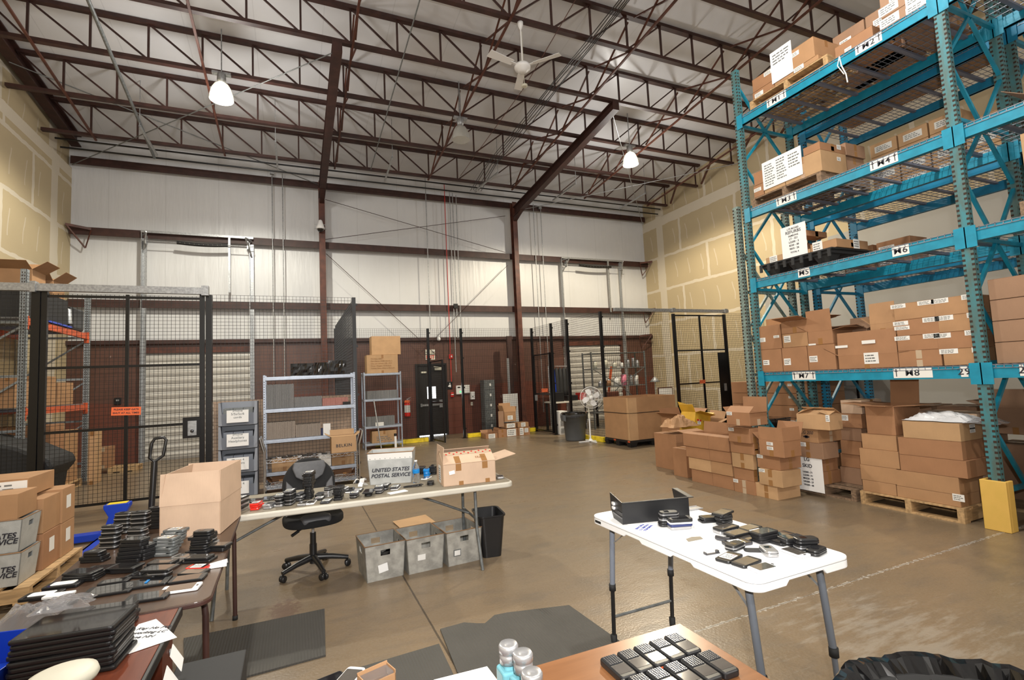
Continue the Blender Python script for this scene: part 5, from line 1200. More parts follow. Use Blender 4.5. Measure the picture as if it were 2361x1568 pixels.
# ------------------------------------------------------------------ stack of grey bins
bx0, bx1 = Xat(8.9, 1.2, 503), Xat(8.9, 1.2, 593); bw = bx1-bx0; BH = .364
BT_ = ('iPhone\n5/5s/5c/6\ncords', 'iPhone\nAuxiliary\nHeadphones', 'iPhone 4\nChargers', 'iPhone 4\ncases')
for k in range(4):
    z0 = 1.49-BH*(k+1)+.004
    t = thing('storage_bin', 'grey open-front storage bin in the bin tower, %s from the top' % ORD[k], 'bin', ((bx0+bx1)/2, 8.9, z0))
    w2 = bw/2; mb = MB()
    mb.bb(-w2, w2, 0, .42, 0, .006); mb.bb(-w2, w2, .414, .42, .006, BH-.006)
    for s in (-1, 1):
        x_ = s*w2
        mb.prism([(0, 0), (.42, 0), (.42, BH-.008), (0, BH-.008)], min(x_, x_-s*.006), max(x_, x_-s*.006), fn=lambda a, b, c: (c, a, b))
        mb.hexa([(x_-s*.006, -.004, .004), (x_-s*.07, -.004, .004), (x_-s*.07, .004, .004), (x_-s*.006, .004, .004), (x_-s*.006, -.004, BH-.01), (x_-s*.03, -.004, BH-.01), (x_-s*.03, .004, BH-.01), (x_-s*.006, .004, BH-.01)])
    mb.build('bin_shell', M['bin_grey_light'], t)
    MB().hexa([(-w2+.006, -.03, .12), (w2-.006, -.03, .12), (w2-.07, -.005, .006), (-w2+.07, -.005, .006), (-w2+.006, -.024, .12), (w2-.006, -.024, .12), (w2-.07, .003, .006), (-w2+.07, .003, .006)]) if False else None
    fr = MB(); fr.hexa([(-w2+.05, -.004, .006), (w2-.05, -.004, .006), (w2-.05, .002, .006), (-w2+.05, .002, .006), (-w2+.05, -.035, .185), (w2-.05, -.035, .185), (w2-.05, -.029, .185), (-w2+.05, -.029, .185)]); fr.build('front_lip', M['bin_grey'], t)
    mb = MB(); 
    for j in range(3): mb.bb(-w2+.06+j*(bw-.12)/3+.003, -w2+.06+(j+1)*(bw-.12)/3-.003, .05, .38, .006, .26)
    mb.build('contents', M['bin_grey'] if k else M['galv_dark'], t)
    cd_ = MB().box(.0, -.043, .14, .30, .002, .19, R=rotm(x=-.05)).build('bin_card', M['paper'], t)
    lettering(BT_[k], .05, M['galv_dark'], cd_, (0, -.0455, .175), (PI/2-.05, 0, 0))
# ------------------------------------------------------------------ chrome wire cart
Yc = 8.5; xc0, xc1 = Xat(Yc, .72, 609), Xat(Yc, .72, 828); zc = Zat(xc0, Yc, 1064); zc2 = Zat(xc1, Yc, 1040); zc = (zc+zc2)/2
t = thing('wire_cart', 'chrome wire shelf cart with phones and a BELKIN carton on it', 'cart', ((xc0+xc1)/2, Yc, 0)); cw = (xc1-xc0)/2
for sx in (-1, 1):
    for yy in (0, .36):
        mb = MB(); mb.tube([(sx*cw, yy, .08), (sx*cw, yy, zc+.06), (sx*cw, yy, zc+.12), (sx*(cw+.03), yy, zc+.22), (sx*(cw+.055), yy, zc+.33)], .0125, 8); mb.build('post', M['chrome'], t)
        MB().lathe([(0, -.02), (.035, -.02), (.035, .02), (0, .02)], 16, c=(sx*cw, yy, .036), R=rotm(y=PI/2)).build('caster', M['rubber'], t)
    MB().tube([(sx*(cw+.055), 0, zc+.33), (sx*(cw+.06), .18, zc+.345), (sx*(cw+.055), .36, zc+.33)], .0125, 8).build('handle', M['chrome'], t)
for zz in (zc, .2):
    mb = MB()
    for yy in (0, .36):
        mb.bar((-cw, yy, zz), (cw, yy, zz), .006); mb.bar((-cw, yy, zz-.045), (cw, yy, zz-.045), .006)
        n = 26
        for i in range(n): xa, xb_ = -cw+2*cw*i/n, -cw+2*cw*(i+1)/n; mb.bar((xa, yy, zz-.045 if i % 2 else zz), (xb_, yy, zz if i % 2 else zz-.045), .005)
    for i in range(56): x = -cw+2*cw*i/55; mb.bar((x, 0, zz+.004), (x, .36, zz+.004), .004)
    for sx in (-1, 1): mb.bar((sx*cw, 0, zz), (sx*cw, .36, zz), .006); mb.bar((sx*cw, 0, zz-.045), (sx*cw, .36, zz-.045), .006)
    mb.build('wire_shelf', M['chrome'], t)
ZCART = zc+.008
bk, _ = ybox('open BELKIN carton on the right end of the wire cart', Yc+.02, 764, 822, ZCART, 1006, depth=.3, mk='card_b', top='open', flap={'x-': (60, .1), 'x+': (50, .08), 'y-': (-80, .04), 'y+': (30, .1)}, labels=[], tape=False)
lettering('BELKIN', .068, M['ink'], bk, (0, -.153, .11), ROT_MY, bold=.001, spacing=1.15)
# ------------------------------------------------------------------ centre: fence-side things
Yf = 13.3
ybox('small open box at the left end of the cartons before the mesh fence', Yf, 1120, 1148, 0, 1000, depth=.4, mk='card_c', top='open', labels=[('y', .5, .5, .2, .12)], flap={'x-': None, 'x+': (20, .15), 'y-': None, 'y+': (40, .1)})
ybox('lower middle carton with white labels before the mesh fence', Yf, 1149, 1169, 0, 990, depth=.4, mk='card_c')
ybox('lower carton with large white label before the mesh fence', Yf, 1170, 1194, 0, 988, depth=.4, mk='card_c', labels=[('y', .4, .5, .28, .2)])
ybox('lower right carton with two white labels before the mesh fence', Yf, 1195, 1222, 0, 985, depth=.4, mk='card_c', labels=[('y', .3, .5, .12, .2), ('y', .7, .6, .12, .12)])
z_ = Zat(5.5, Yf, 989)
ybox('upper carton covered in white labels before the mesh fence', Yf+.02, 1166, 1190, z_+.01, 976, depth=.38, mk='card_a', labels=[('y', .5, .5, .25, .12)])
ybox('upper right carton with a white label before the mesh fence', Yf+.02, 1194, 1219, z_+.01, 974, depth=.38, mk='card_a', labels=[('y', .5, .5, .14, .12)])
z2_ = Zat(5.3, Yf, 976)
ybox('tall open carton crowning the cartons before the mesh fence', Yf+.03, 1163, 1190, z2_+.02, 950, depth=.36, mk='card_a', top='open', labels=[('y', .5, .4, .16, .12)], flap={'x-': (15, .2), 'x+': (10, .15), 'y-': (-10, .16), 'y+': (10, .25)}, tape=False)
smallbox('cardboard_sheet', 'grey-brown cardboard flap sheet standing left of the open carton', 'cardboard', Yf-.02, 1150, 1162, .30, 948, .01, 'card_e')
# big pallet carton
t = thing('plastic_pallet', 'black plastic pallet with orange plugs under the huge carton', 'pallet', (7.5, 9.74, 0))
mb = MB(); mb.bb(-.66, .68, -.50, .50, .10, .148)
for x in (-.58, 0, .6):
    for y in (-.43, 0, .43): mb.hexa([(x-.07, y-.06, 0), (x+.07, y-.06, 0), (x+.07, y+.06, 0), (x-.07, y+.06, 0), (x-.1, y-.08, .1), (x+.1, y-.08, .1), (x+.1, y+.08, .1), (x-.1, y+.08, .1)])
mb.build('pallet_body', M['black'], t)
for y in (-.43+.0, .1): MB().bb(-.665, -.66, y-.04, y+.04, .105, .14).build('orange_plug', M['orange'], t)
t = thing('pallet_carton', 'huge open-topped kraft carton on a black plastic pallet, two sleeves high', 'box', (7.51, 9.74, .152))
mb = MB(); hx, hy = .66, .49; 
def sleeve(h0, h1, hx, hy, mk, nm):
    mb = MB(); th = .008
    mb.bb(-hx, -hx+th, -hy, hy, h0, h1); mb.bb(hx-th, hx, -hy, hy, h0, h1); mb.bb(-hx+th, hx-th, -hy, -hy+th, h0, h1); mb.bb(-hx+th, hx-th, hy-th, hy, h0, h1)
    if h0 == 0: mb.bb(-hx+th, hx-th, -hy+th, hy-th, h0, h0+th)
    return mb.build(nm, M[mk], t)
sleeve(0, .60, .66, .49, 'card_a', 'lower_sleeve'); sleeve(.60, .95, .665, .495, 'card_a', 'upper_sleeve')
mb = MB(); 
for a_, b_ in (((-.669, -.499), (.669, -.499)), ((-.669, -.499), (-.669, .499))): mb.bar((*a_, .60), (*b_, .60), .006, .012)
mb.build('strap', M['black'], t)
mb = MB(); mb.bb(-.672, -.666, -.50, -.42, 0, .94); mb.bb(-.672, -.45, -.502, -.4965, 0, .94); mb.build('corner_tape', M['card_d'], t)
# pedestal fan
fb = on('z', 0, 1362, 1019); fh = on('y', fb.y-.12, 1357, 917)
t = thing('pedestal_fan', 'white pedestal fan on a cross base in front of the fence', 'fan', (fb.x, fb.y, 0))
mb = MB(); mb.bar((-.30, .05, .018), (.34, -.02, .018), .05, .025); mb.bar((-.02, -.28, .018), (.05, .28, .018), .05, .025); mb.lathe([(.06, .03), (.05, .06), (.025, .08)], 16); mb.build('base', M['white_plastic'], t)
MB().tube([(0, 0, .03), (0, 0, .62)], .02, 10).build('lower_pole', M['white_plastic'], t)
MB().tube([(0, 0, .62), (0, 0, fh.z-.1)], .014, 10).lathe([(.03, .58), (.032, .66), (.02, .7)], 12).build('upper_pole', M['cream'], t)
hd = Vector((0, -.12, fh.z)); RM = rotm(x=PI/2, z=math.radians(-28))
dirv = RM @ Vector((0, 0, 1))
def fr(r, a, z): return RM @ Vector((r*math.cos(a), r*math.sin(a), z))+hd
mb = MB(); mb.lathe([(0, .0), (.05, .01), (.065, -.05), (.06, -.14), (0, -.16)], 18, c=hd, R=RM); mb.bb(-.03, .03, -.1, .03, fh.z-.22, fh.z-.06); mb.build('motor_housing', M['cream'], t)
gr = MB()
for k in range(48):
    a_ = 2*PI*k/48; gr.tube([fr(.06, a_, .11), fr(.17, a_, .125), fr(.245, a_, .08), fr(.265, a_, .02), fr(.24, a_, -.03), fr(.06, a_, -.06)], .0016, 3)
for r_, z_ in ((.265, .02), (.262, .032), (.18, .122), (.10, .122)): gr.tube([fr(r_, 2*PI*k/32, z_) for k in range(32)], .0045, 5, cyc=True)
gr.build('grille', M['white_plastic'], t)
MB().lathe([(0, .125), (.045, .12), (.05, .10), (0, .095)], 20, c=hd, R=RM).build('badge', M['white_plastic'], t)
for k in range(4):
    a0 = PI/2*k+.3; pts = [(.03, -.25, .045), (.15, -.42, .035), (.22, -.1, .04), (.23, .35, .05), (.15, .5, .06), (.04, .4, .06)]
    vs = [fr(r, a0+da, z) for r, da, z in pts]; vs2 = [fr(r, a0+da, z+.004) for r, da, z in pts]
    mb = MB(); n = len(vs); mb.add(vs+vs2, [tuple(range(n))[::-1], tuple(range(n, 2*n))]+[(i, (i+1) % n, n+(i+1) % n, n+i) for i in range(n)]); mb.build('blade', M['white_plastic'], t)
MB().tube([(0, .03, .6), (-.06, .03, .45), (-.07, .02, .25), (-.02, .03, .08), (.05, .1, .01)], .005, 6).build('power_cord', M['galv'], t)
# round bin
bb_ = on('z', 0, 1342, 1017); t = thing('round_bin', 'large grey round waste bin lettered BRUTE beside the fan', 'bin', (bb_.x-.02, bb_.y+.28, 0))
MB().lathe([(0, 0), (.245, 0), (.255, .03), (.295, .60), (.31, .60), (.315, .68), (.312, .70), (.30, .70), (.29, .60), (.24, .03), (0, .03)], 36).build('bin_body', M['brute_grey'], t)
for s in (-1, 1): MB().hexa([(s*.30, -.09, .5), (s*.36, -.07, .52), (s*.36, .07, .52), (s*.30, .09, .5), (s*.305, -.09, .66), (s*.37, -.07, .66), (s*.37, .07, .66), (s*.305, .09, .66)]).build('handle', M['brute_grey'], t)
mb = MB(); vs = []; n = 40; rnd = random.Random(4)
for i in range(n):
    a_ = 2*PI*i/n
    for r_, z_ in ((.27, .62), (.296, .705), (.325, .712), (.33, .66+.03*rnd.random())): vs.append((r_*math.cos(a_)*(1+.02*rnd.random()), r_*math.sin(a_)*(1+.02*rnd.random()), z_))
mb.add(vs, [(i*4+j, ((i+1) % n)*4+j, ((i+1) % n)*4+j+1, i*4+j+1) for i in range(n) for j in range(3)]); mb.build('bin_liner', M['black_gloss'], t)
for i, ch in enumerate('BRUTE'):
    a_ = math.radians(-90-26+(i-2)*8.5); r_ = .322; lettering(ch, .06, M['ink'], t, (r_*math.cos(a_), r_*math.sin(a_), .615), (PI/2, 0, a_+PI/2), bold=.002)
# ------------------------------------------------------------------ behind the fences: back wall zone
def cab(name, lab, cat, Y, pl, pr, z0, pt, d, mk, extra=None):
    xl, xr = Xat(Y, 1, pl), Xat(Y, 1, pr); h = Zat((xl+xr)/2, Y, pt)-z0; t = thing(name, lab, cat, ((xl+xr)/2, Y, z0)); w_ = xr-xl
    MB().bb(-w_/2, w_/2, 0, d, 0, h).build('carcass', M[mk], t); return t, w_, h
t, w_, h = cab('filing_cabinet', 'tall narrow grey cabinet with drawer tags behind the long fence', 'cabinet', 14.9, 1117, 1142, 0, 876, .35, 'galv_dark')
for k in range(5): MB().bb(-w_/2+.02, w_/2-.02, -.012, 0, .05+k*h/5.1, .05+(k+.9)*h/5.1).build('drawer', M['galv_dark'], t); MB().bb(-.0, .06, -.016, -.012, .16+k*h/5.1, .24+k*h/5.1).build('drawer_tag', M['label_white'], t)
t, w_, h = cab('white_board', 'white board leaning behind the open carton at the long fence', 'board', 14.3, 1160, 1194, .05, 908, .02, 'label_white')
smallbox('metal_strip', 'long pale metal strip leaning by the dark post', 'strip', 14.6, 1176, 1181, .0, 826, .02, 'galv')
smallbox('dark_post', 'dark steel post standing against the right column', 'post', 14.75, 1179, 1190, 0, 775, .1, 'steel_brown')
# work bench with clutter behind the narrow gate
t = thing('work_bench', 'dark work bench covered in clutter behind the narrow gate', 'bench', (8.0, 13.4, 0))
MB().bb(-.95, .95, -.35, .35, .86, .90).build('bench_top', M['offwhite_plastic'], t)
for x in (-.9, .9):
    for y in (-.3, .3): MB().bb(x-.03, x+.03, y-.03, y+.03, 0, .86).build('leg', M['black'], t)
for k, (x, w_, h_, mk, nm) in enumerate(((-.7, .3, .28, 'black', 'black machine'), (-.25, .35, .16, 'black', 'black device'), (.12, .2, .22, 'red', 'red toolbox'), (.5, .35, .3, 'card_c', 'brown carton'), (.82, .16, .14, 'label_white', 'white case'))):
    tag(MB().bb(-w_/2, w_/2, -.15, .15, 0, h_).build(nm.replace(' ', '_'), M[mk], None, (8.0+x, 13.35, .902), bev=.01), '%s among the clutter on the dark work bench' % nm, nm.split()[-1])
t, w_, h = cab('drawer_tower', 'white plastic drawer tower behind the grey round bin', 'drawers', 12.6, 1288, 1306, 0, 948, .35, 'label_white')
for k in range(3): MB().bb(-w_/2+.02, w_/2-.02, -.02, 0, .04+k*h/3.1, (k+.85)*h/3.1).build('drawer', M['galv'], t)
t = thing('coat_rack', 'black bags and coats hanging on a rack behind the narrow gate', 'coat rack', (8.1, 14.5, 0))
MB().tube([(-.45, 0, 0), (-.45, 0, 2.0), (.35, 0, 1.98), (.35, 0, 0)], .02, 8).build('rail', M['galv'], t)
for k in range(5):
    x = -.3+k*.14; mb = MB(); mb.lathe([(.02, 1.95), (.06, 1.88), (.08, 1.6), (.1, 1.2), (.08, 1.0), (0, .98)], 10, c=(x, 0, 0)); mb.build('coat', M['black_matte' if k != 0 else 'blue'], t)
t = thing('office_chair', 'dark red high-back chair by the dark work bench', 'chair', (8.9, 12.8, 0)); MB().bb(-.25, .25, -.02, .06, .55, 1.12).build('backrest', M['steel_rust'], t, bev=.03); MB().bb(-.25, .25, -.45, 0, .42, .5).build('seat', M['steel_rust'], t, bev=.03); MB().tube([(0, -.2, .05), (0, -.2, .42)], .03, 8).build('gas_lift', M['black'], t); MB().bar((-.3, -.2, .04), (.3, -.2, .04), .06).bar((0, -.5, .04), (0, .1, .04), .06).build('base', M['black'], t)
# green-black scaffold shelf with cans
Ys = 13.0; sx0, sx1 = Xat(Ys, 1.5, 1366), Xat(Ys, 1.5, 1489)
t = thing('wire_shelving', 'dark steel shelving with paint cans in front of the right roll door', 'shelving', ((sx0+sx1)/2, Ys, 0)); sw = (sx1-sx0)/2; zt_ = Zat(sx0, Ys, 812)
for x in (-sw, sw):
    for y in (0, .5): MB().bb(x-.02, x+.02, y-.02, y+.02, 0, zt_).build('post', M['galv_dark'], t)
SZ = [Zat(sx0, Ys, q) for q in (850, 893)]
for z in (zt_-.03, SZ[0], SZ[1], .5): MB().bb(-sw, sw, 0, .5, z-.025, z).build('shelf', M['galv_dark'], t)
for a_, b_ in (((-sw, SZ[0]), (0, SZ[1])), ((sw, SZ[0]), (0, SZ[1])), ((0, SZ[1]), (-sw, .5)), ((0, SZ[1]), (sw, .5))): MB().bar((a_[0], .0, a_[1]), (b_[0], 0, b_[1]), .02).build('cross_brace', M['galv_dark'], t)
cn = 0
for zz, items in ((SZ[0], ((.12, .07, .2, 'cream'), (.3, .09, .26, 'cream'), (.48, .07, .16, 'cream'), (.62, .05, .14, 'label_white'), (.74, .06, .24, 'silver'), (.84, .05, .30, 'red'), (.92, .06, .20, 'silver'))),
                 (SZ[1], ((.2, .07, .15, 'silver'), (.35, .08, .18, 'card_c'), (.5, .10, .24, 'label_white'), (.64, .09, .34, 'pink'), (.78, .07, .3, 'silver'), (.88, .07, .3, 'label_white')))):
    for f_, r_, h_, mk in items:
        x = (sx0+sx1)/2-sw+2*sw*f_; cn += 1
        t = thing('paint_can', '%s can on the %s shelf of the dark steel shelving, %s from its left' % ({'cream': 'cream', 'label_white': 'white', 'silver': 'silver', 'red': 'red-capped', 'card_c': 'brown', 'pink': 'pink labelled'}[mk], 'upper' if zz == SZ[0] else 'lower', ORD[items.index((f_, r_, h_, mk))]), 'can', (x, Ys+.18, zz+.001))
        MB().lathe([(0, 0), (r_, 0), (r_, h_-.01), (r_*.9, h_), (0, h_)], 16).build('can_body', M[mk if mk != 'red' else 'silver'], t)
        MB().lathe([(r_*.6, h_), (r_*.6, h_+.03), (0, h_+.03)], 14).build('lid', M['red' if mk == 'red' else 'silver'], t)
tag(MB().bar((0, 0, 0), (.35, 0, 1.9), .09, .04).build('spirit_level', M['orange'], None, (sx0+1.2, 14.2, 0)), 'tall orange straight-edge leaning behind the paint cans', 'level')
t = thing('desk_lamp', 'grey desk lamp with a round shade near the right corner', 'lamp', (on('y', 12.9, 1512, 905).x, 12.9, 0)); zl = Zat(t.location.x, 12.9, 880)
MB().lathe([(.02, .16), (.05, .13), (.17, 0), (.16, -.01), (.04, .1)], 18, c=(0, 0, zl)).build('shade', M['galv'], t); MB().tube([(0, 0, 0), (0, 0, zl+.1)], .012, 6).build('stem', M['galv'], t); MB().lathe([(0, 0), (.14, 0), (.13, .02), (0, .03)], 16).build('base', M['galv'], t)
t, w_, h = cab('notice_board', 'red-framed white notice board low at the right corner', 'board', 12.4, 1518, 1551, .75, 893, .03, 'steel_rust'); MB().bb(-w_/2+.03, w_/2-.03, -.008, 0, .03, h-.03).build('notice_sheet', M['paper'], t)
for s in (-1, 1): MB().bb(s*w_/2*.8-.02, s*w_/2*.8+.02, 0, .03, -.75, 0).build('leg', M['steel_rust'], t)
# right cage contents: grey shelf, crate, flat cartons
t = thing('wire_shelving', 'grey metal shelving with covered top inside the right cage', 'shelving', (11.9, 8.6, 0))
for x in (-.35, .5):
    for y in (-.9, 1.1): MB().bb(x-.02, x+.02, y-.02, y+.02, 0, 2.45).build('post', M['fence_black'], t)
for z in (.4, 1.1, 1.9, 2.45): MB().bb(-.37, .52, -.92, 1.12, z-.03, z).build('shelf', M['galv_dark'], t)
MB().bb(-.375, -.365, -.92, 1.12, 1.95, 2.4).build('cover_sheet', M['bin_grey'], t)
crate = carton('brown crate with a dark printed band on the covered grey shelving', 11.95, 9.05, 2.452, .6, .8, .46, mk='card_c', name='crate', tape=False); MB().bb(-.303, -.3, -.2, .35, .16, .28).build('printed_band', M['navy'], crate)
for k in range(12):
    carton('flat brown carton in the tall stack at the right cage end, %s' % ('lowest' if k == 0 else 'topmost' if k == 11 else '%s from the bottom' % ORD[k]), 10.9, 8.15, .0+k*.155, .9, 1.1, .15, mk='card_c' if k % 3 else 'card_a', tape=False)
for k in range(2):
    for j in range(2): carton('small brown carton on the %s shelf in the right cage, %s one' % (('lower', 'upper')[j], ('nearer', 'farther')[k]), 11.95, 8.5+k*.6, (.402, 1.102)[j], .5, .5, .35, mk='card_c')
tag(MB().prism([(-.06, 0), (.16, 0), (.03, .42), (-.05, .45)], -.02, .02, fn=lambda a, b, c: (c, -a, b)).build('handle_lever', M['black'], None, (10.42, 8.1, .9)) if False else MB().tube([(0, 0, 0), (.02, .05, .5), (.0, .12, .95)], .04, 8).build('tool_handle', M['black'], None, (10.35, 7.9, .3)), 'black padded handle leaning on the flat carton stack', 'handle')
# flat-pack cartons stacked under the teal rack (seen between its uprights)
for k in range(7):
    carton('long flat brown carton in the stack behind the far upright, %s' % ('lowest' if k == 0 else '%s from the bottom' % ORD[k]), 7.9, 6.15, .0+k*.20, .9, 1.5, .195, mk='card_c', tape=False, labels=[('x', .8, .7, .08, .04)])
# loose carton pile left of the floor stacks
ybox('large brown carton at the back of the loose pile', 7.6, 1578, 1625, 0, 960, depth=.6, mk='card_c', top='open', flap={'x-': (60, .15), 'x+': (50, .2), 'y-': (80, .1), 'y+': (20, .15)})
ybox('low brown carton in front of the pile with a white sticker', 6.6, 1563, 1625, 0, 1000, depth=.55, mk='card_c', labels=[('y', .85, .8, .1, .12)])
ybox('small flat brown carton low at the left of the pile', 6.1, 1585, 1612, 0, 1035, depth=.3, mk='card_c')
yb = carton('yellow shipping carton tipped over on the loose pile', 0, 0, 0, .42, .30, .34, mk='yellow_box', top='open', flap={'x-': (40, .15), 'x+': (50, .12), 'y-': (75, .1), 'y+': (30, .2)}, tape=False, labels=[('y', .3, .55, .09, .08, dict(mk='label_white'))])
q = on('y', 6.9, 1600, 985); yb.location = (q.x, q.y, q.z-.10); yb.rotation_euler = (0, math.radians(14), math.radians(8))
MB().bb(-.15, -.10, -.155, -.151, .2, .23).bb(-.08, -.04, -.155, -.151, .2, .23).build('red_print', M['red'], yb)
yk = carton('crushed kraft carton right of the yellow one', 0, 0, 0, .40, .3, .22, mk='card_a', top='open', flap={'x-': 60, 'x+': 40, 'y-': 70, 'y+': 50}, tape=False); q = on('y', 6.9, 1640, 985); yk.location = (q.x, q.y, q.z-.09); yk.rotation_euler = (.1, -.15, .3)
q = on('y', 6.6, 1582, 975); crumple('crumpled_wrap', 'crumpled brown paper and film left of the yellow carton', 'wrapping', (q.x, q.y+.2, q.z-.08), .55, .4, .22, 'card_a', seed=9)
def phonestack(lab, x, y, z, n, sx=.34, sy=.24):
    rnd = random.Random(int(x*100)); o = MB()
    for k in range(n):
        for i in range(4): o.box(x+rnd.uniform(-.01, .01)-sx/2+(i+.5)*sx/4, y, z+k*.03, sx/4.4, sy, .022)
    return tag(o.build('bagged_phones', M['black_gloss']), lab, 'phones', kind='stuff')
phonestack('black film-wrapped phones heaped left of the open topmost box', *on('y', 6.0, 1668, 1000), 4, .5)
phonestack('black film-wrapped phones heaped behind the rack upright', *on('y', 5.4, 1785, 985), 5, .45)
# ------------------------------------------------------------------ left pallet with totes and boxes
wpallet('pale wooden pallet with totes and cartons at the left edge', -3.0, -1.95, 5.34, 6.44, .05, 'pallet_wood', h=.13)
PZ = .183
def lbox(lab, x1, y0, sx, sy, z0, h, **kw): carton(lab, x1-sx/2, y0+sy/2, z0, sx, sy, h-.003, **kw)
lbox('brown carton at the rear right of the left pallet, lower, small label', -2.01, 6.113, .42, .295, PZ, .31, mk='card_a')
lbox('brown carton at the rear right of the left pallet, upper, small label', -2.01, 6.113, .42, .295, PZ+.311, .32, mk='card_a')
lbox('brown carton in the middle of the left pallet, lower, white label', -2.02, 5.765, .42, .342, PZ, .31, mk='card_c')
lbox('brown carton in the middle of the left pallet, upper', -2.025, 5.765, .42, .342, PZ+.311, .30, mk='card_a')
lbox('brown carton hidden at the rear left of the left pallet', -2.45, 5.78, .5, .6, PZ, .60, mk='card_a')
lbox('wide taped carton topmost on the left pallet with crinkled film', -2.13, 5.76, .85, .52, PZ+.64, .165, mk='card_a', labels=[('y', .7, .5, .5, .13, dict(mk='label_white'))], shine=True)
for nm_, (yy, zz, hh) in dict(a=(5.80, .22, .12), b=(6.16, .25, .10), c=(6.18, .60, .11)).items():
    tg = [o for o in COL.objects if o.get('label', '').startswith('brown carton') and 'left pallet' in o.get('label', '') and abs((o.location.y)-(5.936 if nm_ == 'a' else 6.26)) < .02 and abs(o.location.z-(PZ if nm_ != 'c' else PZ+.311)) < .01][0]
    MB().bb(.2105, .2115, -.05, .05, .12, .24).build('paper_label', M['label_white'], tg)
def tote(name, lab, x, y, z, rz=0, mk='tote', sx=.43, sy=.33, h=.30, hole=True, grp=None, edge=True, handle_all=True):
    t = thing(name, lab, 'tote', (x, y, z), rz, grp); a, b = sx/2*.90, sy/2*.88; A_, B_ = sx/2, sy/2; th = .006
    mb = MB()
    def wall(p0, p1, q0, q1, n, hole_):
        """panel from bottom edge p0-p1 to top edge q0-q1 with hand hole"""
        p0, p1, q0, q1, n = map(Vector, (p0, p1, q0, q1, n)); n = n*th
        def pt(u, v): return (p0*(1-u)+p1*u)*(1-v)+(q0*(1-u)+q1*u)*v
        us = [0, .38, .62, 1] if hole_ else [0, 1]; vs_ = [0, .68, .84, 1] if hole_ else [0, 1]
        for i in range(len(us)-1):
            for j in range(len(vs_)-1):
                if hole_ and i == 1 and j == 1: continue
                c_ = [pt(us[i], vs_[j]), pt(us[i+1], vs_[j]), pt(us[i+1], vs_[j+1]), pt(us[i], vs_[j+1])]
                mb.hexa(c_+[q+n for q in c_])
    wall((-a, -b, 0), (a, -b, 0), (-A_, -B_, h), (A_, -B_, h), (0, 1, 0), hole and handle_all); wall((-a, b, 0), (a, b, 0), (-A_, B_, h), (A_, B_, h), (0, -1, 0), hole and handle_all)
    wall((-a, -b, 0), (-a, b, 0), (-A_, -B_, h), (-A_, B_, h), (1, 0, 0), hole); wall((a, -b, 0), (a, b, 0), (A_, -B_, h), (A_, B_, h), (-1, 0, 0), hole)
    mb.bb(-a, a, -b, b, 0, th); mb.build('tote_shell', M[mk], t)
    if edge: MB().tube([(-A_, -B_, h), (A_, -B_, h), (A_, B_, h), (-A_, B_, h)], .005, 6, cyc=True).build('rim_edge', M['tote_edge'], t)
    return t
def usps(t, sx, sy, h, size, yoff=0, face='y', mk='ink'):
    sl = -(sy/2*.12)/h
    for i, s_ in enumerate(('UNITED STATES', 'POSTAL SERVICE')):
        z = h*(.52-.18*i)+yoff; y = -sy/2*.88+sl*z-.003
        lettering(s_, size, M[mk], t, (0, y, z), (PI/2+math.atan(-sl), 0, 0), bold=size*.025, shear=.25)
for j in range(2):
    t = tote('postal_tote', 'grey plastic mail tote on the left pallet, %s of the stack' % ('lower', 'upper')[j], -2.275, 5.565, PZ+.262*j+.001*j, 0, 'tote', .50, .335, .26)
    usps(t, .5, .335, .26, .058)
lbox('kraft carton standing on the stacked mail totes', -2.06, 5.40, .46, .34, PZ+.527, .20, mk='card_a', labels=[])
# pallet jack
JX, JY_ = -1.93, 7.45
t = thing('pallet_jack', 'blue pallet jack with black handle whose forks reach under the left pallet', 'pallet jack', (JX, JY_, 0))
for x in (-.50, -.08): MB().bb(x-.08, x+.08, -1.75, -.1, .025, .045).bb(x-.08, x-.06, -1.75, -.1, .0, .045).build('fork', M['blue'], t)
MB().bb(-.58, .24, -.12, .02, .02, .10).prism([(-.12, .1), (.14, .1), (.08, .26), (.13, .36), (.13, .40), (-.12, .40), (-.12, .36), (-.07, .26)], -.08, .05, fn=lambda a, b, c: (a, c, b)).build('pump_housing', M['blue'], t, bev=.008)
MB().bb(-.09, .10, -.07, .04, .40, .405).build('top_plate', M['yellow'], t)
MB().tube([(.06, .0, .17), (.16, .05, .2), (.30, .08, .22)], .04, 8).build('release_arm', M['blue'], t)
O_ = Vector((JX, JY_, 0)); f0 = on('y', JY_+.1, 347, 1205)-O_; f1 = on('y', JY_+.2, 356, 1065)-O_; f2 = on('y', JY_+.25, 366, 1010)-O_
MB().tube([f0-Vector((0, 0, .1)), f0, f1], .034, 10).build('handle_shaft', M['black'], t)
u = (f2-f1).normalized(); s_ = Vector((.085, .0, .01)); L_ = (f2-f1).length
MB().tube([f1, f1+s_+u*.06, f1+s_+u*(L_-.04), f1+s_*.6+u*L_, f1-s_*.5+u*L_, f1-s_*.8+u*(L_-.06), f1-s_*.7+u*.06], .02, 8, cyc=True).build('handle_grip', M['black'], t)
MB().lathe([(0, -.03), (.1, -.03), (.1, .03), (0, .03)], 18, c=(.0, .12, .1), R=rotm(y=PI/2)).build('wheel', M['rubber'], t)
# ------------------------------------------------------------------ tables
def tabletop_mesh(w_, l_, r, zt, th, mats, parent, name='tabletop'):
    """top slab, w along x, l along y, centred"""
    mb = MB(); mb.prism(rrect(w_, l_, r, 8), zt-th, zt, 0); return mb.build(name, mats, parent, bev=.008, seg=3)
# --- small white folding table
TWX, TWY, TWZ = 2.015, 2.155, .775
t = thing('folding_table', 'white plastic folding table with grey and black telescopic legs at the right', 'table', (TWX, TWY, 0))
top = MB(); n = 8; out = rrect(.62, 1.23, .06, n); top.prism(out, TWZ-.012, TWZ, 0)
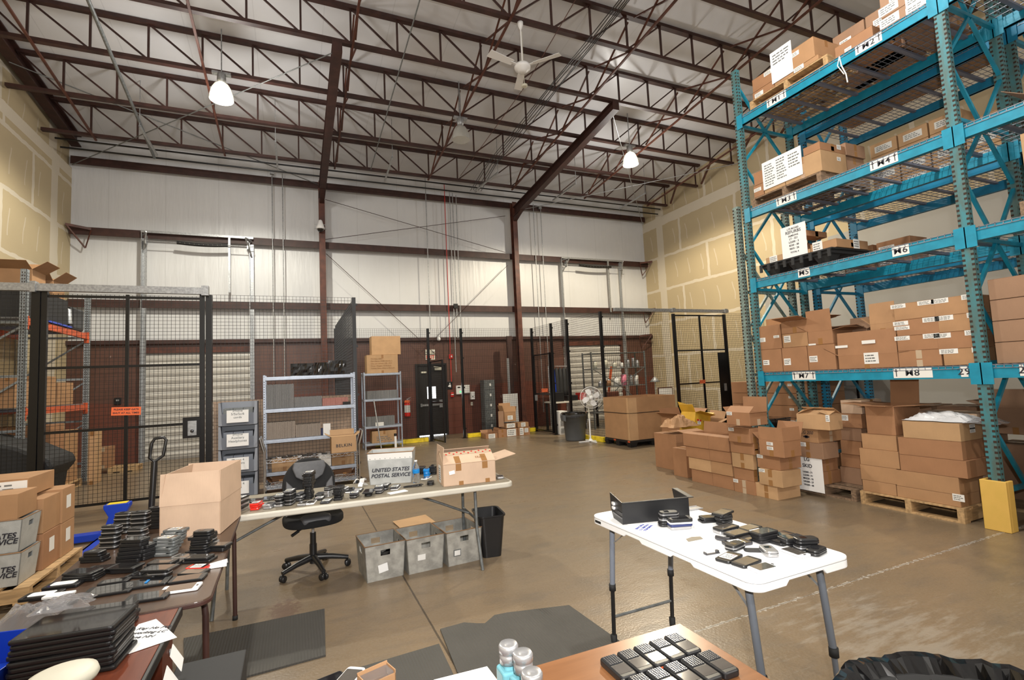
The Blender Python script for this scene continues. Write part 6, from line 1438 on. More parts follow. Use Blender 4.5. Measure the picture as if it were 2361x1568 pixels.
# hanging skirt with the two shallow notches
sk = []; k_ = len(out)
def skirt_z(x, y):
    if abs(x) > .29: return TWZ-.046+(.014 if .12 < abs(y) < .26 else 0)
    return TWZ-.046+(.02 if abs(x) < .13 and abs(y) > .55 else 0)
pts = []
for i in range(k_):
    a, b = out[i], out[(i+1) % k_]; L_ = math.hypot(b[0]-a[0], b[1]-a[1]); m_ = max(1, int(L_/.02))
    for j in range(m_): pts.append((a[0]+(b[0]-a[0])*j/m_, a[1]+(b[1]-a[1])*j/m_))
n_ = len(pts); vs = []
for x, y in pts: vs += [(x, y, TWZ-.012), (x, y, skirt_z(x, y)), (x*.975, y*.985, skirt_z(x, y)), (x*.975, y*.985, TWZ-.012)]
top.add(vs, [(i*4+j, i*4+j+1, ((i+1) % n_)*4+j+1, ((i+1) % n_)*4+j) for i in range(n_) for j in range(3)])
top.build('tabletop', M['white_plastic'], t, bev=.003)
MB().bb(-.302-.01, -.308, .50, .56, TWZ-.034, TWZ-.020).build('edge_latch', M['black'], t)
for sx in (-1, 1):
    for sy in (-1, 1):
        x, y = sx*.228, sy*.50; mk = 'bin_grey' if sy > 0 else 'brute_leg'
        if 'brute_leg' not in M: defm('brute_leg', (.14, .155, .18), .4, .2)
        MB().tube([(x, y+sy*.04, .33), (x, y, TWZ-.02)], .0165, 12).build('leg', M['brute_leg'] if sy < 0 else M['galv_leg'] if 'galv_leg' in M else M['bin_grey'], t)
        MB().tube([(x, y+sy*.055, .02), (x, y+sy*.038, .36)], .0125, 12).build('leg_extension', M['brute_leg'] if sy < 0 else M['black'], t)
        MB().lathe([(.019, 0), (.02, .05), (.013, .055)], 12, c=(x, y+sy*.056, 0)).build('foot_cap', M['rubber'], t)
        MB().lathe([(.017, -.02), (.0205, -.02), (.0205, .02), (.017, .02)], 12, c=(x, y+sy*.04, .34)).build('leg_collar', M['rubber'], t)
        MB().bar((x, y+sy*.02, .60), (x-sx*.02, y-sy*.18, TWZ-.02), .012, .004).build('brace', M['galv'], t)
    MB().tube([(-.228, sx*.548, .16), (.228, sx*.548, .16)], .009, 10).build('crossbar', M['galv_dark' if sx > 0 else 'brute_leg'], t)
    MB().tube([(-.228, sx*.505, TWZ-.05), (.228, sx*.505, TWZ-.05)], .012, 10).build('top_rail', M['galv_dark'], t)
# --- long beige folding table
ang = math.atan2(-.115, 2.076); BZ = .742
ux, uy = math.cos(ang), math.sin(ang)
nr = Vector((1.785, 4.147)); cxy = nr-Vector((ux, uy))*1.22+Vector((-uy, ux))*.38
t = thing('folding_table', 'long off-white folding table with a beige top covered in phones', 'table', (cxy.x, cxy.y, 0), ang)
MB().prism(rrect(2.44, .76, .07, 8), BZ-.05, BZ-.003, 0).build('table_rim', M['table_beige'], t, bev=.012, seg=3)
MB().prism(rrect(2.40, .72, .05, 8), BZ-.01, BZ, 0).build('tabletop', M['beige_top'], t)
for sx in (-1, 1):
    lx_ = .90 if sx > 0 else -1.12
    for sy in (-1, 1):
        MB().tube([(lx_, sy*.22, BZ-.05), (lx_, sy*.235, .35), (lx_+.02*sx, sy*.30, 0)], .014, 10).build('leg', M['galv_dark'], t)
    MB().tube([(lx_, -.235, .42), (lx_, .235, .42)], .011, 8).build('crossbar', M['galv_dark'], t)
    MB().tube([(lx_, 0, .42), (lx_-sx*.28, 0, .55), (lx_-sx*.6, 0, BZ-.05)], .011, 8).build('brace', M['galv_dark'], t)
    MB().tube([(lx_, -.22, BZ-.06), (lx_, .22, BZ-.06)], .014, 8).build('top_rail', M['galv_dark'], t)
def BT(px, py, z=0): p = on('z', BZ+z+.001, px, py); return p
# --- brown table
t = thing('folding_table', 'dark brown folding table on the left crowded with stacked phones', 'table', (-.745, 3.565, 0), math.radians(.8))
WZ = .742
MB().prism(rrect(.765, 1.85, .06, 8), WZ-.025, WZ, 0).build('tabletop', M['wood_walnut'], t, bev=.004)
MB().prism(rrect(.77, 1.855, .06, 8), WZ-.022, WZ-.006, 0).build('edge_band', M['steel_brown'], t, bev=.002)
for sy in (-1, 1):
    for sx in (-1, 1):
        o_ = .0
        MB().tube([(sx*.24, sy*.72, WZ-.06), (sx*.30, sy*.72, WZ-.055), (sx*.335, sy*.72, WZ-.09), (sx*.34, sy*.72, WZ-.14), (sx*.345, sy*.72, .02)], .0145, 12).build('leg', M['steel_table'] if 'steel_table' in M else M['steel_brown'], t)
        MB().lathe([(0, 0), (.018, 0), (.018, .03), (0, .03)], 12, c=(sx*.345, sy*.72, 0)).build('foot_cap', M['rubber'], t)
    MB().tube([(-.24, sy*.72, WZ-.06), (.24, sy*.72, WZ-.06)], .0145, 10).build('leg_bow', M['steel_brown'], t)
MB().bb(-.36, -.34, -.7, .7, WZ-.07, WZ-.026).bb(.34, .36, -.7, .7, WZ-.07, WZ-.026).build('apron', M['wood_cherry'], t)
# --- cherry desk at the lower left
DZ = .735
t = thing('desk', 'reddish cherry desk in the left foreground holding stacked tablets', 'desk', (-1.12, 1.72, 0))
MB().bb(-.8, .655, -.9, .915, DZ-.03, DZ).build('desktop', M['wood_cherry'], t, bev=.002)
MB().bb(.655, .67, -.9, .915, DZ-.034, DZ+.001).build('edge_band', M['black'], t, bev=.003)
MB().bb(.60, .64, .70, .88, .1, DZ-.031).build('side_panel', M['wood_cherry'], t); MB().bb(-.78, -.74, -.85, .88, 0, DZ-.031).build('side_panel', M['wood_cherry'], t)
MB().lathe([(0, 0), (.012, 0), (.012, .004), (.005, .006), (0, .006)], 14, c=(.641, .82, .60), R=rotm(y=PI/2)).build('bolt', M['galv'], t)
MB().bb(.56, .60, -.8, .6, 0, .705).build('modesty_panel', M['wood_cherry'], t)
t = thing('drawer_pedestal', 'black pedestal cabinet beside the cherry desk', 'cabinet', (-.31, 1.75, 0)); MB().bb(-.12, .12, -.7, .66, 0, .60).build('carcass', M['black_matte'], t, bev=.004); MB().tube([(.125, .3, .45), (.15, .3, .44), (.15, .3, .3), (.125, .3, .29)], .006, 8).build('handle', M['black'], t)
# --- maple desk, bottom right
MZ = .742
t = thing('desk', 'orange-brown wooden desk corner at the bottom with ruggedised handhelds', 'desk', (.83, 1.0, 0), math.radians(-1))
MB().bb(-.43, .43, -.6, .50, MZ-.03, MZ).build('desktop', M['wood_maple'], t, bev=.002); MB().bb(-.40, .40, .44, .46, .1, MZ-.031).build('modesty_panel', M['wood_cherry'], t)
for x in (-.40, .40): MB().bb(x-.015, x+.015, -.58, .46, 0, MZ-.031).build('side_panel', M['wood_cherry'], t)
t = thing('desk', 'cherry side desk just below the picture edge under the white phone', 'desk', (-.0, 1.15, 0)); MB().bb(-.12, .26, -.4, .56, .68, .71).build('desktop', M['wood_cherry'], t); MB().bb(-.11, -.08, -.38, .5, 0, .679).bb(.21, .24, -.38, .5, 0, .679).build('side_panel', M['wood_cherry'], t)
# ------------------------------------------------------------------ floor mats
def fmat(lab, poly, seed):
    t_ = .012; mb = MB(); mb.prism(poly, .001, t_); xs = [p[0] for p in poly]; ys = [p[1] for p in poly]
    o = mb.build('floor_mat', M['mat_rubber_'], None); return tag(o, lab, 'mat')
m, nt, b = newmat('mat_rubber_'); v = coords(nt); X, Y, Z = sepxyz(nt, v)
wv = NM(nt, 'ABSOLUTE', NM(nt, 'SUBTRACT', NM(nt, 'FRACT', NM(nt, 'MULTIPLY', X, 55)), .5))
nt.links.new(mixc(nt, noise(nt, 3, 4, v), (.045, .043, .038), (.075, .07, .062)), b.inputs['Base Color']); b.inputs['Roughness'].default_value = .65
bump(nt, b, wv, .6, .01); M['mat_rubber_'] = m
fmat('dark grey ribbed floor mat left of the floor joint, nearest the brown table', [(-.57, 3.40), (.16, 3.43), (.19, 4.12), (-.70, 4.13)], 1)
pw = [tuple(on('z', .012, *q)[:2]) for q in ((1015, 1450), (1070, 1435), (1100, 1437), (1118, 1437), (1140, 1418), (1170, 1412), (1312, 1395), (1435, 1482), (1420, 1568), (1062, 1568))]
fmat('larger dark ribbed floor mat with a wavy bitten edge right of the floor joint', pw, 2)
fmat('dark floor mat between the floor joint and the white phone', [tuple(on('z', .012, *q)[:2]) for q in ((780, 1553), (1012, 1484), (1052, 1568), (775, 1640))], 3)
# ------------------------------------------------------------------ office chair
cx_, cy_ = .145, 5.03
t = thing('office_chair', 'black and grey swivel chair behind the long beige table', 'chair', (cx_, cy_, 0), math.radians(6))
for k in range(5):
    a_ = math.radians(-90+72*k+8); dx, dy = math.cos(a_), math.sin(a_)
    mb = MB(); mb.tube([(dx*.03, dy*.03, .12), (dx*.16, dy*.16, .105), (dx*.30, dy*.30, .075)], .03, 8, r2=.019)
    lg = mb.build('base_leg', M['black'], t)
    mb = MB(); px_, py_ = dx*.295, dy*.295
    for s in (-1, 1): mb.lathe([(0, -.011), (.026, -.011), (.029, -.006), (.029, .006), (.026, .011), (0, .011)], 16, c=(px_-dy*s*.017, py_+dx*s*.017, .029), R=Matrix.Rotation(a_+.4, 3, 'Z') @ rotm(x=PI/2))
    mb.tube([(px_, py_, .03), (px_, py_, .07)], .008, 6); mb.build('caster', M['black'], lg)
MB().tube([(0, 0, .07), (0, 0, .24)], .032, 14).tube([(0, 0, .24), (0, 0, .34)], .026, 14).build('gas_lift', M['black'], t); MB().tube([(0, 0, .34), (0, 0, .42)], .014, 10).build('piston', M['silver'], t)
MB().bb(-.11, .11, -.13, .12, .415, .44).build('seat_plate', M['black'], t); MB().tube([(-.05, -.05, .42), (-.17, -.10, .38)], .006, 6).tube([(-.13, -.085, .395), (-.19, -.11, .37)], .014, 8).build('lever', M['black'], t)
def cushion(pts, zc, h, mk, name, fn=None, parent=t, bev=.02):
    mb = MB(); mb.prism(pts, zc-h/2, zc+h/2, 0, fn); o = mb.build(name, M[mk], parent, bev=bev, seg=4)
    for p_ in o.data.polygons: p_.use_smooth = True
    return o
ell = [(.255*math.copysign(abs(math.cos(a_))**.75, math.cos(a_)), .245*math.copysign(abs(math.sin(a_))**.75, math.sin(a_))-.03) for a_ in [2*PI*i/40 for i in range(40)]]
cushion(ell, .475, .07, 'fabric_black', 'seat')
cushion([(-.12, -.27), (.12, -.27), (.13, -.16), (.10, -.08), (-.10, -.08), (-.13, -.16)], .497, .06, 'fabric_grey', 'seat_front_pad', bev=.024)
for s in (-1, 1): cushion([(s*.10, .0), (s*.23, -.02), (s*.22, .12), (s*.12, .10)], .505, .03, 'fabric_grey', 'seat_side_pad', bev=.012)
tilt = .14
def bk_(a, b, c): return (a, .17+c-(-1)*(b-.5)*tilt, b)
bp = []
for i in range(48):
    a_ = 2*PI*i/48; x = .235*math.copysign(abs(math.cos(a_))**.7, math.cos(a_)); z = .74+.245*math.copysign(abs(math.sin(a_))**.85, math.sin(a_))
    if z > .74: x *= 1-.28*((z-.74)/.245)**2
    bp.append((x, z))
cushion(bp, .0, .06, 'fabric_black', 'backrest', bk_)
cushion([(-.135, .955), (.135, .955), (.15, .90), (.12, .82), (.06, .785), (-.06, .785), (-.12, .82), (-.15, .90)], -.04, .035, 'fabric_grey', 'headrest_pad', bk_, bev=.012)
for s in (-1, 1): cushion([(s*.20, .58), (s*.21, .72), (s*.205, .80), (s*.15, .74), (s*.12, .64), (s*.11, .56)], -.038, .03, 'fabric_grey', 'lumbar_pad', bk_, bev=.01)
MB().bar((0, .10, .43), (0, .20, .46), .07, .015).bar((0, .20, .45), (0, .235, .72), .07, .015).build('back_spine', M['black'], t)
# ------------------------------------------------------------------ totes and bin on the floor
for k, (x, y, lab) in enumerate(((.685, 4.66, 'leftmost of three worn grey mail totes, holding dark items'), (1.035, 4.66, 'middle of three worn grey mail totes under the long table'), (1.39, 4.66, 'rightmost of three worn grey mail totes, with a printed logo'))):
    t = tote('postal_tote', lab, x, y, 0, math.radians(4), 'tote_dirty', .345, .40, .30)
    if k == 0:
        MB().box(-.02, -.186, .10, .08, .002, .07, R=rotm(x=.12, y=-.15)).build('paper_label', M['paper'], t)
        mb = MB(); rnd = random.Random(2)
        for i in range(14): mb.box(rnd.uniform(-.1, .1), rnd.uniform(-.12, .12), .14+rnd.uniform(0, .04), .1, .05, .02, R=rotm(rnd.uniform(-.6, .6), rnd.uniform(-.6, .6), rnd.uniform(0, 3)))
        mb.bb(-.13, .13, -.15, .15, .01, .13)
        tag(mb.build('discarded_phones', M['black'], None, (x, y, 0)), 'heap of dark phones inside the leftmost mail tote', 'phones', kind='stuff')
    if k == 1: MB().box(-.04, -.190, .13, .07, .002, .05, R=rotm(x=.12)).build('paper_label', M['label_white'], t)
    if k == 2: MB().box(-.07, -.188, .11, .07, .002, .06, R=rotm(x=.12)).build('printed_mark', M['galv_dark'], t); MB().box(-.07, -.190, .11, .055, .002, .045, R=rotm(x=.12)).build('paper_label', M['label_white'], t)
tag(MB().slab((0, 0, 0), (.42, .05, 0), (.40, .40, .012), (-.02, .34, .012), .004).build('cardboard_sheet', M['card_b'], None, (1.08, 5.5, .30)), 'flat cardboard sheet lying behind the middle mail tote', 'cardboard')
cs = bpy.data.objects[[o.name for o in COL.objects if o.get('label', '').startswith('flat cardboard sheet lying')][0]]; cs.location = (1.10, 5.86, .003); cs.rotation_euler = (0, 0, .05)
t = thing('waste_basket', 'black rectangular waste basket at the right end of the long table', 'bin', (1.70, 4.62, 0), math.radians(-8))
def ring(w_, l_, r, z): return [(x, y, z) for x, y in rrect(w_, l_, r, 5)]
lv = [ring(.18, .26, .04, 0), ring(.25, .35, .05, .37), ring(.27, .37, .055, .375), ring(.27, .37, .055, .39), ring(.24, .34, .045, .385), ring(.17, .25, .035, .01)]
mb = MB(); n = len(lv[0]); mb.add(sum(lv, []), [(i*n+j, i*n+(j+1) % n, (i+1)*n+(j+1) % n, (i+1)*n+j) for i in range(len(lv)-1) for j in range(n)], 0, False); mb.add(lv[0], [tuple(range(n))[::-1]]); mb.add(lv[-1], [tuple(range(n))]); mb.build('basket_body', M['black'], t)
tag(MB().tube([(0, 0, 0), (.04, .03, .05), (.03, .08, .02), (-.02, .1, .03)], .012, 5).build('crumpled_paper', M['paper'], None, (1.70, 4.58, .28)), 'crumpled white paper inside the black waste basket', 'paper')
# big black-lined can lower right
c_ = (1.635, .711)
t = thing('trash_can', 'large black trash can with a crinkled black liner at the bottom right', 'bin', (*c_, 0))
MB().lathe([(0, 0), (.27, 0), (.30, .1), (.345, .62), (.355, .66), (.34, .66), (.29, .1), (0, .05)], 40).build('can_body', M['black_matte'], t)
mb = MB(); rnd = random.Random(11); n = 120; vs = []
prof = [(.18, .30), (.28, .50), (.345, .655), (.375, .695), (.395, .70), (.405, .68), (.40, .60), (.385, .48), (.36, .36)]
ph = [rnd.uniform(0, 6) for _ in range(6)]
for i in range(n):
    a_ = 2*PI*i/n
    w1 = abs(math.sin(13*a_+ph[0]))*1.2-.6+math.sin(29*a_+ph[1])*.5+math.sin(47*a_+ph[2])*.4+rnd.uniform(-.5, .5)
    for j, (r_, z_) in enumerate(prof):
        amp = (.035, .030, .018, .010, .008, .012, .02, .026, .03)[j]
        vs.append(((r_+amp*w1)*math.cos(a_), (r_+amp*w1)*math.sin(a_), z_+.006*math.sin(11*a_+ph[3])*(j in (3, 4))+.012*rnd.random()*(j > 6)))
K = len(prof); mb.add(vs, [(i*K+j, ((i+1) % n)*K+j, ((i+1) % n)*K+j+1, i*K+j+1) for i in range(n) for j in range(K-1)], 0, False); mb.build('liner', M['liner_black'] if 'liner_black' in M else M['black_gloss'], t)
# ------------------------------------------------------------------ phone prototypes
def proto_smart(w_=.062, l_=.120, h_=.011, body='black', scr='screen', sticker=None, name='smartphone'):
    o = MB().prism(rrect(w_, l_, .011, 4), 0, h_).build(name, M[body], bev=.0025)
    MB().prism(rrect(w_*.88, l_*.72, .003, 2, 0, .002), h_, h_+.0006).build('screen', M[scr], o)
    MB().prism(rrect(w_*.22, .008, .003, 2, 0, -l_*.42), h_, h_+.0008).build('home_button', M['silver_dark'], o)
    if sticker:
        mb = MB(); mb.prism(rrect(w_*.78, l_*.5, .001, 1, 0, .005), h_+.0007, h_+.0012); scribble(mb, (0, .005, h_+.0012), (1, 0, 0), (0, 1, 0), (0, 0, 1), w_*.65, l_*.4, 5, 1); mb.add([(-w_*.3, -l_*.17, h_+.002), (-w_*.1, -l_*.17, h_+.002), (-w_*.1, -l_*.12, h_+.002), (-w_*.3, -l_*.12, h_+.002)], [(0, 1, 2, 3)], 2)
        mb.build('asset_sticker', [M['paper'], M['galv_dark'], M[sticker]], o)
    return o
def proto_flip(body='black', edge='silver', w_=.056, l_=.100, h_=.024, name='flip_phone'):
    o = MB().prism(rrect(w_, l_, .020, 6), 0, h_*.46).build(name, M[body], bev=.004)
    MB().prism(rrect(w_*1.01, l_*1.005, .020, 6), h_*.40, h_*.60).build('edge_trim', M[edge], o, bev=.001)
    MB().prism(rrect(w_, l_*.97, .020, 6), h_*.56, h_).build('lid', M[body], o, bev=.005)
    MB().prism(rrect(w_*.5, l_*.25, .004, 3, 0, l_*.12), h_, h_+.0008).build('outer_display', M['screen'], o)
    return o
def proto_qwerty(w_=.062, l_=.112, h_=.015, body='black', name='keyboard_phone'):
    o = MB().prism(rrect(w_, l_, .012, 4), 0, h_).build(name, M[body], bev=.003)
    MB().prism(rrect(w_*.78, l_*.40, .003, 2, 0, l_*.18), h_, h_+.0006).build('screen', M['screen'], o)
    mb = MB()
    for i in range(5):
        for j in range(4): mb.box(-w_*.34+i*w_*.17, -l_*.40+j*.0095, h_, w_*.13, .007, .0012)
    mb.build('keypad', M['silver_dark'], o)
    return o
def proto_tablet(w_=.19, l_=.25, h_=.012, name='tablet', body='black'):
    o = MB().prism(rrect(w_, l_, .012, 4), 0, h_).build(name, M[body], bev=.004)
    MB().prism(rrect(w_*.94, l_*.94, .004, 2), h_, h_+.0006).build('screen', M['screen'], o); return o
PROTO = {}
def getp(kind):
    if kind in PROTO: return PROTO[kind], True
    o = {'black': lambda: proto_smart(), 'brownscr': lambda: proto_smart(.066, .125, .011, 'black', 'screen_grey'), 'sticker': lambda: proto_smart(.066, .125, .011, 'black', 'screen', 'pink'), 'stickery': lambda: proto_smart(.066, .125, .012, 'silver_dark', 'screen', 'yellow'),
         'white': lambda: proto_smart(.060, .120, .009, 'white_plastic', 'screen_grey'), 'silver': lambda: proto_smart(.060, .110, .014, 'silver', 'screen_grey'), 'red': lambda: proto_smart(.058, .105, .014, 'red_gloss', 'screen', 'pink'),
         'flip': lambda: proto_flip(), 'flipblack': lambda: proto_flip('black', 'black_gloss'), 'flipsilver': lambda: proto_flip('silver', 'chrome'), 'blueflip': lambda: proto_flip('blue_gloss', 'blue_gloss', .055, .095, .02),
         'qwerty': lambda: proto_qwerty(), 'qsilver': lambda: proto_qwerty(.062, .105, .016, 'silver'), 'thick': lambda: proto_smart(.064, .118, .017, 'black', 'screen'),
         'tablet': lambda: proto_tablet(), 'slab': lambda: proto_smart(.078, .145, .009, 'black', 'screen'), 'navy': lambda: proto_smart(.062, .115, .012, 'navy', 'screen'), 'label': lambda: proto_smart(.062, .118, .013, 'galv_dark', 'screen', 'yellow')}[kind]()
    PROTO[kind] = o; return o, False
HGT = {'black': .0117, 'brownscr': .0117, 'sticker': .0125, 'stickery': .0135, 'white': .0098, 'silver': .0148, 'red': .0155, 'flip': .025, 'flipblack': .025, 'flipsilver': .025, 'blueflip': .021, 'qwerty': .0165, 'qsilver': .0175, 'thick': .0178, 'tablet': .0128, 'slab': .0098, 'navy': .0128, 'label': .0145}
ADJ = {'black': 'black smartphone', 'brownscr': 'mirror-screened black phone', 'sticker': 'white-stickered black phone', 'stickery': 'yellow-stickered dark phone', 'white': 'white smartphone', 'silver': 'silver phone', 'red': 'red phone', 'flip': 'silver-edged flip phone',
       'flipblack': 'glossy black flip phone', 'flipsilver': 'silver flip phone', 'blueflip': 'metallic blue phone', 'qwerty': 'black keyboard phone', 'qsilver': 'silver keyboard phone', 'thick': 'thick black phone', 'tablet': 'black tablet', 'slab': 'thin black phone', 'navy': 'navy blue phone', 'label': 'grey phone with a paper label'}
prnd = random.Random(21)
def phones(z0, px, py, kinds, rz, where, spread=.004, lean=0, dirv=(0, 0), rotj=8):
    """stack of phones; px,py = pixel of the centre of the footprint"""
    p = on('z', z0, px, py); x, y, z = p.x, p.y, z0+.0008
    for i, k in enumerate(kinds):
        o, used = getp(k); n = len(kinds)
        pos = '' if n == 1 else (', lowest' if i == 0 else ', topmost' if i == n-1 else ', %s from below' % ORD[i])
        lab = '%s %s%s' % (ADJ[k], where, pos)
        loc = (x+prnd.uniform(-spread, spread)+dirv[0]*i, y+prnd.uniform(-spread, spread)+dirv[1]*i, z); rot = math.radians(rz+prnd.uniform(-rotj, rotj) if n > 1 else rz)
        if used: q = dup(o, loc, rot)
        else: q = o; q.location = loc; q.rotation_euler = (0, 0, rot)
        q.scale = (1.09, 1.09, 1.05)
        q['label'] = lab; q['category'] = 'tablet' if k == 'tablet' else 'phone'
        z += HGT[k]*1.05+.0006
    return z
Wz = WZ+.001
def A1(a, b): return (140+a/5.62, 1180+b/5.62)
def w(a, b, kinds, rz, where, **kw): return phones(Wz, *A1(a, b), kinds, rz-16, where, **kw)
w(1250, 205, ['thick']*6+['flipblack'], 88, 'in the tall stack left of the kraft carton')
w(800, 275, ['flip']*5, 85, 'in the rear stack at the table far left', dirv=(.002, .002))
w(1010, 330, ['flip']*6, 85, 'in the rear stack left of the labelled row', dirv=(.002, .003))
w(640, 470, ['flip']*5, 85, 'in the front stack at the table far left', dirv=(.001, .002))
w(980, 440, ['flip', 'flipsilver', 'flip', 'flip'], 85, 'in the middle silver-edged stack', dirv=(.002, .003))
w(900, 640, ['thick']*6, 86, 'in the dark stack with red marks', dirv=(.003, .005))
w(1050, 600, ['thick']*4, 60, 'leaning behind the dark red-marked stack', dirv=(.004, .004))
w(440, 640, ['black', 'thick', 'flipblack'], 84, 'in the low stack near the left table edge')
w(290, 880, ['slab', 'slab', 'slab', 'slab'], 86, 'in the neat slab stack at the left edge')
w(560, 770, ['slab', 'slab'], 86, 'right of the neat stack of glossy slabs')
w(1340, 560, ['label']*6, 82, 'in the row of paper-labelled phones', dirv=(.002, .004))
w(1400, 470, ['label']*6, 80, 'behind the row of paper-labelled phones', dirv=(.005, .012))
w(1800, 530, ['thick', 'flipblack', 'flipblack', 'thick', 'flipblack'], 84, 'in the stack right of the labelled row', dirv=(.004, .004))
w(1900, 420, ['qsilver', 'flip', 'flipblack'], 80, 'behind the right-hand black stack')
w(2040, 490, ['thick', 'brownscr'], 80, 'in the pair near the right table edge')
w(1800, 630, ['slab', 'brownscr'], 82, 'just below the right-hand black stack')
w(1600, 600, ['silver'], 70, 'small one between the labelled and black stacks')
w(1330, 720, ['slab', 'slab', 'brownscr'], 84, 'in the flat trio below the labelled row')
w(850, 770, ['thick', 'slab'], 80, 'below the dark red-marked stack')
w(1080, 830, ['slab'], 80, 'lying flat with the mesh mirrored in it, mid table')
w(1280, 820, ['flip', 'slab'], 78, 'beside the bright reflection, mid table')
w(1790, 740, ['red'], 80, 'lying alone near the right table edge')
w(1720, 800, ['brownscr'], 80, 'just below the red phone')
def slabph(a, b, w_, l_, rz, lab, body='black', scr='screen'):
    p = on('z', Wz, *A1(a, b)); o = proto_smart(w_, l_, .011, body, scr, name='smartphone' if l_ < .17 else 'tablet'); o.location = (p.x, p.y, Wz+.0005); o.rotation_euler = (0, 0, math.radians(rz)); tag(o, lab, 'phone' if l_ < .17 else 'tablet'); return o
slabph(1650, 880, .085, .155, 82, 'cracked-screen phone with rainbow reflections near the table corner', scr='holo' if 'holo' in M else 'screen')
slabph(1560, 1010, .085, .16, 82, 'white-framed large phone lying nearest the table corner', 'white_plastic', 'screen_grey')
slabph(1120, 940, .11, .19, 86, 'small black tablet with a blue sticker in the middle of the brown table')
slabph(640, 1030, .13, .20, 86, 'small black tablet at the near left of the brown table')
slabph(1130, 1120, .10, .17, 84, 'lower black tablet near the front of the brown table')
slabph(700, 920, .06, .13, 84, 'narrow black phone left of the blue-stickered tablet')
MB().bb(-.02, .02, -.006, .006, .0125, .0145).build('blue_sticker', M['blue_gloss'], [o for o in COL.objects if 'blue sticker' in o.get('label', '')][0])
def A6(a, b): return (a/5.13, 1340+b/5.13)
for (a, b, lab, wl) in ((760, 60, 'black phone with white rear label, farther of two at the left edge', 1), (500, 190, 'black phone with white rear label, nearer of two at the left edge', 1), (640, 300, 'black slab phone partly under the white card', 0)):
    p = on('z', Wz, *A6(a, b)); o = proto_smart(.085, .15, .014, 'black', 'screen'); o.location = (p.x, p.y, Wz+.0005); o.rotation_euler = (0, 0, math.radians(80)); tag(o, lab, 'phone')
    if wl: MB().prism(rrect(.05, .10, .012, 4), .0155, .0165).build('rear_label', M['paper'], o)
p = on('z', Wz, *A6(675, 225)); tag(MB().box(0, 0, .0, .05, .11, .012).build('white_card', M['paper'], None, (p.x+.01, p.y-.01, Wz+.018), rz=math.radians(80), bev=.003), 'white card box lying on the black slab phone at the left', 'card')
p = on('z', Wz, *A1(2100, 700)); mb = MB()
for i in range(8):
    a_ = i/7; mb.quad((-.04, -.03+.06*a_, .001+.018*math.sin(a_*PI)), (.04, -.035+.06*a_, .002+.028*math.sin(a_*PI*.9)), (.04, -.035+.06*(a_+.14), .002+.028*math.sin((a_+.14)*PI*.9)), (-.04, -.03+.06*(a_+.14), .001+.018*math.sin(min(1, a_+.14)*PI)))
tag(mb.build('paper_slip', M['paper'], None, (p.x-.02, p.y+.01, Wz)), 'curled white paper slip on the right corner of the brown table', 'paper')
# big kraft carton on the brown table
T_ = carton('big open kraft carton standing on the brown table', -.575, 4.045, Wz, .345, .46, .205, rz=math.radians(-10), mk='card_pale', top='open', flap={'x-': (-8, .2), 'x+': (-2, .2), 'y-': (-4, .20), 'y+': (2, .2)}, tape=False)
# tablets on the cherry desk
def tabstack(n, x, y, rz, z0, lab, j=.006, w_=.19, l_=.30):
    for i in range(n):
        o, used = getp('tablet'); q = dup(o, (x+prnd.uniform(-j, j), y+prnd.uniform(-j, j), z0+i*.0165), math.radians(rz+prnd.uniform(-2.5, 2.5))) if used else o
        if not used: q.location = (x, y, z0); q.rotation_euler = (0, 0, math.radians(rz))
        q.scale = (1.0, l_/.25, 1.25)
        q['label'] = 'black tablet %s, %s' % (lab, 'lowest' if i == 0 else 'topmost' if i == n-1 else '%s from the bottom' % ORD[i]); q['category'] = 'tablet'
PROTO.setdefault('tablet', None) if False else None
tabstack(5, -.735, 2.52, 82, DZ+.0015, 'in the farther stack on the cherry desk', l_=.26)
tabstack(9, -.70, 2.27, 84, DZ+.0015, 'in the nearer tall stack on the cherry desk', l_=.29)
# note and papers
q_ = [on('z', DZ+.002, *p_) for p_ in ((281, 1478), (297, 1508), (408, 1470), (395, 1458), (360, 1428), (320, 1440))]
t = thing('note', 'white torn note with handwriting lying on the desk beside the tablets', 'paper', (q_[0].x, q_[0].y, DZ+.002))
MB().prism([(p_.x-q_[0].x, p_.y-q_[0].y) for p_ in q_], 0, .0015).build('sheet', M['paper'], t)
for i, s_ in enumerate(('Key No PG', '2 working LC', 'clone NN')): lettering(s_, .026, M['ink'], t, (.085-.015*i, .06-.032*i, .002), (0, 0, math.radians(-20)), shear=.3)
for k, (x, y, z, r_) in enumerate(((-.40, 2.24, .66, .35), (-.395, 2.12, .64, .3), (-.392, 1.98, .63, .25))):
    tag(MB().box(0, 0, 0, .002, .10, .07, R=rotm(y=-.5)).build('paper_sheet', M['paper'], None, (x, y, z+.04), rz=r_*.3), 'paper tucked between the cherry desk and the black pedestal, %s' % ('farthest', 'middle', 'nearest')[k], 'paper')
crumple('bubble_wrap', 'crumpled clear plastic bag left of the tablets', 'plastic bag', on('z', DZ+.001, *A6(330, 500)), .22, .22, .08, 'wrap', seed=7)
crumple('bubble_wrap', 'clear film trailing over the farther tablet stack', 'plastic bag', on('z', DZ+.095, *A6(760, 300)), .18, .12, .04, 'wrap', seed=8)
p = on('z', DZ, 22, 1550)
t = thing('parts_bin', 'bright blue plastic parts bin at the bottom left edge', 'bin', (-.98, 2.28, DZ+.001), math.radians(-12))
MB().bb(-.12, .10, -.14, .14, 0, .004).bb(-.12, .10, -.14, -.136, 0, .11).bb(-.12, .10, .136, .14, 0, .11).bb(-.12, -.116, -.14, .14, 0, .11).hexa([(.10, -.14, 0), (.104, -.14, 0), (.104, .14, 0), (.10, .14, 0), (.13, -.14, .07), (.134, -.14, .07), (.134, .14, .07), (.13, .14, .07)]).build('bin_shell', M['blue'], t, bev=.003)
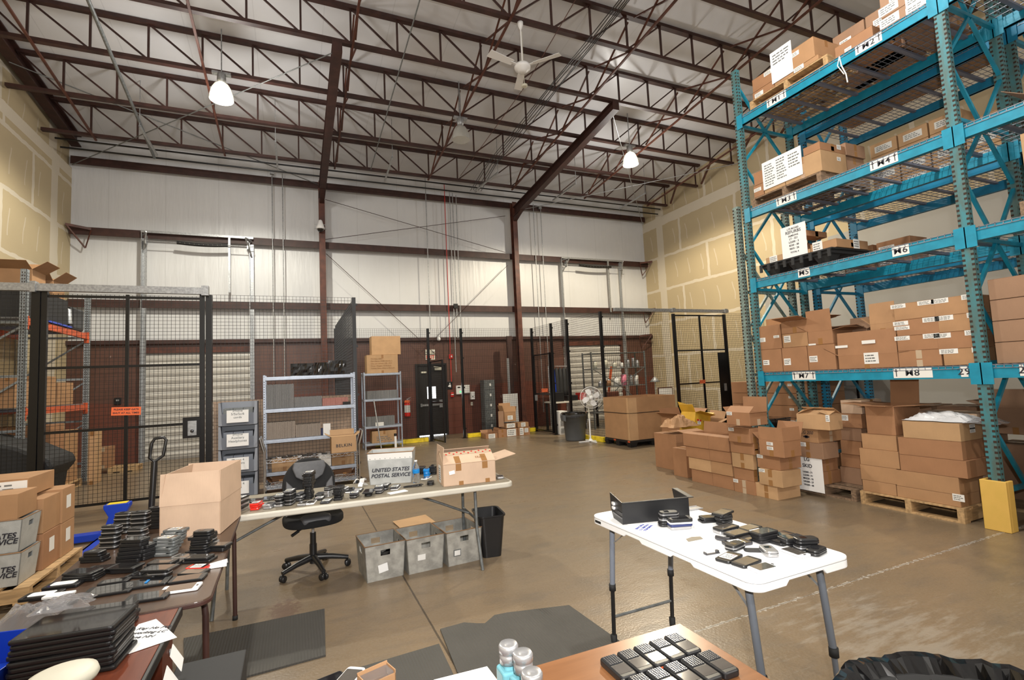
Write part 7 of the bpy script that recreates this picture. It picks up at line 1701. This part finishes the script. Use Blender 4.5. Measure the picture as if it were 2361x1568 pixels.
tag(MB().tube([(-.05, 0, 0), (.0, 0, .0), (.06, 0, .0)], .022, 12).build('tape_roll_core', M['cream'], None, (-.93, 2.23, DZ+.14)), 'blurred cream cylinder sticking up in front of the blue bin', 'cylinder') if False else None
p = on('z', DZ+.09, 168, 1562); tag(MB().lathe([(0, 0), (.075, 0), (.08, .01), (.075, .025), (.06, .03), (0, .032)], 30).build('lid', M['cream'], None, (p.x+.03, p.y-.17, DZ+.152)), 'round cream lid at the very bottom left on the tablets', 'lid')
# ------------------------------------------------------------------ items on the beige table
Bz = BZ+.0008
def A2(a, b): return (530+a/7.155, 1090+b/7.155)
def bphones(a, b, kinds, rz, where, **kw): return phones(Bz, *A2(a, b), kinds, rz-97, where, **kw)
BTn = 'on beige table, '
bphones(180, 610, ['silver', 'thick', 'silver', 'thick', 'silver', 'sticker'], 75, BTn+'beside the kraft carton')
bphones(300, 480, ['black'], 70, BTn+'leaning right of the first stack')
bphones(440, 590, ['red', 'red', 'red'], 80, BTn+'in the red trio')
bphones(440, 470, ['black'], 85, BTn+'flat behind the red trio, left')
bphones(600, 440, ['slab'], 85, BTn+'flat behind the red trio, middle')
bphones(740, 420, ['slab'], 80, BTn+'flat behind the red trio, right')
bphones(650, 570, ['silver', 'silver'], 78, BTn+'between the red trio and the first chrome stack')
bphones(835, 540, ['qsilver', 'flip', 'flip', 'stickery'], 80, BTn+'in the first chrome-edged stack')
bphones(1000, 520, ['flip', 'flip', 'qwerty', 'flip', 'stickery'], 80, BTn+'in the second chrome-edged stack')
bphones(1170, 450, ['flip', 'qsilver', 'black'], 70, BTn+'behind the second chrome-edged stack')
bphones(1200, 525, ['silver'], 85, BTn+'flat right of the second chrome stack')
bphones(1350, 500, ['white'], 84, BTn+'flat in front of the tallest stack')
bphones(1310, 420, ['flipblack']*4+['thick']*5+['stickery'], 78, BTn+'in the tallest black stack')
bphones(1490, 370, ['qwerty'], 80, BTn+'just right of the tallest stack')
bphones(1480, 430, ['sticker'], 80, BTn+'right of the tallest stack')
bphones(1595, 480, ['stickery'], 80, BTn+'nearest the edge, right of the tallest stack')
bphones(1650, 385, ['flipsilver', 'flipsilver', 'flip'], 60, BTn+'in the bright chrome trio')
bphones(1800, 430, ['thick', 'flipblack', 'thick', 'thick', 'qwerty'], 78, BTn+'in the second tall black stack')
bphones(1850, 320, ['flipsilver', 'white'], 70, BTn+'behind the second tall black stack')
bphones(1980, 310, ['white', 'black'], 75, BTn+'behind the pair near the table middle')
bphones(2060, 400, ['flip', 'stickery'], 82, BTn+'in the pair near the table middle')
bphones(2110, 300, ['sticker'], 80, BTn+'behind the pair, farther right')
def A3(a, b): return (820+a/6.213, 1020+b/6.213)
def cphones(a, b, kinds, rz, where, **kw): return phones(Bz, *A3(a, b), kinds, rz-97, where, **kw)
cphones(190, 755, ['flipblack', 'slab'], 82, BTn+'just left below the mail tote')
cphones(340, 720, ['flip', 'silver', 'stickery'], 78, BTn+'below the mail tote, left trio')
cphones(420, 670, ['flip', 'sticker'], 75, BTn+'below the mail tote, rear pair')
cphones(570, 665, ['white', 'stickery'], 80, BTn+'below the mail tote, right pair')
cphones(1070, 600, ['flipblack'], 80, BTn+'between the bottle and the brown carton')
cphones(1020, 480, ['blueflip', 'blueflip', 'blueflip'], 80, BTn+'in the blue trio behind the bottle')
cphones(950, 450, ['flipblack', 'flipblack', 'qwerty'], 70, BTn+'left of the blue trio')
cphones(1120, 450, ['flipblack', 'thick', 'qwerty', 'thick'], 70, BTn+'right of the blue trio')
cphones(1010, 520, ['white'], 60, BTn+'slanting behind the bottle')
cphones(2070, 505, ['silver'], 80, BTn+'behind the far right corner of the brown carton')
p = BT(*A3(600, 715)); tag(MB().box(0, 0, 0, .16, .07, .004).build('white_card', M['paper'], None, (p.x, p.y, Bz), rz=.25), 'white card lying near the front edge of the beige table', 'card')
p = BT(*A3(830, 640)); mb = MB(); rnd = random.Random(3)
for k in range(7): mb.tube([(rnd.uniform(-.09, .09), rnd.uniform(-.03, .03), .006+.008*rnd.random()) for _ in range(4)], .004, 5)
tag(mb.build('cable_tangle', M['black'], None, (p.x, p.y, Bz)), 'tangle of black cables in front of the water bottle', 'cables')
for k, (a, b) in enumerate(((30, 590), (130, 635), (110, 570))):
    p = BT(*A3(a, b)); mb = MB(); n = 10
    for i in range(n): u, u2 = i/n, (i+1)/n; f_ = lambda s: (s*.07-.035, .03*math.sin(s*2+k), .004+.03*math.sin(s*PI)); a_, b_ = f_(u), f_(u2); mb.quad((a_[0], -.025+a_[1], a_[2]), (b_[0], -.025+b_[1], b_[2]), (b_[0], .02+b_[1], b_[2]), (a_[0], .02+a_[1], a_[2]))
    o = mb.build('paper_curl', M['paper'], None, (p.x, p.y+.02, Bz)); o.rotation_euler = (0, 0, k*.9); tag(o, 'curled white paper strip left of the mail tote, %s' % ('left one', 'front one', 'rear one')[k], 'paper')
t = tote('postal_tote', 'clean grey mail tote lettered UNITED STATES POSTAL SERVICE on the beige table', .845, 4.86, Bz, math.radians(-17), 'tote', .415, .30, .285, hole=False)
usps(t, .415, .30, .285, .047, yoff=-.02)
mb = MB()
for k in range(9): mb.lathe([(0, 0), (.006, 0), (.005, .002), (0, .003)], 10, c=(-.18+k*.045, -.1455, .235), R=rotm(x=PI/2-.12))
mb.build('rivets', M['galv'], t); MB().box(0, -.1475, .252, .40, .004, .055, R=rotm(x=.12)).build('folded_rim', M['label_white'], t)
# water bottle
p = BT(960, 1113); t = thing('water_bottle', 'clear plastic water bottle with a blue label', 'bottle', (p.x, p.y, Bz))
MB().lathe([(0, 0), (.028, 0), (.031, .008), (.030, .03), (.032, .04), (.030, .05), (.032, .06), (.030, .07), (.032, .085), (.032, .125), (.028, .145), (.014, .17), (.011, .178), (.011, .192), (0, .192)], 24).build('bottle_body', M['clear_plastic'], t)
MB().lathe([(.0325, .088), (.033, .09), (.033, .122), (.0325, .124)], 24).build('bottle_label', M['label_blue'] if 'label_blue' in M else M['blue_gloss'], t); MB().lathe([(0, .19), (.014, .19), (.014, .203), (0, .204)], 16).build('cap', M['white_plastic'], t)
# brown carton on the right end
T_ = carton('open brown carton with red-dotted tape on the right end of the beige table', 1.43, 4.43, Bz, .475, .32, .185, rz=math.radians(-5), mk='card_pale', top='open', flap={'x-': (-4, .15), 'x+': (78, .2), 'y-': (-62, .17), 'y+': (-50, .17)}, tape=False)
w2, d2, h2 = .475, .32, .185
tp = MB()
for x in (-.10, .14): tp.bb(x-.025, x+.025, -d2/2-.001, -d2/2-.0003, h2-.06, h2); tp.bb(x-.02+.02, x+.02+.02, -d2/2-.001, -d2/2-.0003, 0, .035)
A = math.radians(-62); o_, h_ = math.sin(A)*.17, math.cos(A)*.17
def fp(x, s, up=.0012): return (x, -(d2/2+o_*s), h2+h_*s+.005+up)
for x in (-.10, .14): tp.quad(fp(x-.025, 0), fp(x+.025, 0), fp(x+.025, .6), fp(x-.025, .6))
tp.build('packing_tape', M['tape_brown'], T_)
rd = MB(); cl = MB(); cl.quad(fp(-w2/2, .72), fp(w2/2, .72), fp(w2/2, 1.0), fp(-w2/2, 1.0)); cl.build('printed_tape', M['tape_clear'], T_)
for k in range(14):
    x = -w2/2+.02+k*.034; s_ = .80 if k % 2 else .92; c0 = Vector(fp(x, s_, .002)); e1 = Vector((1, 0, 0)); e2 = (Vector(fp(x, 1))-Vector(fp(x, 0))).normalized()
    ring_ = [c0+e1*.009*math.cos(a_)+e2*.009*math.sin(a_) for a_ in [2*PI*i/10 for i in range(10)]]; rd.add(ring_, [tuple(range(10))])
rd.build('red_dots', M['red'], T_)
MB().box(-.16, -d2/2-.0015, h2*.62, .05, .002, .03, R=rotm(y=-.15)).build('paper_label', M['paper'], T_)
paper_on(T_, 'x', .5, .48, .10, .15, (w2, d2, h2), rows=6)
fr_ = (math.pi/2+A, 0, 0)
lettering('44752', .035, M['tape_brown'], T_, fp(.11, .38, .002), (A-PI/2+PI+0, 0, PI) if False else (-(PI/2+A)+0, 0, PI), shear=.1)
# ------------------------------------------------------------------ items on the white table
Tz = TWZ+.0008
def A5(a, b): return (1600+a/6.746, 1170+b/6.746)
TR = {-38: 106, -50: 98, -52: 88, 58: -3, -48: 90, -45: 95, -40: 95, 65: 80, 70: 102}
def tph(a, b, kinds, rz, where, **kw): return phones(Tz, *A5(a, b), kinds, TR.get(rz, rz), where, **kw)
TW = 'on white table, '
tph(560, 800, ['sticker'], -38, TW+'nearest its long front edge')
tph(830, 870, ['brownscr'], -50, TW+'between the stickered and the white phone')
tph(1075, 950, ['white'], -52, TW+'nearest the front corner')
tph(640, 640, ['flip'], 70, TW+'thick rounded one left of the black paddle')
tph(680, 570, ['stickery'], 65, TW+'behind the thick rounded one')
tph(1180, 720, ['flipsilver'], -30, TW+'bulky chrome one near the middle'); tph(1180, 710, ['flipsilver'], -25, TW+'bulky chrome upper one near the middle') if False else None
tph(1560, 710, ['white'], 58, TW+'with a pink sticker right of the chrome phone')
tph(1900, 710, ['flipblack'], 70, TW+'rounded one nearest the right end')
tph(1740, 640, ['flip', 'flipblack'], 72, TW+'in the rounded pair near the right end')
tph(1520, 590, ['flipblack', 'qwerty'], 75, TW+'pair beneath the tilted phone')
tph(1100, 520, ['qwerty', 'thick', 'brownscr'], -48, TW+'in the central stack')
tph(800, 500, ['brownscr'], -50, TW+'just left of the central stack')
tph(690, 460, ['brownscr', 'brownscr'], -50, TW+'pair left of the central stack')
tph(1020, 400, ['sticker'], -48, TW+'with a white sticker behind the central stack')
tph(860, 340, ['brownscr'], -45, TW+'beside the white-stickered phone behind')
tph(500, 380, ['silver', 'brownscr'], -48, TW+'pair at the left of the cluster')
tph(1370, 470, ['thick'], -40, TW+'right behind the central stack')
tph(1400, 540, ['brownscr'], -40, TW+'right of the central stack')
tph(470, 250, ['flipblack', 'flipblack', 'brownscr'], 70, TW+'rear stack near the far edge')
tph(260, 215, ['black', 'qwerty'], 78, TW+'left of the rear stack')
def A4(a, b): return (1370+a/8.141, 1110+b/8.141)
phones(Tz+.0012, *A4(1610, 880), ['silver', 'navy', 'white', 'thick'], 72, TW+'small stack before the black tray')
phones(Tz+.0012, *A4(1400, 830), ['flipblack', 'flip', 'flip'], 65, TW+'flip stack before the black tray')
p = on('z', Tz, *A5(440, 520)); tag(MB().tube([(0, 0, .012), (.012, -.045, .012)], .0115, 12).tube([(.012, -.045, .012), (.02, -.07, .012)], .014, 12).build('cylinder_device', M['silver_dark'], None, (p.x-.01, p.y+.03, Tz)), 'small silver and black cylinder on the white table', 'device')
p = on('z', Tz, *A5(290, 725)); tag(MB().box(0, 0, 0, .075, .012, .004).box(-.035, .008, 0, .006, .02, .01).box(.032, .008, 0, .012, .016, .012).build('plastic_clip', M['silver_dark'], None, (p.x, p.y, Tz), rz=-.15), 'small dark plastic clip near the front edge of the white table', 'clip')
p = on('z', Tz, *A5(950, 670)); o = MB().prism(rrect(.055, .10, .022, 6), 0, .003).build('black_paddle', M['black_matte'], None, (p.x, p.y, Tz), rz=math.radians(-35+90)); tag(o, 'flat matt black battery cover on the white table', 'cover')
# papers on the white table
def sheet(z, pts, lab, lines=(), rot=0, size=.02, at=None, dz=0, name='paper_sheet'):
    q_ = [on('z', z, *p_) for p_ in pts]; t = thing(name, lab, 'paper', (q_[0].x, q_[0].y, z+dz)); MB().prism([(p_.x-q_[0].x, p_.y-q_[0].y) for p_ in q_], 0, .0008).build('sheet', M['paper'], t)
    for i, s_ in enumerate(lines):
        c0 = on('z', z, *at); d = Vector((-math.sin(rot), math.cos(rot), 0))*(-size*1.15*i); lettering(s_, size, M['ink_blue'], t, (c0.x-q_[0].x+d.x, c0.y-q_[0].y+d.y, .0012), (0, 0, rot))
    return t
sheet(Tz, (A4(560, 765), A4(1240, 730), A4(1870, 890), A4(985, 1055)), 'white sheet with blue handwriting under the small phone stacks', ('HANDHELD', 'PHONES TO', 'PURCHASE'), rot=math.radians(-150), size=.022, at=A4(1010, 880))
sheet(Tz, (A4(1740, 560), A4(2200, 600), A4(2330, 800), A4(1880, 870)), 'blank white sheet right of the black tray on the white table')
tag(MB().prism([(-.05, -.02), (.045, -.025), (.06, .01), (.02, .03), (-.03, .02)], 0, .0006).build('dust_mark', M['beige_top'], None, on('z', Tz, 1598, 1243)), 'greyish smudged patch on the white tabletop', 'smudge')
p = on('z', Tz, 1598, 1174); tag(MB().box(0, 0, 0, .11, .05, .006).tube([(-.05, -.03, .008), (.05, -.03, .008)], .003, 6).tube([(-.05, .03, .008), (.05, .03, .008)], .003, 6).build('metal_bracket', M['silver'], None, (p.x, p.y, Tz), rz=-.1), 'small shiny metal bracket behind the black tray', 'bracket')
# black plastic tray/drawer front
q0, q1 = on('z', Tz, 1437, 1210), on('z', Tz, 1590, 1195); q2 = on('z', Tz, 1400, 1187)
fd = Vector((q1.x-q0.x, q1.y-q0.y, 0)); rzt = math.atan2(fd.y, fd.x); W_ = fd.length
t = thing('plastic_tray', 'black plastic drawer shell standing on the white table', 'tray', (q0.x, q0.y, Tz), rzt)
D_ = .19; H_ = .125
MB().bb(0, W_, 0, .004, 0, H_).bb(.0, W_, -.008, .006, H_-.006, H_).build('front_panel', M['black_shine'] if 'black_shine' in M else M['black'], t, bev=.002)
MB().bb(.0, W_, .004, D_*.8, .0, .004).build('base_panel', M['black'], t)
for x, s in ((0, -1), (W_, 1)):
    mb = MB(); mb.prism([(0, 0), (D_*.8, 0), (D_, .05), (D_+.005, H_+.02), (0, H_)] if s < 0 else [(0, 0), (D_*.8, 0), (D_+.01, H_+.01), (0, H_)], x-.002, x+.002, fn=lambda a, b, c: (c, a, b))
    if s > 0: mb.hexa([(x, -.01, H_-.004), (x+.03, -.01, H_-.004), (x+.03, D_, H_+.008), (x, D_, H_+.008), (x, -.01, H_), (x+.03, -.01, H_), (x+.03, D_, H_+.012), (x, D_, H_+.012)])
    mb.build('side_panel', M['black'], t)
MB().bb(-.014, -.002, .11, .14, .085, .10).bb(-.014, -.002, .11, .14, .06, .075).build('rollers', M['white_plastic'], t); MB().bb(-.006, -.002, 0, .15, .03, .04).bb(-.006, -.002, .0, .12, .06, .065).build('ribs', M['silver_dark'], t)
# ------------------------------------------------------------------ maple desk items
Mz = MZ+.0008
def handheld():
    w_, l_, h_ = .060, .124, .022
    o = MB().prism(rrect(w_, l_, .012, 5), 0, h_).build('handheld_scanner', M['black'], bev=.006, seg=3)
    MB().prism(rrect(w_*.80, l_*.36, .003, 2, 0, -l_*.17), h_, h_+.0007).build('screen', M['screen_hh'] if 'screen_hh' in M else M['screen_grey'], o)
    fr = MB().prism(rrect(w_*.82, l_*.40, .006, 3, 0, l_*.25), h_-.001, h_+.001).build('keypad_frame', M['black_matte'], o)
    mb = MB()
    for i in range(6):
        for j in range(7): mb.box(-w_*.33+i*w_*.132, l_*.25-l_*.165+j*l_*.055, h_+.001, w_*.085, l_*.034, .0018)
    mb.build('keys', M['keys'] if 'keys' in M else M['silver_dark'], fr)
    return o
HH = handheld(); first = True
pos = [(1.155-.0645*k, 1.355-.002*k) for k in range(5)]+[(1.172-.0655*k, 1.224) for k in range(6)]
for i, (x, y) in enumerate(pos):
    lab = 'black rugged handheld with keypad on the maple desk, %s row, %s from the right' % ('far' if i < 5 else 'near', ORD[i if i < 5 else i-5])
    rz = math.radians(-1+prnd.uniform(-1.5, 1.5))
    if first: HH.location = (x, y, Mz); HH.rotation_euler = (0, 0, rz); q = HH; first = False
    else: q = dup(HH, (x, y, Mz), rz)
    tag(q, lab, 'handheld device', 'rugged handhelds on the maple desk')
    if i == 2: MB().bb(-.015, .015, -.0645, -.062, .006, .014).build('orange_plug', M['orange'], q)
# pump bottles
for i, (px, py, zt_) in enumerate(((1172, 1480, .0), (1205, 1500, 0), (1226, 1545, 0))):
    H = .19; p = on('z', Mz+H, px, py+8)
    t = thing('pump_bottle', 'square pale-blue solvent bottle with metal pump lid, %s' % ('farthest of three', 'middle of three', 'nearest of three')[i], 'bottle', (p.x, p.y, Mz), .25*i)
    MB().prism(rrect(.058, .058, .010, 4), 0, .135).build('bottle_body', M['liquid'], t, bev=.006, seg=3); MB().prism(rrect(.035, .035, .012, 4), .135, .15).build('shoulder', M['liquid'], t)
    MB().lathe([(0, .148), (.025, .148), (.0255, .168), (.0235, .170), (.0235, .174), (.0265, .176), (.027, .190), (.023, .196), (.008, .190), (0, .190)], 24).build('pump_lid', M['silver_brown'] if 'silver_brown' in M else M['silver'], t)
    MB().bb(-.03, -.0293, -.018, .018, .04, .09).build('bottle_label', M['label_white'], t)
sheet(Mz, ((1000, 1568), (1123, 1537), (1152, 1575), (1150, 1640), (985, 1640)), 'blank white sheet on the maple desk beside the pump bottles')
# bottom-centre cluster on the side desk
SZ_ = .712
t = thing('kraft_box', 'small open kraft box with clear film behind the white phone', 'box', (.225, 1.675, SZ_), .3); MB().bb(-.05, .05, -.03, .03, 0, .004).bb(-.05, -.047, -.03, .03, 0, .05).bb(.047, .05, -.03, .03, 0, .05).bb(-.05, .05, .027, .03, 0, .055).bb(-.05, .05, -.03, -.027, 0, .04).build('carton_body', M['card_a'], t); MB().bb(-.045, .045, -.025, .025, .01, .045).build('clear_film', M['wrap'], t)
tb, used = getp('tablet'); q = dup(tb, (.12, 1.60, SZ_+.062), .25); q.scale = (1, 1, 1.3); tag(q, 'black tablet lying at the bottom centre under the white phone', 'tablet')
q.location = (.07, 1.665, SZ_+.001)
o = slabph(0, 0, .062, .124, -35, 'white smartphone at the bottom centre of the picture', 'white_plastic', 'screen_grey'); p = on('z', SZ_+.02, 803, 1556); o.location = (p.x-.005, p.y-.035, SZ_+.0185)
# phones lined on the wire cart
for k in range(14):
    x = xc0+.06+k*.072
    if x > Xat(Yc, .72, 752): break
    kind = ('black', 'flip', 'silver', 'thick')[k % 4]
    o, used = getp(kind); q = dup(o, (x, Yc+.08+.01*(k % 3), ZCART+.001), math.radians(-8+5*(k % 4))); q['label'] = '%s in the row on the wire cart, %s from its left' % (ADJ[kind], ORD[k] if k < 12 else 'last'); q['category'] = 'phone'
    if k % 2 == 0: q = dup(PROTO['slab'], (x+.02, Yc+.25, ZCART+.001), math.radians(10+k)); q['label'] = 'thin black phone at the rear of the wire cart, %s from its left' % ORD[k//2]; q['category'] = 'phone'
p = P(13.0, 905, 1020)
tag(MB().tube([(0, 0, 0), (-.12, .28, 1.25)], .016, 8).build('broom_handle', M['galv'], None, (Xat(12.9, .02, 880), 12.9, 0.01)), 'grey pole leaning on the narrower shelving', 'pole')
tag(MB().tube([(0, 0, 0), (0, .02, .36)], .03, 10).tube([(0, .02, .36), (0, .02, .42)], .034, 10, m=1).build('cardboard_tube', [M['white_plastic'], M['black']], None, (Xat(12.7, .3, 912), 12.7, .004)) , 'white tube with black cap before the narrower shelving', 'tube')
